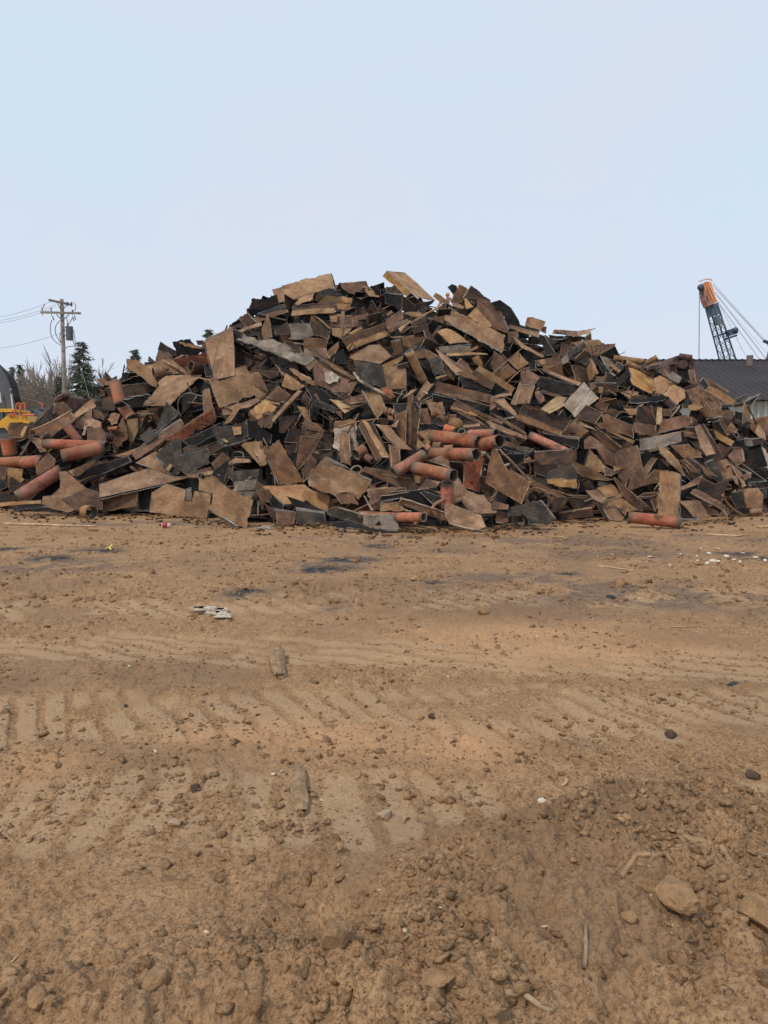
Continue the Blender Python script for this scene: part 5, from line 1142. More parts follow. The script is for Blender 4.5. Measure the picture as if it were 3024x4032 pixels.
# ------------------------------------------------------------------ ground
def vnoise(x, y, seed):
    g = np.random.default_rng(seed).random((256, 256)); xi, yi = np.floor(x).astype(int), np.floor(y).astype(int); fx, fy = x - xi, y - yi
    fx = fx * fx * (3 - 2 * fx); fy = fy * fy * (3 - 2 * fy); G = lambda a, b: g[a & 255, b & 255]
    return (G(xi, yi) * (1 - fx) + G(xi + 1, yi) * fx) * (1 - fy) + (G(xi, yi + 1) * (1 - fx) + G(xi + 1, yi + 1) * fx) * fy
def fbm(x, y, s, seed, o=4, g=0.55):
    r = 0; a = 1; t = 0; c, sn = 0.8, 0.6
    for k in range(o):
        r = r + a * vnoise(x / s, y / s, seed + k); t += a; a *= g; s *= 0.5; x, y = x * c - y * sn + 5.3, x * sn + y * c + 1.7
    return r / t
def sm(a, b, x): t = np.clip((x - a) / (b - a), 0, 1); return t * t * (3 - 2 * t)
def blob(X, Y, px, py, rx, ry):
    Yc = gnd(px, py); Xc = ray(px, py)[0] * Yc; return np.exp(-(((X - Xc) / rx) ** 2 + ((Y - Yc) / ry) ** 2))
def crumb(x, y, s, seed):
    """little domed crumbs, each with its own height"""
    g = np.random.default_rng(seed); R1, R2, R3 = g.random((128, 128)), g.random((128, 128)), g.random((128, 128)); x, y = x / s, y / s; xi, yi = np.floor(x).astype(int), np.floor(y).astype(int); best = np.zeros_like(x)
    for a in (-1, 0, 1):
        for b in (-1, 0, 1):
            ci, cj = (xi + a) & 127, (yi + b) & 127; d = np.hypot(xi + a + R1[ci, cj] - x, (yi + b + R2[ci, cj] - y)); q = R3[ci, cj] ** 2
            best = np.maximum(best, q * np.sqrt(np.clip(1 - (d / (0.35 + 0.45 * q)) ** 2, 0, 1)))
    return best
def ground_fields(X, Y):
    wob = fbm(X, Y, 1.1, 40, 3) - 0.5; near = 1 - sm(2.2, 2.85, Y - 0.34 * X + wob * 0.9)
    near2 = np.clip(near + 0.9 * blob(X, Y, 2750, 3500, 0.6, 0.45), 0, 1)
    h = (fbm(X, Y, 3.5, 1) - 0.5) * 0.10 + (fbm(X, Y, 0.9, 7) - 0.5) * 0.05
    clump = np.abs(fbm(X, Y, 0.16, 12, 4) - 0.5) * 2; c2 = np.abs(fbm(X, Y, 0.05, 21, 3) - 0.5) * 2
    rough = 0.35 + 0.65 * sm(0.42, 0.62, fbm(X, Y, 0.8, 30, 3))
    # crawler tracks: pressed bands with cross ridges
    pack = np.zeros_like(X); lug = np.zeros_like(X)
    def band(dist, width, phase, per, amp, dip):
        nonlocal pack, lug
        wv = fbm(X, Y, 0.35, int(per * 1000) % 97 + 50, 3) - 0.5
        m = 1 - sm(width * 0.38, width * 0.5, np.abs(dist) + wv * 0.34); s = np.sin((phase + wv * 0.12 + (fbm(X, Y, 1.6, 71, 2) - 0.5) * 0.35) * 2 * np.pi / per)
        top = sm(-0.80, -0.30, s + 0.5 * wv); br = sm(0.46, 0.60, fbm(X, Y, 0.7, int(per * 777) % 89, 3) + 0.12)
        lug += amp * (top - 1) * m * br - dip * m; pack = np.maximum(pack, m * top * br)
    band(Y - 4.6 - 0.02 * X, 1.0, X + 0.45 * Y, 0.21, 0.024, 0.012)
    band(Y - 6.1 + 0.12 * X, 1.1, X * 0.40 + Y * 1.0, 0.23, 0.015, 0.012)
    band((Y - 8.2 - 0.10 * X), 1.1, X * 1.0 + 0.8 * Y, 0.31, 0.009, 0.012)
    band(Y - 3.3, 0.8, X * 1.0 + Y * 0.12, 0.23, 0.010, 0.0)
    lug *= (1 - near2 * 0.9); pack *= (1 - near2)
    h += lug + (0.016 * clump * rough + 0.010 * c2) * (1 - 0.75 * pack) + near2 * (0.05 + 0.045 * clump + 0.02 * c2 + 0.08 * (fbm(X, Y, 0.4, 60, 3) - 0.45))
    cr = sm(0.35, 0.6, fbm(X, Y, 0.45, 130, 3)) * 0.7 + 0.3; cr = np.clip(cr + near2 * 0.5, 0, 1) * (1 - 0.8 * pack)
    h += cr * (crumb(X, Y, 0.045, 5) * 0.020 + crumb(X, Y, 0.10, 6) * (0.022 + 0.03 * near2) + crumb(X, Y, 0.24, 8) * 0.055 * near2 + crumb(X, Y, 0.028, 9) * 0.012)
    h += (vnoise(X / 0.02, Y / 0.02, 77) - 0.5) * 0.004
    h += 0.22 * (1 - sm(0.0, 0.9, np.abs(Y - 2.55 - 0.38 * X + wob * 0.8))) * near2 * 0.5
    h += 0.06 * blob(X, Y, 1900, 2380, 0.6, 0.8) * (0.5 + clump) + 0.07 * blob(X, Y, 1290, 2330, 0.5, 0.5) * clump * 2 + 0.05 * (1 - sm(0, 1.2, np.abs(Y - 9.3))) * clump
    h -= 0.10 * blob(X, Y, 1350, 3560, 0.35, 0.16)
    h *= 1 - 0.75 * sm(12, 16, Y)
    orange = (blob(X, Y, 1250, 2900, 0.55, 0.35) + blob(X, Y, 1850, 2950, 0.35, 0.35) + blob(X, Y, 2000, 2480, 1.2, 0.35) + 0.8 * blob(X, Y, 2250, 2560, 1.5, 0.4) + 0.7 * blob(X, Y, 150, 3000, 0.25, 0.25) + 0.7 * blob(X, Y, 730, 2900, .3, .2)) * (0.45 + 0.9 * fbm(X, Y, 0.25, 91, 4))
    ash = 0
    for px, py, rx, ry in ((1320, 2225, .75, .8), (1500, 2155, .4, .4), (1300, 2385, .2, .25), (970, 2335, .3, .3), (400, 2170, .5, .4), (60, 2165, .7, .5), (230, 2230, 1.3, .9), (2400, 2180, 1.5, .8), (2650, 2340, 1.6, .9), (2050, 2280, 1.0, .9), (1750, 2170, .5, .3), (2330, 2140, 1.4, .5), (600, 2060, 3.0, .8), (1900, 2120, 4.0, 1.0), (2700, 2120, 2.5, .6)):
        ash = ash + blob(X, Y, px, py, rx, ry)
    ash = ash * (0.1 + 1.2 * sm(0.42, 0.6, fbm(X, Y, 0.5, 95, 4))); black = sum(blob(X, Y, *q) for q in ((1370, 2205, .4, .35), (1250, 2245, .4, .3), (1500, 2150, .3, .25), (400, 2172, .35, .2), (30, 2165, .3, .25), (970, 2330, .2, .2), (1300, 2380, .12, .12), (1720, 2310, .15, .2), (2230, 2260, .15, .15), (3000, 2200, .3, .3), (2900, 2180, .3, .2), (200, 2200, .3, .3))) * 1.6 * sm(0.34, 0.52, fbm(X, Y, 0.25, 99, 4))
    damp = sm(0.50, 0.62, fbm(X, Y, 1.3, 110, 4)) * 0.6 + 0.8 * blob(X, Y, 1500, 3330, .4, .25) + 0.8 * blob(X, Y, 2300, 3300, .4, .2) + 0.15 * near2 + 0.9 * blob(X, Y, 1850, 2370, 1.0, 1.0) + 0.8 * blob(X, Y, 1280, 2320, .8, .8) + 0.6 * blob(X, Y, 300, 2620, 1.2, .5) + 0.6 * blob(X, Y, 2200, 2400, 1.2, .6)
    return h, pack, orange, np.clip(ash, 0, 1), np.clip(black, 0, 1), np.clip(damp, 0, 1)
# one sheet: fine rows near the viewer, ever coarser to the horizon
rows = []; y = 1.15
while y < 22: rows.append(y); y += max(0.006, y * y / (750 * ZC) * 1.15)
while y < 1500: rows.append(y); y *= 1.18
rows = [-20, -3, 0, 0.7] + rows; Yr_ = np.array(rows); NU = 760
un = np.linspace(-1, 1, NU); cu = un * 0.62; ed = np.abs(un) > 0.93; cu = np.where(ed, np.sign(un) * (0.62 * 0.93 + (np.abs(un) - 0.93) * 45), cu)
Yg = np.repeat(Yr_[:, None], NU, 1); Xg = cu[None, :] * (np.maximum(Yg, 0) + 1.2)
Hh, Pk, Og, As, Bk, Dm = ground_fields(Xg, Yg); Hh = np.where((Yg < 0.5) | (Yg > 30), 0, Hh) - 0.012; Hh = np.where(Yg > 30, -0.02, Hh)
nr = len(Yr_); me = bpy.data.meshes.new('ground'); nv = nr * NU
me.vertices.add(nv); me.vertices.foreach_set('co', np.stack([Xg, Yg, Hh], -1).astype(np.float32).ravel())
ii = (np.arange(nr - 1)[:, None] * NU + np.arange(NU - 1)[None, :]).ravel(); quads = np.stack([ii, ii + 1, ii + NU + 1, ii + NU], -1)
nq = len(quads); me.loops.add(nq * 4); me.loops.foreach_set('vertex_index', quads.ravel().astype(np.int32)); me.polygons.add(nq)
me.polygons.foreach_set('loop_start', (np.arange(nq) * 4).astype(np.int32)); me.polygons.foreach_set('loop_total', np.full(nq, 4, np.int32)); me.polygons.foreach_set('use_smooth', np.ones(nq, bool))
for nm, ar in (('pack', Pk), ('clay', Og), ('ash', As), ('slag', Bk), ('damp', Dm)):
    at_ = me.attributes.new(nm, 'FLOAT', 'POINT'); at_.data.foreach_set('value', ar.astype(np.float32).ravel())
me.update(calc_edges=True)
def soil(name, attrs=True, mul=1.0):
    m, t, b = mat_base(name, 0.95)
    if attrs:
        g = N(t, 'ShaderNodeNewGeometry'); v = g.outputs['Position']
    else: v, rnd, _ = objvec(t)
    A = lambda n: N(t, 'ShaderNodeAttribute', attribute_name=n).outputs['Fac']
    n1 = noise_n(t, v, 0.8, 6, 0.6); n2 = noise_n(t, v, 9, 6, 0.7); n3 = noise_n(t, v, 60, 4, 0.75); n4 = noise_n(t, v, 2.6, 5, 0.6)
    q = lambda c: tuple(x * mul for x in c)
    col = ramp(t, [(0.34, q((0.31, 0.178, 0.092))), (0.5, q((0.475, 0.285, 0.155))), (0.68, q((0.59, 0.37, 0.21)))], n2).outputs[0]
    col = mixc(t, rmap(t, n1, 0.35, 0.65, 0, 0.45), col, q((0.40, 0.235, 0.115)))
    col = mixc(t, rmap(t, n4, 0.5, 0.7, 0, 0.45), col, q((0.64, 0.40, 0.21)))
    col = mixc(t, rmap(t, n3, 0.50, 0.62, 0, 0.8), col, q((0.14, 0.083, 0.045)))
    n6 = noise_n(t, v, 4.5, 7, 0.8); col = mixc(t, rmap(t, n6, 0.50, 0.62, 0, 0.5), col, q((0.25, 0.145, 0.075)))
    n5 = noise_n(t, v, 24, 5, 0.7); col = mixc(t, rmap(t, n5, 0.54, 0.64, 0, 0.55), col, q((0.23, 0.145, 0.083)))
    col = mixc(t, rmap(t, n3, 0.44, 0.28, 0, 0.5), col, q((0.60, 0.42, 0.26)))
    if attrs:
        dm = N(t, 'ShaderNodeMath', operation='MULTIPLY'); t.links.new(A('damp'), dm.inputs[0]); dm.inputs[1].default_value = 0.7
        col = mixc(t, dm.outputs[0], col, (0.27, 0.17, 0.10))
        pk = N(t, 'ShaderNodeMath', operation='MULTIPLY'); t.links.new(A('pack'), pk.inputs[0]); pk.inputs[1].default_value = 0.42
        col = mixc(t, pk.outputs[0], col, (0.60, 0.41, 0.25))
        oc = N(t, 'ShaderNodeMath', operation='MULTIPLY', use_clamp=True); t.links.new(A('clay'), oc.inputs[0]); oc.inputs[1].default_value = 0.8
        col = mixc(t, oc.outputs[0], col, (0.62, 0.36, 0.19))
        a2 = N(t, 'ShaderNodeMath', operation='MULTIPLY', use_clamp=True); t.links.new(A('ash'), a2.inputs[0]); a2.inputs[1].default_value = 0.8
        col = mixc(t, a2.outputs[0], col, ramp(t, [(0.35, (0.13, 0.086, 0.062)), (0.65, (0.26, 0.185, 0.14))], n2).outputs[0])
        col = mixc(t, A('slag'), col, ramp(t, [(0.35, (0.018, 0.018, 0.021)), (0.7, (0.12, 0.115, 0.12))], n2).outputs[0])
    else:
        hs = N(t, 'ShaderNodeHueSaturation'); t.links.new(col, hs.inputs['Color']); at2 = N(t, 'ShaderNodeAttribute', attribute_name='tone').outputs['Fac']
        t.links.new(rmap(t, at2, 0, 1, 0.66, 1.08), hs.inputs['Value']); col = hs.outputs[0]
    t.links.new(col, b.inputs['Base Color']); b.inputs['Specular IOR Level'].default_value = 0.15
    bm = N(t, 'ShaderNodeBump', Strength=1.0, Distance=0.02); ad = N(t, 'ShaderNodeMath', operation='ADD'); t.links.new(n3, ad.inputs[0]); t.links.new(n2, ad.inputs[1])
    t.links.new(ad.outputs[0], bm.inputs['Height']); t.links.new(bm.outputs[0], b.inputs['Normal'])
    return m
me.materials.append(soil('soil')); go = bpy.data.objects.new('ground', me); COL.objects.link(go); tag(go, 'bare brown dirt yard with crawler tracks', 'ground', None, 'structure')
def gz(x, y): return float(ground_fields(np.array([[x]], float), np.array([[y]], float))[0][0, 0]) - 0.012
def gpt(px, py):
    Y = gnd(px, py); X = ray(px, py)[0] * Y
    for _ in range(3):
        z = gz(X, Y); b = ray(px, py)[1]; Y = (ZC - z) / -b; X = ray(px, py)[0] * Y
    return Vector((X, Y, gz(X, Y)))
# clods and gravel too many to count
PHI = (1 + 5 ** .5) / 2
ICO = np.array([(-1, PHI, 0), (1, PHI, 0), (-1, -PHI, 0), (1, -PHI, 0), (0, -1, PHI), (0, 1, PHI), (0, -1, -PHI), (0, 1, -PHI), (PHI, 0, -1), (PHI, 0, 1), (-PHI, 0, -1), (-PHI, 0, 1)]) / 1.902
ICF = np.array([(0, 11, 5), (0, 5, 1), (0, 1, 7), (0, 7, 10), (0, 10, 11), (1, 5, 9), (5, 11, 4), (11, 10, 2), (10, 7, 6), (7, 1, 8), (3, 9, 4), (3, 4, 2), (3, 2, 6), (3, 6, 8), (3, 8, 9), (4, 9, 5), (2, 4, 11), (6, 2, 10), (8, 6, 7), (9, 8, 1)])
def clods(name, n, ylo, yhi, slo, shi, seed, mat, label, pw=1.0):
    g = np.random.default_rng(seed); Y = ylo + (yhi - ylo) * g.random(n * 3) ** pw; X = (g.random(n * 3) * 2 - 1) * (0.60 * Y + 0.6)
    dens = fbm(X, Y, 0.6, 200 + seed, 3); k = g.random(n * 3) < sm(0.36, 0.62, dens) * 0.9 + 0.08
    if seed == 1: k &= g.random(n * 3) < 0.10 + 0.9 * (1 - sm(2.3, 2.95, Y - 0.34 * X + (fbm(X, Y, 1.1, 40, 3) - 0.5) * 0.9))
    X, Y = X[k][:n], Y[k][:n]; n = len(X)
    H = ground_fields(X[:, None], Y[:, None])[0][:, 0] - 0.012
    s = slo * (shi / slo) ** (g.random(n) ** 4.5); sc3 = s[:, None] * (0.6 + 0.8 * g.random((n, 3))); sc3[:, 2] *= 0.5
    a = g.random(n) * 6.283; tl = g.normal(0, 0.5, n)
    base = ICO[None] * (1 + g.normal(0, 0.26, (n, 12, 1)).clip(-.5, .5)) * sc3[:, None, :]
    y1 = base[..., 1] * np.cos(tl)[:, None] - base[..., 2] * np.sin(tl)[:, None]; z1 = base[..., 1] * np.sin(tl)[:, None] + base[..., 2] * np.cos(tl)[:, None]
    x2 = base[..., 0] * np.cos(a)[:, None] - y1 * np.sin(a)[:, None]; y2 = base[..., 0] * np.sin(a)[:, None] + y1 * np.cos(a)[:, None]
    co = np.stack([x2 + X[:, None], y2 + Y[:, None], z1 + H[:, None] + s[:, None] * 0.08], -1).reshape(-1, 3)
    fc = (ICF[None] + (np.arange(n) * 12)[:, None, None]).reshape(-1, 3); me = bpy.data.meshes.new(name)
    me.vertices.add(len(co)); me.vertices.foreach_set('co', co.astype(np.float32).ravel()); me.loops.add(fc.size); me.loops.foreach_set('vertex_index', fc.ravel().astype(np.int32))
    me.polygons.add(len(fc)); me.polygons.foreach_set('loop_start', (np.arange(len(fc)) * 3).astype(np.int32)); me.polygons.foreach_set('loop_total', np.full(len(fc), 3, np.int32))
    tn = me.attributes.new('tone', 'FLOAT', 'POINT'); tn.data.foreach_set('value', np.repeat(g.random(n) ** 1.3, 12).astype(np.float32)); me.materials.append(mat); me.update(calc_edges=True)
    o = bpy.data.objects.new(name, me); COL.objects.link(o); tag(o, label, 'gravel', None, 'stuff')
clodm = soil('clod_soil', False)
clods('loose_clods', 15000, 1.5, 3.6, 0.0035, 0.028, 1, clodm, 'loose soil clods and small stones in the near churned dirt', 1.0)
clods('scattered_clods', 12000, 3.0, 9, 0.005, 0.027, 2, clodm, 'small clods and stones scattered over the pressed dirt', 1.2)
clods('far_gravel', 9000, 8, 17, 0.010, 0.055, 3, clodm, 'gravel and crumbs of dirt in front of the scrap heap', 1.0)
chipm = plain('pale_chip', (0.52, 0.42, 0.30), 0.8, 0.35)
clods('pale_chips', 300, 2, 15, 0.004, 0.016, 5, chipm, 'tiny pale chips and stones sprinkled over the dirt', 1.3)
# ------------------------------------------------------------------ single things on the ground
def rock(name, label, cat, px, py, wpx, hpx, mat, seed, group=None, rz=None, sink=0.3, sub=3, dep=None, amp=0.22):
    p = gpt(px, py + hpx * 0.3); d = p.y / F * math.hypot(1, ZC / p.y); w_ = wpx * d / 2; h_ = hpx * d / 2 * (0.8 if cat == 'clod' else 1)
    bm = bmesh.new(); bmesh.ops.create_icosphere(bm, subdivisions=sub, radius=1); off = Vector((seed * 3.1, seed * 1.7, seed))
    for v in bm.verts:
        q = v.co; n1 = noise.noise(q * 1.1 + off) * amp * 1.6 + noise.noise(q * 2.7 + off) * amp * 0.7 + noise.noise(q * 7 + off) * amp * .25
        v.co = q * (1 + n1)
    rg_ = random.Random(seed)
    for _ in range(11):
        d_ = Vector((rg_.gauss(0, 1), rg_.gauss(0, 1), rg_.gauss(0, .8))).normalized(); lim = rg_.uniform(.62, .88)
        for v in bm.verts:
            q = v.co.dot(d_)
            if q > lim: v.co -= d_ * (q - lim) * .92
    for v in bm.verts: v.co = Vector((v.co.x * w_, v.co.y * (dep or w_ * 0.75), v.co.z * h_))
    me = bpy.data.meshes.new(name); bm.to_mesh(me); bm.free(); me.materials.append(mat)
    o = bpy.data.objects.new(name, me); COL.objects.link(o); o.location = (p.x, p.y, p.z + h_ * (1 - sink)); o.rotation_euler = (0, 0, rz if rz is not None else 0)
    return tag(o, label, cat, group)
m_rock = plain('field_stone', (0.40, 0.235, 0.115), 0.95, 0.35, 22, 1.0); m_pstone = plain('pale_stone', (0.46, 0.32, 0.205), 0.9, 0.3, 20, 0.9)
m_dark = plain('dark_clod', (0.095, 0.058, 0.038), 0.95, 0.4, 30, 0.7); m_coal = plain('slag_lump', (0.028, 0.028, 0.032), 0.6, 0.6, 25, 0.7)
m_wood = rust('weathered_wood', (0.15, 0.095, 0.058), (0.31, 0.21, 0.135), (0.44, 0.32, 0.215), bump=0.6); m_lwood = rust('pale_wood', (0.28, 0.18, 0.10), (0.48, 0.33, 0.20), (0.60, 0.44, 0.28), bump=0.5)
m_foam = plain('white_foam', (0.66, 0.59, 0.49), 0.9, 0.15, 20, 0.4)
ST = [(2655, 3545, 190, 110, 'big reddish clod half buried in the churned dirt at lower right', m_rock, 'clod'), (2990, 3620, 170, 110, 'large slab stone at the lower right picture edge', m_rock, 'stone'),
 (1320, 3800, 110, 105, 'angular tan rock standing in the churned dirt at bottom centre', m_rock, 'stone'), (1190, 3830, 85, 75, 'blocky rock with dark hollow left of the angular tan rock', m_rock, 'stone'),
 (145, 3935, 95, 55, 'rounded pinkish stone at the lower left', m_rock, 'stone'), (610, 3885, 110, 60, 'flat brown stone right of the rounded pinkish stone', m_rock, 'stone'),
 (1240, 3650, 75, 45, 'wedge shaped stone above the angular tan rock', m_rock, 'stone'), (2960, 3050, 62, 46, 'smooth dark brown clod near the right edge', m_dark, 'clod'),
 (2638, 2888, 62, 46, 'dark flat clod left of the smooth dark brown clod', m_dark, 'clod'), (2645, 2840, 26, 20, 'pale round pebble above the dark flat clod', m_pstone, 'stone'),
 (770, 3098, 50, 42, 'dark brown lump in the middle of the left track', m_dark, 'clod'), (685, 3240, 60, 34, 'flat buff stone casting a dark gap in the left foreground', m_pstone, 'stone'),
 (1700, 2818, 34, 30, 'black crumbly lump at the centre of the yard', m_dark, 'clod'), (1924, 2862, 22, 16, 'small black lump right of the centre of the yard', m_dark, 'clod'),
 (1480, 2984, 20, 18, 'small black lump above the oblong pale stone', m_dark, 'clod'), (1515, 3208, 66, 32, 'oblong pale stone right of the old wood piece', m_pstone, 'stone'),
 (1590, 3228, 30, 26, 'round pale pebble beside the oblong pale stone', m_pstone, 'stone'), (1775, 3148, 36, 20, 'reddish brown oval stone right of centre', m_dark, 'stone'),
 (494, 2778, 20, 18, 'round black lump in the left part of the yard', m_dark, 'clod'), (188, 2472, 26, 16, 'black lump nearest the left edge of the yard', m_dark, 'clod'),
 (1903, 2402, 60, 56, 'rounded rough clod on the dark soil ridge', m_rock, 'clod'), (1315, 2352, 66, 34, 'flat brown clod below the black slag patch', m_rock, 'clod'), (1640, 2275, 60, 34, 'oblong clod right of the black slag patch', m_rock, 'clod'),
 (848, 2203, 18, 14, 'round cream pebble near the left front of the heap', m_pstone, 'stone'), (2890, 2698, 56, 24, 'blue black slag lump on the right tracks', m_coal, 'slag'),
 (2405, 2350, 44, 16, 'dark slag piece with a pale side on the right', m_coal, 'slag'), (2530, 3155, 24, 18, 'small cream stone right of the fallen log', m_pstone, 'stone'),
 (2135, 3150, 36, 30, 'small white and black stone by the bone', m_foam, 'stone'), (2050, 3880, 60, 60, 'pale boulder at the bottom right of centre', m_rock, 'stone'), (1000, 3930, 70, 60, 'tan boulder at the bottom left of centre', m_rock, 'stone'),
 (2560, 3490, 60, 70, 'egg shaped clod leaning on the big reddish clod', m_rock, 'clod'), (1720, 3780, 120, 50, 'broad flat clod in the right foreground', m_rock, 'clod'), (2480, 3620, 70, 40, 'flat dark clod left of the big reddish clod', m_rock, 'clod')]
for i, (x, y, w_, h_, lb, mt, ct) in enumerate(ST):
    rock({'clod': 'clod', 'stone': 'stone', 'slag': 'slag_lump'}[ct], lb, ct, x, y, w_, h_, mt, i + 3, 'stones and clods on the dirt', rz=rng.uniform(0, 3), sink=0.35 if w_ < 50 else 0.5)
def stick(name, label, cat, pix, wpx, mat, lift=0.5, taper=None, group=None):
    P = []
    for x, y in pix:
        p = gpt(x, y); P.append(p)
    r = wpx / 2 * P[0].y / F
    for p in P: p.z += r * lift
    Q = []
    for a, b in zip(P, P[1:]):
        for k in range(4): Q.append(a.lerp(b, k / 4) + Vector((0, rng.gauss(0, r * .14), rng.gauss(0, r * .1))))
    Q.append(P[-1]); c0 = sum(Q, Vector()) / len(Q)
    return tag(MB().tube(Q, r, 7, r2=r * taper if taper else None).build(name, [mat], None, True, c0), label, cat, group)
SG = 'sticks lying on the dirt'
stick('stick', 'long bleached branch lying on the dirt at the left in front of the heap', 'stick', [(20, 2066), (80, 2068), (240, 2073), (380, 2076)], 11, m_lwood, 0.8, 0.5, SG)
stick('stick', 'thin pale stick right of the white foam crumbs', 'stick', [(2785, 2107), (2900, 2114), (2930, 2110)], 9, m_lwood, 0.8, 0.6, SG)
stick('stick', 'thin stick pointing at the tan rag on the right', 'stick', [(2352, 2230), (2430, 2238), (2498, 2248)], 7, m_lwood, 0.8, 0.7, SG)
stick('stick', 'straight twig lying level in the right part of the yard', 'stick', [(2620, 2468), (2690, 2470), (2745, 2469)], 5, m_lwood, 0.8, 0.8, SG)
stick('stick', 'slim twig lying on the dirt left of the centre notch', 'stick', [(2190, 2117), (2245, 2121)], 8, m_lwood, 0.8, 0.6, SG)
stick('stick', 'short bone coloured stick at the right edge in front of the heap', 'stick', [(2985, 2080), (3030, 2078)], 12, m_lwood, 0.8, 0.8, SG)
stick('stick', 'pale curved chip of wood standing right of the small clods', 'stick', [(2219, 3040), (2232, 3062), (2226, 3090), (2215, 3100)], 13, m_lwood, 0.8, 0.8, SG)
stick('stick', 'pale broken board splinter buried at the bottom near the centre', 'stick', [(1990, 3860), (2060, 3900), (2130, 3950), (2180, 3975)], 34, m_lwood, 0.3, 0.6, SG)
stick('stick', 'thin upright twig in the churned dirt at the lower right', 'stick', [(2306, 3640), (2308, 3720), (2302, 3800)], 16, m_wood, 0.8, 1.4, SG)
stick('stick', 'thin dry straw stem in the lower left foreground', 'stick', [(20, 3805), (70, 3760), (100, 3735)], 10, m_lwood, 0.8, 0.5, SG)
for (x0, y0, x1, y1, w_, lb) in ((2690, 3295, 2825, 3350, 52, 'thick mud covered log end in the right foreground'), (2840, 3295, 2895, 3330, 40, 'short mud covered log beside the thick log end'), (2450, 3330, 2560, 3385, 34, 'earth coated branch left of the thick log end'), (2570, 3385, 2660, 3365, 28, 'forked muddy root below the earth coated branch')):
    stick('buried_log', lb, 'log', [(x0, y0), ((x0 + x1) / 2, (y0 + y1) / 2 - 2), (x1, y1)], w_ * .8, plain('muddy_log', (0.38, 0.24, 0.13), 0.95, 0.3, 14, 0.9), 0.15, 0.7, 'muddy logs in the right foreground')
m_owood = plain('old_wood', (0.37, 0.245, 0.145), 0.95, 0.4, 18, 1.0); m_owood.node_tree.nodes['Principled BSDF'].inputs['Specular IOR Level'].default_value = 0.05
def plank(name, label, pix, thick, mat):
    P = [gpt(x, y) for x, y in pix]; zt = sum(p.z for p in P) / len(P) + 0.01
    P = [Vector((p.x, p.y, zt)) for p in P]
    return tag(plate_mesh(name, [p + Vector((0, 0, thick)) for p in P], [mat, mat], th=thick, torn=True, seed=len(label)), label, 'wood')
def log_piece(name, label, pix, prof, mat, flat=0.6, seed=1):
    """a weathered, split piece of wood lying along a path: prof gives the half width in pixels at each point"""
    P = [gpt(x, y) for x, y in pix]; n_ = 22; V = []; Fc = []; rg_ = random.Random(seed); ph_ = [rg_.gauss(0, 1) for _ in range(n_)]; rows_ = []
    for a, b, ra, rb in zip(P, P[1:], prof, prof[1:]):
        for k in range(6): rows_.append((a.lerp(b, k / 6), ra + (rb - ra) * k / 6))
    rows_.append((P[-1], prof[-1])); base = max(p.z for p in P)
    ax = (P[-1] - P[0]).normalized(); sd_ = ax.cross(Vector((0, 0, 1))).normalized()
    for q, (p, w_) in enumerate(rows_):
        r = w_ * p.y / F
        for t in range(n_):
            a = 6.283 * t / n_; k = 1 + 0.13 * (1 if ph_[t] > 0.4 else -1 if ph_[t] < -0.5 else 0) + 0.10 * noise.noise(Vector((math.cos(a) * 2, math.sin(a) * 2, q * 0.35 + seed)))
            jag = ax * (rg_.uniform(-1, 1) * r * 0.5 if q in (0, len(rows_) - 1) else 0)
            V.append(Vector((p.x, p.y, base + r * flat * 0.55)) + sd_ * math.cos(a) * r * k + Vector((0, 0, math.sin(a) * r * flat * k)) + jag)
    m_ = len(rows_)
    for q in range(m_ - 1):
        for t in range(n_): Fc.append((q * n_ + t, q * n_ + (t + 1) % n_, (q + 1) * n_ + (t + 1) % n_, (q + 1) * n_ + t))
    Fc += [tuple(range(n_ - 1, -1, -1)), tuple(range((m_ - 1) * n_, m_ * n_))]; c0 = sum(V, Vector()) / len(V)
    return tag(new_obj(name, [v - c0 for v in V], Fc, [mat], None, None, False, origin=c0), label, 'wood')
log_piece('driftwood', 'weathered pointed piece of wood lying end on in the foreground', [(1168, 3008), (1178, 3050), (1174, 3110), (1182, 3160), (1190, 3205)], [5, 22, 32, 34, 22], m_owood, .62, 3)
log_piece('split_wood', 'tan splintered block of wood with frayed top in the middle yard', [(1088, 2588), (1095, 2630), (1103, 2676)], [34, 27, 21], m_owood, .55, 8)
# crumpled white cloth, rag, can, strap
def crumple(name, label, cat, px, py, wpx, hpx, mat, seed, parts=5):
    mb = MB(); c = gpt(px, py); rg = random.Random(seed); s = c.y / F; gsc = c.y / ZC
    for k in range(parts):
        o = gpt(px + rg.uniform(-.5, .5) * wpx * .8, py + rg.uniform(-.5, .5) * hpx * .6); n_ = 7; r = wpx * s * rg.uniform(.08, .19); G = []
        for i in range(n_):
            for j in range(n_):
                x = (i / (n_ - 1) - .5) * 2; y = (j / (n_ - 1) - .5) * 2; q = noise.noise(Vector((x * 1.6 + k * 9, y * 1.6 + seed, 0)))
                G.append(Vector((o.x + x * r * (1 + q * .5), o.y + y * r * .9, max(o.z + 0.012 + r * .15 * (1 - max(abs(x), abs(y))) + abs(q) * r * .45 * (1 - max(abs(x), abs(y)) ** 2), 0.002))))
        mb.add(G, [(i * n_ + j, (i + 1) * n_ + j, (i + 1) * n_ + j + 1, i * n_ + j + 1) for i in range(n_ - 1) for j in range(n_ - 1)])
    o = mb.build(name, [mat], None, False, c); return tag(o, label, cat)
crumple('cloth', 'crumpled dirty white cloth lying on the left part of the yard', 'cloth', 822, 2422, 170, 44, plain('dirty_cloth', (0.50, 0.42, 0.32), 0.95, 0.45, 30, 0.5), 4, 14)
crumple('rag', 'stiff tan rag beside the thin stick on the right', 'rag', 2520, 2262, 60, 60, plain('tan_rag', (0.38, 0.28, 0.17), 0.95, 0.3, 30, 0.5), 8, 4)
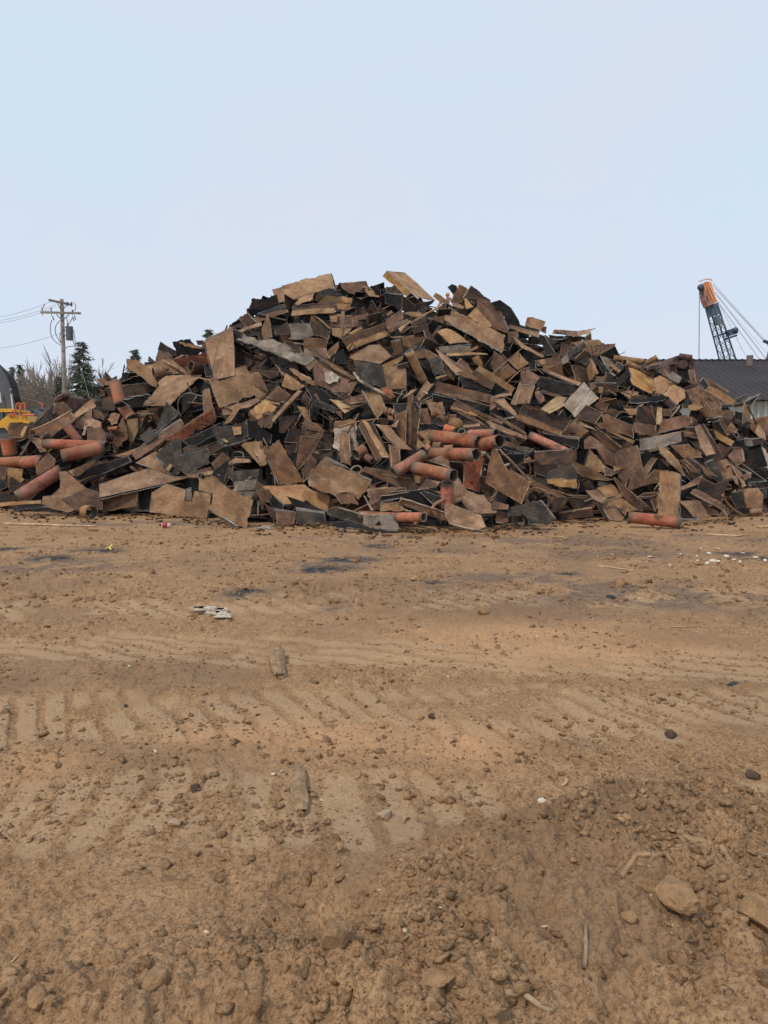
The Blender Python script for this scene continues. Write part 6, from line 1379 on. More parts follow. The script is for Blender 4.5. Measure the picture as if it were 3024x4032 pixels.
crumple('paper_scrap', 'small cream paper scrap right of the slag patches', 'paper', 1718, 2171, 36, 16, plain('cream_paper', (0.62, 0.55, 0.38), 0.9, 0.1), 12, 2)
crumple('paper_scrap', 'white torn paper bit in the lower middle dirt', 'paper', 1742, 3583, 28, 26, plain('white_paper', (0.62, 0.60, 0.55), 0.9, 0.1), 14, 2)
cn = gpt(655, 2080); can = empty('drinks_can', cn + Vector((0, 0, 0.06)), 'crushed red and white drinks can on the dirt before the heap', 'can')
mb = MB(); mb.tube([cn + Vector((-.10, 0, .06)), cn + Vector((-.03, .01, .07)), cn + Vector((.09, 0.03, .055))], 0.055, 10); mb.build('can_body', [plain('can_white', (0.62, 0.58, 0.55), 0.4, 0.1)], can, True)
mb = MB(); mb.tube([cn + Vector((-.085, 0, .063)), cn + Vector((-.03, .01, .073)), cn + Vector((.02, 0.015, .066))], 0.058, 10); mb.build('can_band', [plain('can_red', (0.45, 0.03, 0.03), 0.4, 0.2)], can, True)
st_ = gpt(435, 2170); ys_ = MB(); m_yel = plain('yellow_strap', (0.62, 0.55, 0.10), 0.6, 0.1)
ys_.tube([st_ + Vector((-.11, .1, .02)), st_ + Vector((-.03, .02, .06)), st_ + Vector((.03, -.05, .02))], 0.014, 6); ys_.tube([st_ + Vector((.0, .0, .05)), st_ + Vector((.02, .04, .11))], 0.014, 6)
tag(ys_.build('strap', [m_yel], None, False, st_), 'short bright yellow strap on the black slag patch at left', 'strap')
FO = [(2640, 2224, 30, 14), (2745, 2188, 16, 10), (2790, 2178, 22, 12), (2812, 2205, 34, 16), (2785, 2218, 30, 16), (2828, 2217, 20, 14), (2860, 2190, 26, 12), (2890, 2202, 22, 8), (2915, 2212, 20, 14), (2975, 2202, 24, 12), (3012, 2208, 20, 16), (2760, 2160, 14, 8), (2824, 2162, 26, 8), (2560, 2184, 26, 8), (2680, 2180, 12, 7), (2924, 2178, 18, 7), (2748, 2200, 14, 9), (2770, 2202, 18, 10)]
for i, (x, y, w_, h_) in enumerate(FO):
    rock('foam_chunk', 'white crumb of broken foam scattered on the right in front of the heap' , 'foam chunk', x, y, w_, h_ * .85, m_foam, i + 60, 'white foam crumbs on the right of the yard', rz=i, sink=0.3, sub=2)
# ------------------------------------------------------------------ background: left side
m_needle = plain('spruce_needles', (0.10, 0.12, 0.08), 0.85, 0.5, 2.0); m_bark = plain('bark', (0.16, 0.125, 0.10), 0.95, 0.3, 8, 0.5)
def spruce(px, ptop, pbase, wpx, Y, label, seed, dens=1.0):
    rg = random.Random(seed); b = at(px, pbase, Y); tp = at(px, ptop, Y); b.z = min(b.z, 0.0); Hh_ = tp.z - b.z; Wd = wpx / 2 * Y / F
    root = empty('spruce_tree', b, label, 'tree', 'spruce trees beyond the yard')
    MB().tube([b, b.lerp(tp, .5), tp], 0.018 * Hh_, 7, r2=0.02).build('trunk', [m_bark], root, True)
    V = []; Fc = []; lv = int(46 * dens)
    for i in range(lv):
        f = (i / lv) ** 0.92; z = b.z + Hh_ * (0.10 + 0.9 * f); rr = Wd * (1 - f) ** 0.78 * rg.uniform(.78, 1.12) + 0.04
        nb = max(4, int(11 * (1 - f) + 4))
        for j in range(nb):
            a = rg.uniform(0, 6.283); ln = rr * rg.uniform(.5, 1.22); d = Vector((math.cos(a), math.sin(a), 0)); sd_ = Vector((-d.y, d.x, 0)); k = max(3, int(ln / 0.22)); dr = rg.uniform(.12, .32)
            for q in range(k):
                t = (q + .6) / k; c = Vector((b.x, b.y, z)) + d * ln * t - Vector((0, 0, ln * dr * t - ln * 0.16 * t * t * t))
                for _ in range(4):
                    w_ = rg.uniform(.09, .20) * (1.25 - t * .6) * (Hh_ / 12) ** .5; l_ = rg.uniform(.25, .60) * (Hh_ / 12) ** .5
                    dd = (d * rg.uniform(.2, 1) + sd_ * rg.uniform(-1, 1) + Vector((0, 0, rg.uniform(-.7, .15)))).normalized(); pr = dd.cross(Vector((rg.gauss(0, 1), rg.gauss(0, 1), rg.gauss(0, 1)))).normalized()
                    n0 = len(V); V += [c - pr * w_ / 2, c + pr * w_ / 2, c + dd * l_]; Fc.append((n0, n0 + 1, n0 + 2))
    new_obj('crown', [v - b for v in V], Fc, [m_needle], root)
spruce(328, 1342, 1640, 310, 62, 'large dark spruce standing right of the utility pole', 1, 1.25)
spruce(52, 1440, 1640, 110, 88, 'leftmost spruce of the slim pair behind the excavator boom', 2)
spruce(88, 1432, 1640, 105, 84, 'right spruce of the slim pair behind the excavator boom', 3)
spruce(234, 1476, 1640, 140, 70, 'small ragged spruce left of the utility pole foot', 4, .8)
spruce(537, 1372, 1660, 190, 66, 'spruce top showing above the left shoulder of the heap', 5)
spruce(828, 1290, 1660, 210, 66, 'small spruce tip peeking over the heap beside the upright plate', 6)
m_twig = plain('bare_twigs', (0.27, 0.22, 0.19), 0.95, 0.3, 3.0)
def bare_tree(root_p, H_, seed, mb, lim=3):
    rg = random.Random(seed)
    def br(p, d, l, r, dep):
        q = p + d * l; m_ = p.lerp(q, .5) + Vector((rg.gauss(0, l * .04), rg.gauss(0, l * .04), 0)); mb.tube([p, m_, q], max(r, .028), 4, cap=False, r2=max(r * .6, .018))
        if dep == 0: return
        for _ in range(rg.choice((4, 5)) if dep > 1 else 4):
            t = rg.uniform(.35, 1); nd = (d + Vector((rg.gauss(0, .32), rg.gauss(0, .32), rg.gauss(0.25, .2)))).normalized(); br(p.lerp(q, t), nd, l * rg.uniform(.5, .78), r * .5, dep - 1)
    br(root_p, Vector((rg.gauss(0, .05), 0, 1)).normalized(), H_ * .45, H_ * 0.014, lim)
for i, (x, tpx, Y, lb) in enumerate(((150, 1450, 80, 'leafless tree right of the slim spruce pair'), (180, 1440, 84, 'tall thin leafless tree between the spruces'), (205, 1455, 78, 'leafless tree left of the small ragged spruce'), (128, 1475, 82, 'low leafless tree just right of the slim spruces'), (222, 1440, 88, 'leafless tree directly behind the utility pole'), (440, 1460, 84, 'leafless tree between the big spruce and the heap'), (462, 1450, 86, 'leafless tree touching the left shoulder of the heap'))):
    p = at(x, 1640, Y); p.z = 0; H_ = at(x, tpx, Y).z; root = empty('bare_tree', p, lb, 'tree', 'leafless trees beyond the yard'); mb = MB(); bare_tree(p, H_ * 1.05, i + 20, mb, 4)
    k = 12; # the first tube is the trunk
    tr = MB(); tr.v, tr.f, tr.m = mb.v[:12], [f for f in mb.f if max(f) < 12], []; tr.m = [0] * len(tr.f); cr = MB(); cr.v = mb.v; cr.f = [f for f in mb.f if min(f) >= 12]; cr.m = [0] * len(cr.f)
    tr.build('trunk', [m_twig], root); cr.build('crown', [m_twig], root)
mb = MB(); rg = random.Random(5)
for i in range(1500):
    x = rg.uniform(-60, 700); Y = rg.uniform(58, 80); top = rg.uniform(1530, 1590) - 24 * math.exp(-((x - 120) / 60) ** 2); p = at(x, 1700, Y); p.z = 0; q = at(x + rg.gauss(0, 9), top + rg.uniform(0, 40), Y); m_ = p.lerp(q, .55) + Vector((rg.gauss(0, .4), 0, 0)); mb.tube([p, m_, q], 0.05, 3, cap=False, r2=0.012)
    for _ in range(3):
        s0 = p.lerp(q, rg.uniform(.4, .95)); mb.tube([s0, s0 + Vector((rg.gauss(0, .6), rg.gauss(0, .4), rg.uniform(.3, 1.1)))], 0.018, 3, cap=False)
tag(mb.build('brushwood', [plain('brushwood_bark', (0.175, 0.135, 0.105), 0.95, 0.3, 2.0)], None, False, (0, 60, 0)), 'thicket of brown leafless brush beyond the yard at left', 'brush', None, 'stuff')
mb = MB()
for i in range(26):
    x = -80 + i * 34; Y = rg.uniform(95, 110); a = at(x, 1590 + rg.uniform(-14, 10), Y); mb.tube([Vector((a.x, Y, -1)), Vector((a.x, Y, a.z * .5)), a], rg.uniform(1.2, 2.2), 7, r2=0.6)
tag(mb.build('far_wood', [plain('far_wood_bark', (0.17, 0.14, 0.125), 0.95, 0.3, 0.6)], None, False, (0, 100, 0)), 'far low wood of bare grey brown trees at left', 'wood', None, 'stuff')
# ---- utility pole
m_pole = rust('pole_wood', (0.13, 0.115, 0.095), (0.21, 0.185, 0.155), (0.28, 0.25, 0.21), bump=0.2); m_iron = plain('pole_iron', (0.10, 0.10, 0.105), 0.6, 0.2); m_trans = plain('transformer_grey', (0.075, 0.08, 0.09), 0.5, 0.15); m_wire = plain('wire_grey', (0.20, 0.21, 0.22), 0.6, 0.1); m_porc = plain('insulator_grey', (0.40, 0.40, 0.40), 0.4, 0.1)
PY = 46.0; pt = at(243, 1178, PY); pb = Vector((pt.x, PY, 0)); pole = empty('utility_pole', pb, 'grey wooden utility pole with two crossarms and a transformer', 'utility pole')
MB().tube([pb, pt], 0.15, 12, r2=0.11).build('pole', [m_pole], pole, True)
A = lambda x, y, dy=0: at(x, y, PY + dy)
def arm(a, b, nm): 
    d = b - a; q = d.to_track_quat('X', 'Z').to_matrix(); o = MB().box((a + b) / 2, d.length, 0.10, 0.12, rot=q).build(nm, [m_pole], pole); return o
a1 = arm(A(199, 1184, -1.0) + Vector((0, -.2, 0)), A(287, 1203, 1.0) + Vector((0, -.2, 0)), 'crossarm'); a2 = arm(A(166, 1232) + Vector((0, -.2, 0)), A(323, 1236) + Vector((0, -.2, 0)), 'crossarm')
for x0, y0, x1, y1 in ((222, 1238, 243, 1260), (272, 1238, 246, 1262), (225, 1190, 241, 1222), (262, 1200, 247, 1222)): MB().tube([A(x0, y0, -.22), A(x1, y1, -.15)], 0.025, 5).build('brace', [m_iron], pole)
for x, y, h_ in ((166, 1210, .42), (201, 1211, .40), (286, 1220, .22), (282, 1190, .2), (266, 1190, .18)):
    p = A(x, y, -.2); mb = MB(); 
    for k in range(4): mb.tube([p - Vector((0, 0, h_ * k / 4)), p - Vector((0, 0, h_ * (k + .6) / 4))], 0.06, 8)
    mb.tube([p, p - Vector((0, 0, h_ + .1))], 0.02, 5); mb.build('insulator', [m_porc if x < 250 else m_iron], pole, True)
for x, y in ((207, 1245), (293, 1243), (286, 1247)): MB().tube([A(x, y, -.25), A(x + 5, y + 16, -.3)], 0.035, 6).build('fuse_cutout', [m_iron], pole)
tcn = A(274, 1314, -.35); tr_ = empty('transformer', tcn - pole.location); tr_.parent = pole
tb = MB().tube([tcn - Vector((0, 0, .38)), tcn + Vector((0, 0, .36)), tcn + Vector((0, 0, .37)), tcn + Vector((0, 0, .42))], 0.21, 16); 
o_ = new_obj('tank', [Vector(v) - tcn for v in tb.v], tb.f, [m_trans], tr_, None, False)
bb = MB().tube([Vector((-.09, 0, .4)), Vector((-.1, 0, .62))], .045, 8); new_obj('bushing', bb.v, bb.f, [m_iron], tr_); bb = MB().box((-.27, 0, .2), .2, .06, .05).box((-.27, 0, -.12), .2, .06, .05); new_obj('mounting_bracket', bb.v, bb.f, [m_iron], tr_)
def sag(a, b, s, n=14): return [a.lerp(b, i / n) - Vector((0, 0, s * 4 * (i / n) * (1 - i / n))) for i in range(n + 1)]
for (x0, y0, x1, y1, dep, s) in ((205, 1185, -260, 1250, -3, .5), (222, 1198, -260, 1262, -3, .5), (222, 1207, -260, 1272, -3, .5), (236, 1313, -260, 1378, -3, .4)):
    MB().tube(sag(A(x0, y0, -.4), at(x1, y1, PY + dep), s), 0.010, 4).build('power_line', [m_wire], pole)
for pp in ([(204, 1260), (197, 1285), (200, 1320), (215, 1345), (240, 1360)], [(235, 1262), (217, 1285), (218, 1315), (232, 1340), (240, 1352)], [(285, 1252), (270, 1278), (240, 1305), (234, 1325), (240, 1350)], [(290, 1300), (296, 1345), (300, 1365), (280, 1362), (258, 1368), (250, 1385)], [(285, 1335), (292, 1355), (297, 1366)], [(262, 1250), (268, 1275), (268, 1283)], [(293, 1192), (300, 1210), (294, 1225)], [(176, 1196), (172, 1208), (168, 1214)]):
    P = [A(x, y, -.45) for x, y in pp]
    for _ in range(2):
        Q = [P[0]]
        for a, b in zip(P, P[1:]): Q += [a.lerp(b, .25), a.lerp(b, .75)]
        P = Q + [P[-1]]
    MB().tube(P, 0.022, 5).build('cable', [m_iron], pole, True)
MB().tube([A(316, 1440, -.2), A(356, 1580, -6)], 0.012, 4).build('guy_wire', [m_wire], pole)
# ---- excavator
m_yellow = plain('machine_yellow', (0.62, 0.32, 0.028), 0.5, 0.12, 3.0); m_orange = plain('handrail_orange', (0.55, 0.12, 0.04), 0.5, 0.1); m_blk = plain('machine_grey', (0.085, 0.085, 0.095), 0.6, 0.2, 3.0); m_hose = plain('hose_black', (0.012, 0.012, 0.015), 0.5, 0.2); m_lgrey = plain('hood_grey', (0.20, 0.21, 0.23), 0.6, 0.12, 3.0); m_chr = plain('bright_rod', (0.6, 0.62, 0.63), 0.3, 0.1); m_glass = plain('cab_glass', (0.05, 0.08, 0.09), 0.1, 0.1)
EY = 34.0; ex = empty('excavator', Vector((at(40, 1700, EY).x, EY, 0)), 'yellow and orange excavator behind the left foot of the heap', 'excavator')
E = lambda x, y, dy=0: at(x, y, EY + dy)
def part(name, pix, t, m, dy=0, par=ex): mb = MB(); slab(mb, pix, EY + dy, t); return mb.build(name, [m], par)
part('body', [(-160, 1660), (0, 1657), (28, 1636), (104, 1636), (117, 1660), (112, 1668), (92, 1666), (90, 1662), (44, 1664), (32, 1698), (18, 1684), (-160, 1690)], 2.6, m_yellow)
part('undercarriage', [(-160, 1690), (18, 1684), (32, 1698), (44, 1664), (90, 1662), (120, 1668), (120, 1850), (-160, 1850)], 2.4, m_blk, 0.15)
part('cab', [(-120, 1622), (44, 1620), (50, 1650), (-120, 1657)], 1.6, m_glass, 0.6); part('cab_roof', [(-120, 1609), (42, 1609), (50, 1614), (48, 1622), (-120, 1624)], 1.8, m_yellow, 0.5)
for x in (4, 26): part('cab_pillar', [(x, 1622), (x + 5, 1622), (x + 7, 1652), (x + 2, 1652)], .1, m_blk, 0.5)
part('boom', [(-120, 1400), (-40, 1418), (0, 1455), (18, 1480), (34, 1510), (46, 1560), (56, 1600), (48, 1612), (20, 1612), (0, 1560), (-40, 1480), (-120, 1450)], .7, m_blk, 1.0)
for k in range(6):
    P = [E(-30 + k * 3, 1410 + k * 5, .8), E(4 + k * 5, 1446 + k * 4, .8), E(27 + k * 5, 1478 + k * 2, .8), E(44 + k * 4.8, 1520, .8), E(54 + k * 4.2, 1556, .8), E(62 + k * 4, 1592, .8)]; MB().tube(P, 0.028, 6).build('hose', [m_hose], ex, True)
for x, y in ((38, 1531), (54, 1531), (50, 1552), (62, 1552)): part('hose_clamp', [(x, y), (x + 11, y), (x + 11, y + 3), (x, y + 3)], .06, m_chr, .82)
MB().tube([E(44, 1552, .85), E(51, 1610, .85)], 0.035, 8).build('cylinder_rod', [m_chr], ex); MB().tube([E(-2, 1540, .85), E(4, 1585, .85)], 0.04, 8).build('cylinder_rod', [m_chr], ex)
for pp in ([(56, 1636), (66, 1590), (72, 1586), (78, 1588), (78, 1636)], [(76, 1636), (86, 1590), (92, 1586), (97, 1590), (99, 1616)]):
    MB().tube([E(x, y, -.1) for x, y in pp], 0.035, 6).build('handrail', [m_orange], ex)
MB().tube([E(88, 1634, -.1), E(134, 1634, -.1)], 0.05, 8).build('handrail', [m_orange], ex); part('step_plate', [(32, 1628), (50, 1628), (52, 1636), (30, 1636)], .3, m_orange, -.1)
hd = empty('loader', Vector((at(130, 1700, EY + 3).x, EY + 3, 0)), 'grey engine hood of a machine parked behind the excavator', 'loader')
part('hood', [(96, 1616), (104, 1611), (145, 1611), (152, 1624), (158, 1700), (92, 1700)], 2.0, m_lgrey, 3, hd); part('grille', [(103, 1616), (127, 1615), (125, 1626), (102, 1626)], .05, m_blk, 2.95, hd)
part('seat_back', [(141, 1594), (151, 1592), (152, 1602), (158, 1608), (164, 1612), (150, 1614), (140, 1606)], .6, m_blk, 3.2, hd); MB().tube([E(150, 1590, 3.1), E(160, 1587, 3.1), E(166, 1594, 3.1), E(166, 1606, 3.1)], .04, 6).build('roll_bar', [m_orange], hd)
# ---- rusty machines behind the heap, left and right
m_oxide = rust('machine_oxide', (0.06, 0.035, 0.032), (0.12, 0.068, 0.060), (0.19, 0.115, 0.10))
hp = empty('rusty_hopper', Vector((at(245, 1700, 31).x, 31, 0)), 'dark rusty hopper with bolted rim behind the left slope', 'hopper')
mb = MB(); slab(mb, [(212, 1580), (240, 1556), (262, 1552), (272, 1562), (270, 1600), (262, 1700), (215, 1700)], 31, 1.6); mb.build('body', [m_oxide], hp)
mb = MB(); mb.tube([at(218, 1578, 30.9), at(236, 1562, 30.9), at(256, 1552, 30.9), at(270, 1558, 30.9)], .09, 8); mb.build('rim', [m_oxide], hp)
for k in range(7): MB().tube([at(216 + k * 8, 1581 - k * 4.4, 30.8), at(216 + k * 8, 1581 - k * 4.4, 30.7)], .04, 6).build('bolt', [m_oxide], hp)
tk_ = empty('rusty_tank', Vector((at(330, 1700, 33).x, 33, 0)), 'long dark red rusty tank lying behind the left slope', 'tank')
c1, c2 = at(250, 1612, 33), at(470, 1606, 33); MB().tube([c1, c2], .42, 20).build('shell', [m_oxide], tk_, True); MB().tube([at(316, 1582, 33), at(316, 1563, 33)], .14, 10).build('neck', [m_oxide], tk_, True); MB().box((c1 + c2) / 2 - Vector((0, 0, 1.2)), 1.8, .6, 2.4).build('stand', [m_oxide], tk_)
RY_ = 27.0; rm = empty('rusty_gear_housing', Vector((at(2690, 1500, RY_).x, RY_, 0)), 'dark red rusty machine housing standing above the right slope', 'machine part')
def rpart(n, pix, t, dy=0, m=None): mb = MB(); slab(mb, pix, RY_ + dy, t); return mb.build(n, [m or m_oxide], rm)
rpart('body', [(2640, 1432), (2662, 1402), (2680, 1398), (2725, 1404), (2732, 1420), (2735, 1440), (2722, 1452), (2702, 1458), (2668, 1444)], 1.2); rpart('leg', [(2637, 1432), (2652, 1424), (2668, 1440), (2660, 1478), (2650, 1560), (2628, 1560)], .8, -.1); rpart('leg', [(2712, 1440), (2734, 1440), (2742, 1470), (2756, 1505), (2760, 1600), (2725, 1600)], .8, -.1)
rpart('shaft_guard', [(2640, 1426), (2668, 1424), (2670, 1432), (2640, 1436)], .3, -.4); rpart('web', [(2664, 1446), (2704, 1460), (2720, 1456), (2740, 1560), (2650, 1560)], .3, .5, M['D'])
MB().tube([at(2676, 1402, 26.9), at(2722, 1408, 26.9)], .10, 12).build('shaft', [m_oxide], rm, True); MB().tube([at(2690, 1434, 26.9), at(2690, 1434, 26.6)], .16, 14).build('hub', [m_oxide], rm)
rt = empty('rusty_drum', Vector((at(3010, 1760, 24).x, 24, 0)), 'round rusty brown drum at the right picture edge', 'drum')
cd = at(3030, 1705, 24.5); MB().tube([cd, cd + Vector((.3, 1.6, 0))], .56, 24).build('shell', [M['B']], rt, True); MB().tube([cd - Vector((.0, .02, 0)), cd + Vector((.0, .06, 0))], .30, 20).build('rim', [m_oxide], rt, True); MB().box(cd - Vector((0, -.8, .95)), .9, .9, 1.3).build('stand', [M['D']], rt)
# small orange lamp behind the summit
bl = at(1762, 1160, 30); lp = empty('crane_block', bl, 'small orange round head showing in the notch of the summit', 'crane block')
bm = bmesh.new(); bmesh.ops.create_uvsphere(bm, u_segments=16, v_segments=10, radius=.085); me_ = bpy.data.meshes.new('head'); bm.to_mesh(me_); bm.free(); me_.materials.append(plain('orange_paint', (0.62, 0.24, 0.12), .5, .1)); ho = bpy.data.objects.new('head', me_); COL.objects.link(ho); ho.parent = lp
MB().tube([bl - Vector((0, 0, .07)), Vector((bl.x, bl.y, 0.0))], .05, 8).build('post', [m_orange], lp)
# ------------------------------------------------------------------ background: right side
def corr(name, c1, c2, sx=1.0):
    m, t, b = mat_base(name, 0.6); v, rnd, c = objvec(t); n1 = noise_n(t, v, .5, 5, .6); n2 = noise_n(t, v, 5, 5, .7)
    t.links.new(mixc(t, rmap(t, n2, .45, .7, 0, .4), ramp(t, [(.35, c1), (.65, c2)], n1).outputs[0], tuple(x * .6 for x in c1)), b.inputs['Base Color']); b.inputs['Specular IOR Level'].default_value = 0.2; return m
m_roof = corr('roof_sheet', (0.030, 0.024, 0.025), (0.050, 0.040, 0.041)); m_wall = corr('wall_sheet', (0.48, 0.52, 0.46), (0.66, 0.69, 0.69))
eL, eR = at(2520, 1565, 40), at(3600, 1568, 40); rL, rR = at(2300, 1421, 47), at(3560, 1421, 47)
eL = Vector((11.5, 40, eR.z)); rL = Vector((11.5, 47, rR.z)); eR = Vector((34, 40, eR.z)); rR = Vector((34, 47, rR.z))
wh = empty('warehouse', Vector((22, 44, 0)), 'long low warehouse with dark ribbed roof and pale sheet wall', 'building')
def ribbed(name, a, b, c, d, n_, dep, mat, parent):
    """sheet a-b (bottom) c-d (top) with standing ribs running from bottom to top"""
    a, b, c, d = map(Vector, (a, b, c, d)); nrm = (b - a).cross(d - a).normalized(); mb = MB(); P = []
    for i in range(n_ * 4 + 1):
        t = i / (n_ * 4); o = nrm * (dep if i % 4 in (1, 2) else 0); P += [a.lerp(b, t) + o, d.lerp(c, t) + o]
    mb.add(P, [(i * 2, i * 2 + 2, i * 2 + 3, i * 2 + 1) for i in range(n_ * 4)]); return mb.build(name, [mat], parent)
ribbed('roof', eL - Vector((0, .5, .15)), eR - Vector((0, .5, .15)), rR, rL, 58, .05, m_roof, wh); ribbed('roof', (34, 54, eR.z), (11.5, 54, eR.z), rL, rR, 40, .05, m_roof, wh)
ribbed('wall', (11.5, 40.2, 0), (34, 40.2, 0), (34, 40.2, eR.z + .02), (11.5, 40.2, eR.z + .02), 60, -.03, m_wall, wh)
MB().prism([(11.5, 40.2, 0), (11.5, 53.8, 0), (11.5, 53.8, eR.z), (11.5, 47, rR.z - .05), (11.5, 40.2, eR.z)], (.1, 0, 0)).build('gable', [m_wall], wh)
mb = MB(); mb.tube([rL + Vector((0, 0, .03)), rR + Vector((0, 0, .03))], .07, 6)
for k in range(60): mb.box(rL.lerp(rR, (k + .5) / 60) + Vector((0, 0, .09)), .1, .12, .07)
mb.build('ridge_cap', [m_roof], wh); mb = MB(); mb.box((22.7, 39.85, eR.z - .1), 22.6, .12, .14); mb.build('gutter', [m_roof], wh)
vn = at(2952, 1421, 46); mv = empty('roof_vent', (0, 0, 0)); mv.parent = wh; mv.location = Vector((vn.x, 46, vn.z)) - wh.location
vb = MB().tube([Vector((0, 0, -.6)), Vector((0, 0, .28))], .19, 14); new_obj('pipe', vb.v, vb.f, [plain('vent_brown', (0.17, 0.12, 0.10), .8)], mv); vb = MB().tube([Vector((0, 0, .27)), Vector((0, 0, .33))], .2, 14); new_obj('cap', vb.v, vb.f, [m_lgrey], mv)
dp = empty('', (0, 0, 0)); bpy.data.objects.remove(dp)
for k in range(3):
    x_ = at(2960 + k * 26, 1640, 40).x; MB().tube([(x_, 40.0, 0), (x_, 40.0, eR.z - .2)], .05, 6).build('downpipe', [m_wall], wh)
# ---- crane
m_cor = plain('crane_orange', (0.75, 0.33, 0.14), .55, .2, 2.0); m_cbl = plain('crane_blue_black', (0.045, 0.07, 0.12), .5, .3, 2.0); m_cbp = plain('crane_blue_grey', (0.10, 0.145, 0.19), .5, .2, 2.0)
CY = 62.0; C_ = lambda x, y, dy=0: at(x, y, CY + dy)
base_p = C_(2985, 1660); base_p.z = 1.5; topc = C_(2800, 1200); cr_ = empty('lattice_crane', Vector((base_p.x, CY, 0)), 'crawler crane with orange head and dark lattice boom behind the warehouse', 'crane')
ax_ = topc - base_p; L_ = ax_.length; ax_.normalize(); s1 = ax_.cross(Vector((0, 1, 0))).normalized(); s2 = ax_.cross(s1).normalized()
th_ = R(38); u1 = s1 * math.cos(th_) + s2 * math.sin(th_); u2 = -s1 * math.sin(th_) + s2 * math.cos(th_)
def bw(t): return 0.34 + (1 - t) * 0.26
def corner(t, i): c = base_p + ax_ * L_ * t; w_ = bw(t); a, b = ((-1, -1), (1, -1), (1, 1), (-1, 1))[i]; return c + u1 * w_ * a + u2 * w_ * b
boom = empty('boom', (0, 0, 0)); boom.parent = cr_; boom.location = (0, 0, 0)
def bbuild(mb, nm, m): 
    o = new_obj(nm, [Vector(v) - cr_.location for v in mb.v], mb.f, [m], boom, None); return o
for i in range(4): bbuild(MB().tube([corner(0, i), corner(1, i)], .062, 6), 'chord', m_cbl)
mb = MB(); nb_ = 11
for k in range(nb_):
    t0, t1 = k / nb_, (k + 1) / nb_
    for i in range(4):
        j = (i + 1) % 4; mb.tube([corner(t0, i), corner(t1, j)], .022, 4); mb.tube([corner(t0, j), corner(t1, i)], .02, 4); mb.tube([corner(t0, i), corner(t0, j)], .024, 4)
bbuild(mb, 'lacing', m_cbl)
mb = MB()
for t0, t1 in ((.93, 1.0), (.42, .50), (.80, .81)):
    for i in range(4):
        j = (i + 1) % 4; q = [corner(t0, i), corner(t0, j), corner(t1, j), corner(t1, i)]; mb.prism(q, (0, .03, 0))
bbuild(mb, 'gusset_panel', m_cbp)
pn = C_(2826, 1262, -.9); q_ = ax_.to_track_quat('Z', 'Y').to_matrix(); MB().box(pn, .55, .3, .75, rot=q_).build('winch_box', [m_cbp], cr_); MB().box(C_(2846, 1266, -.9), .28, .05, .6, rot=q_).build('sign_plate', [plain('worn_sign', (0.5, 0.38, 0.3), .7, .3, 4)], cr_)
MB().box(C_(2880, 1308, -.6), .62, .7, .5, rot=q_).build('drum_housing', [m_cbl], cr_); MB().box(C_(2878, 1328, -.6), .75, .7, .16, rot=q_).build('platform', [m_cbl], cr_); MB().tube([C_(2895, 1300, -1.0), C_(2895, 1300, -.2)], .24, 14).build('drum', [m_cbl], cr_, True)
hdr = MB(); slab(hdr, [(2766, 1116), (2780, 1108), (2800, 1110), (2812, 1150), (2823, 1188), (2803, 1198), (2786, 1160), (2770, 1128)], CY - .5, 1.0); hdr.build('boom_head', [m_cor], cr_)
hdr = MB(); slab(hdr, [(2771, 1140), (2784, 1142), (2805, 1198), (2789, 1206), (2778, 1180)], CY - .55, .9); hdr.build('head_side_plate', [plain('crane_faded_red', (0.36, 0.17, 0.13), .6, .2, 2)], cr_)
for d_ in ((2777, 1110, 2812, 1190), (2786, 1108, 2820, 1185)): MB().tube([C_(d_[0], d_[1], -.62), C_(d_[2], d_[3], -.62)], .07, 6).build('rail', [m_cor], cr_)
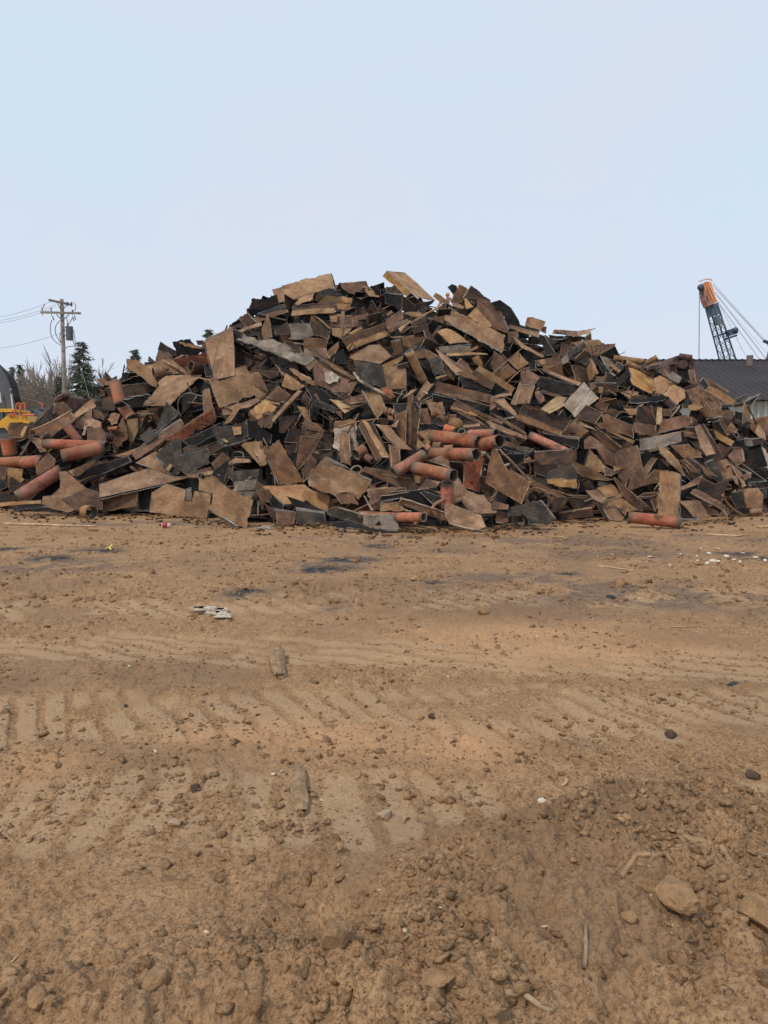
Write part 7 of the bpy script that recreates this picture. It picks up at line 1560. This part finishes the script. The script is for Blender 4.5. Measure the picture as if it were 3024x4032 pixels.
MB().tube([C_(2752, 1108, -.4), C_(2778, 1098, -.4), C_(2800, 1100, -.4), C_(2805, 1106, -.4)], .06, 6).build('rope_guard', [plain('pale_trim', (0.6, 0.55, 0.5), .6)], cr_)
MB().tube([C_(2759, 1132, -.5), C_(2759, 1132, .5)], .26, 20).build('sheave', [m_cbl], cr_, True); MB().box(C_(2774, 1148, -.3), .2, .5, .5, rot=q_).build('sheave_bracket', [m_cbl], cr_); MB().box(C_(2785, 1175, -.58), .14, .05, .45, rot=q_).build('latch', [m_cbl], cr_)
for x0 in (2753, 2756): MB().tube([C_(x0, 1140), C_(x0 - 3, 1500)], .018, 4).build('hoist_rope', [m_wire], cr_)
m_pend = plain('pendant_rope', (0.58, 0.59, 0.62), .6, .05)
for (x0, y0, x1, y1, r_) in ((2808, 1114, 3010, 1335, .014), (2808, 1118, 3012, 1342, .014), (2812, 1130, 3300, 1660, .032), (2815, 1150, 3060, 1470, .04), (2822, 1182, 3075, 1530, .032), (2822, 1165, 3100, 1480, .014), (2806, 1122, 3140, 1480, .014)):
    MB().tube([C_(x0, y0), C_(x1, y1)], r_, 5).build('pendant_rope', [m_pend], cr_)
mb = MB(); mb.tube([C_(2830, 1192, .8), C_(2935, 1400, .8)], .02, 4)
for k in range(7): t = k / 6; mb.tube([C_(2828 + 78 * t, 1192 + 180 * t, .3), C_(2846 + 80 * t, 1184 + 178 * t, .8)], .014, 4)
mb.build('boom_walkway_rail', [m_pend], cr_)
gf = MB(); gf.tube([C_(3040, 1340), C_(3018, 1425), C_(2990, 1560)], .10, 6); gf.tube([C_(3060, 1350), C_(3060, 1600)], .10, 6); gf.build('gantry_mast', [m_cbl], cr_); MB().tube([C_(3006, 1342, -.3), C_(3035, 1352, -.3)], .13, 12).build('gantry_sheave', [m_cbl], cr_)
bd = MB(); bd.box((base_p.x + 2.2, CY + .5, 2.2), 5, 3.2, 2.4); bd.build('machine_house', [m_cor], cr_)
for s_ in (-1.5, 1.5):
    tb_ = MB(); tb_.box((base_p.x + 1.5, CY + .5 + s_, .55), 5.5, .8, .9); tb_.build('crawler_track', [m_cbl], cr_)
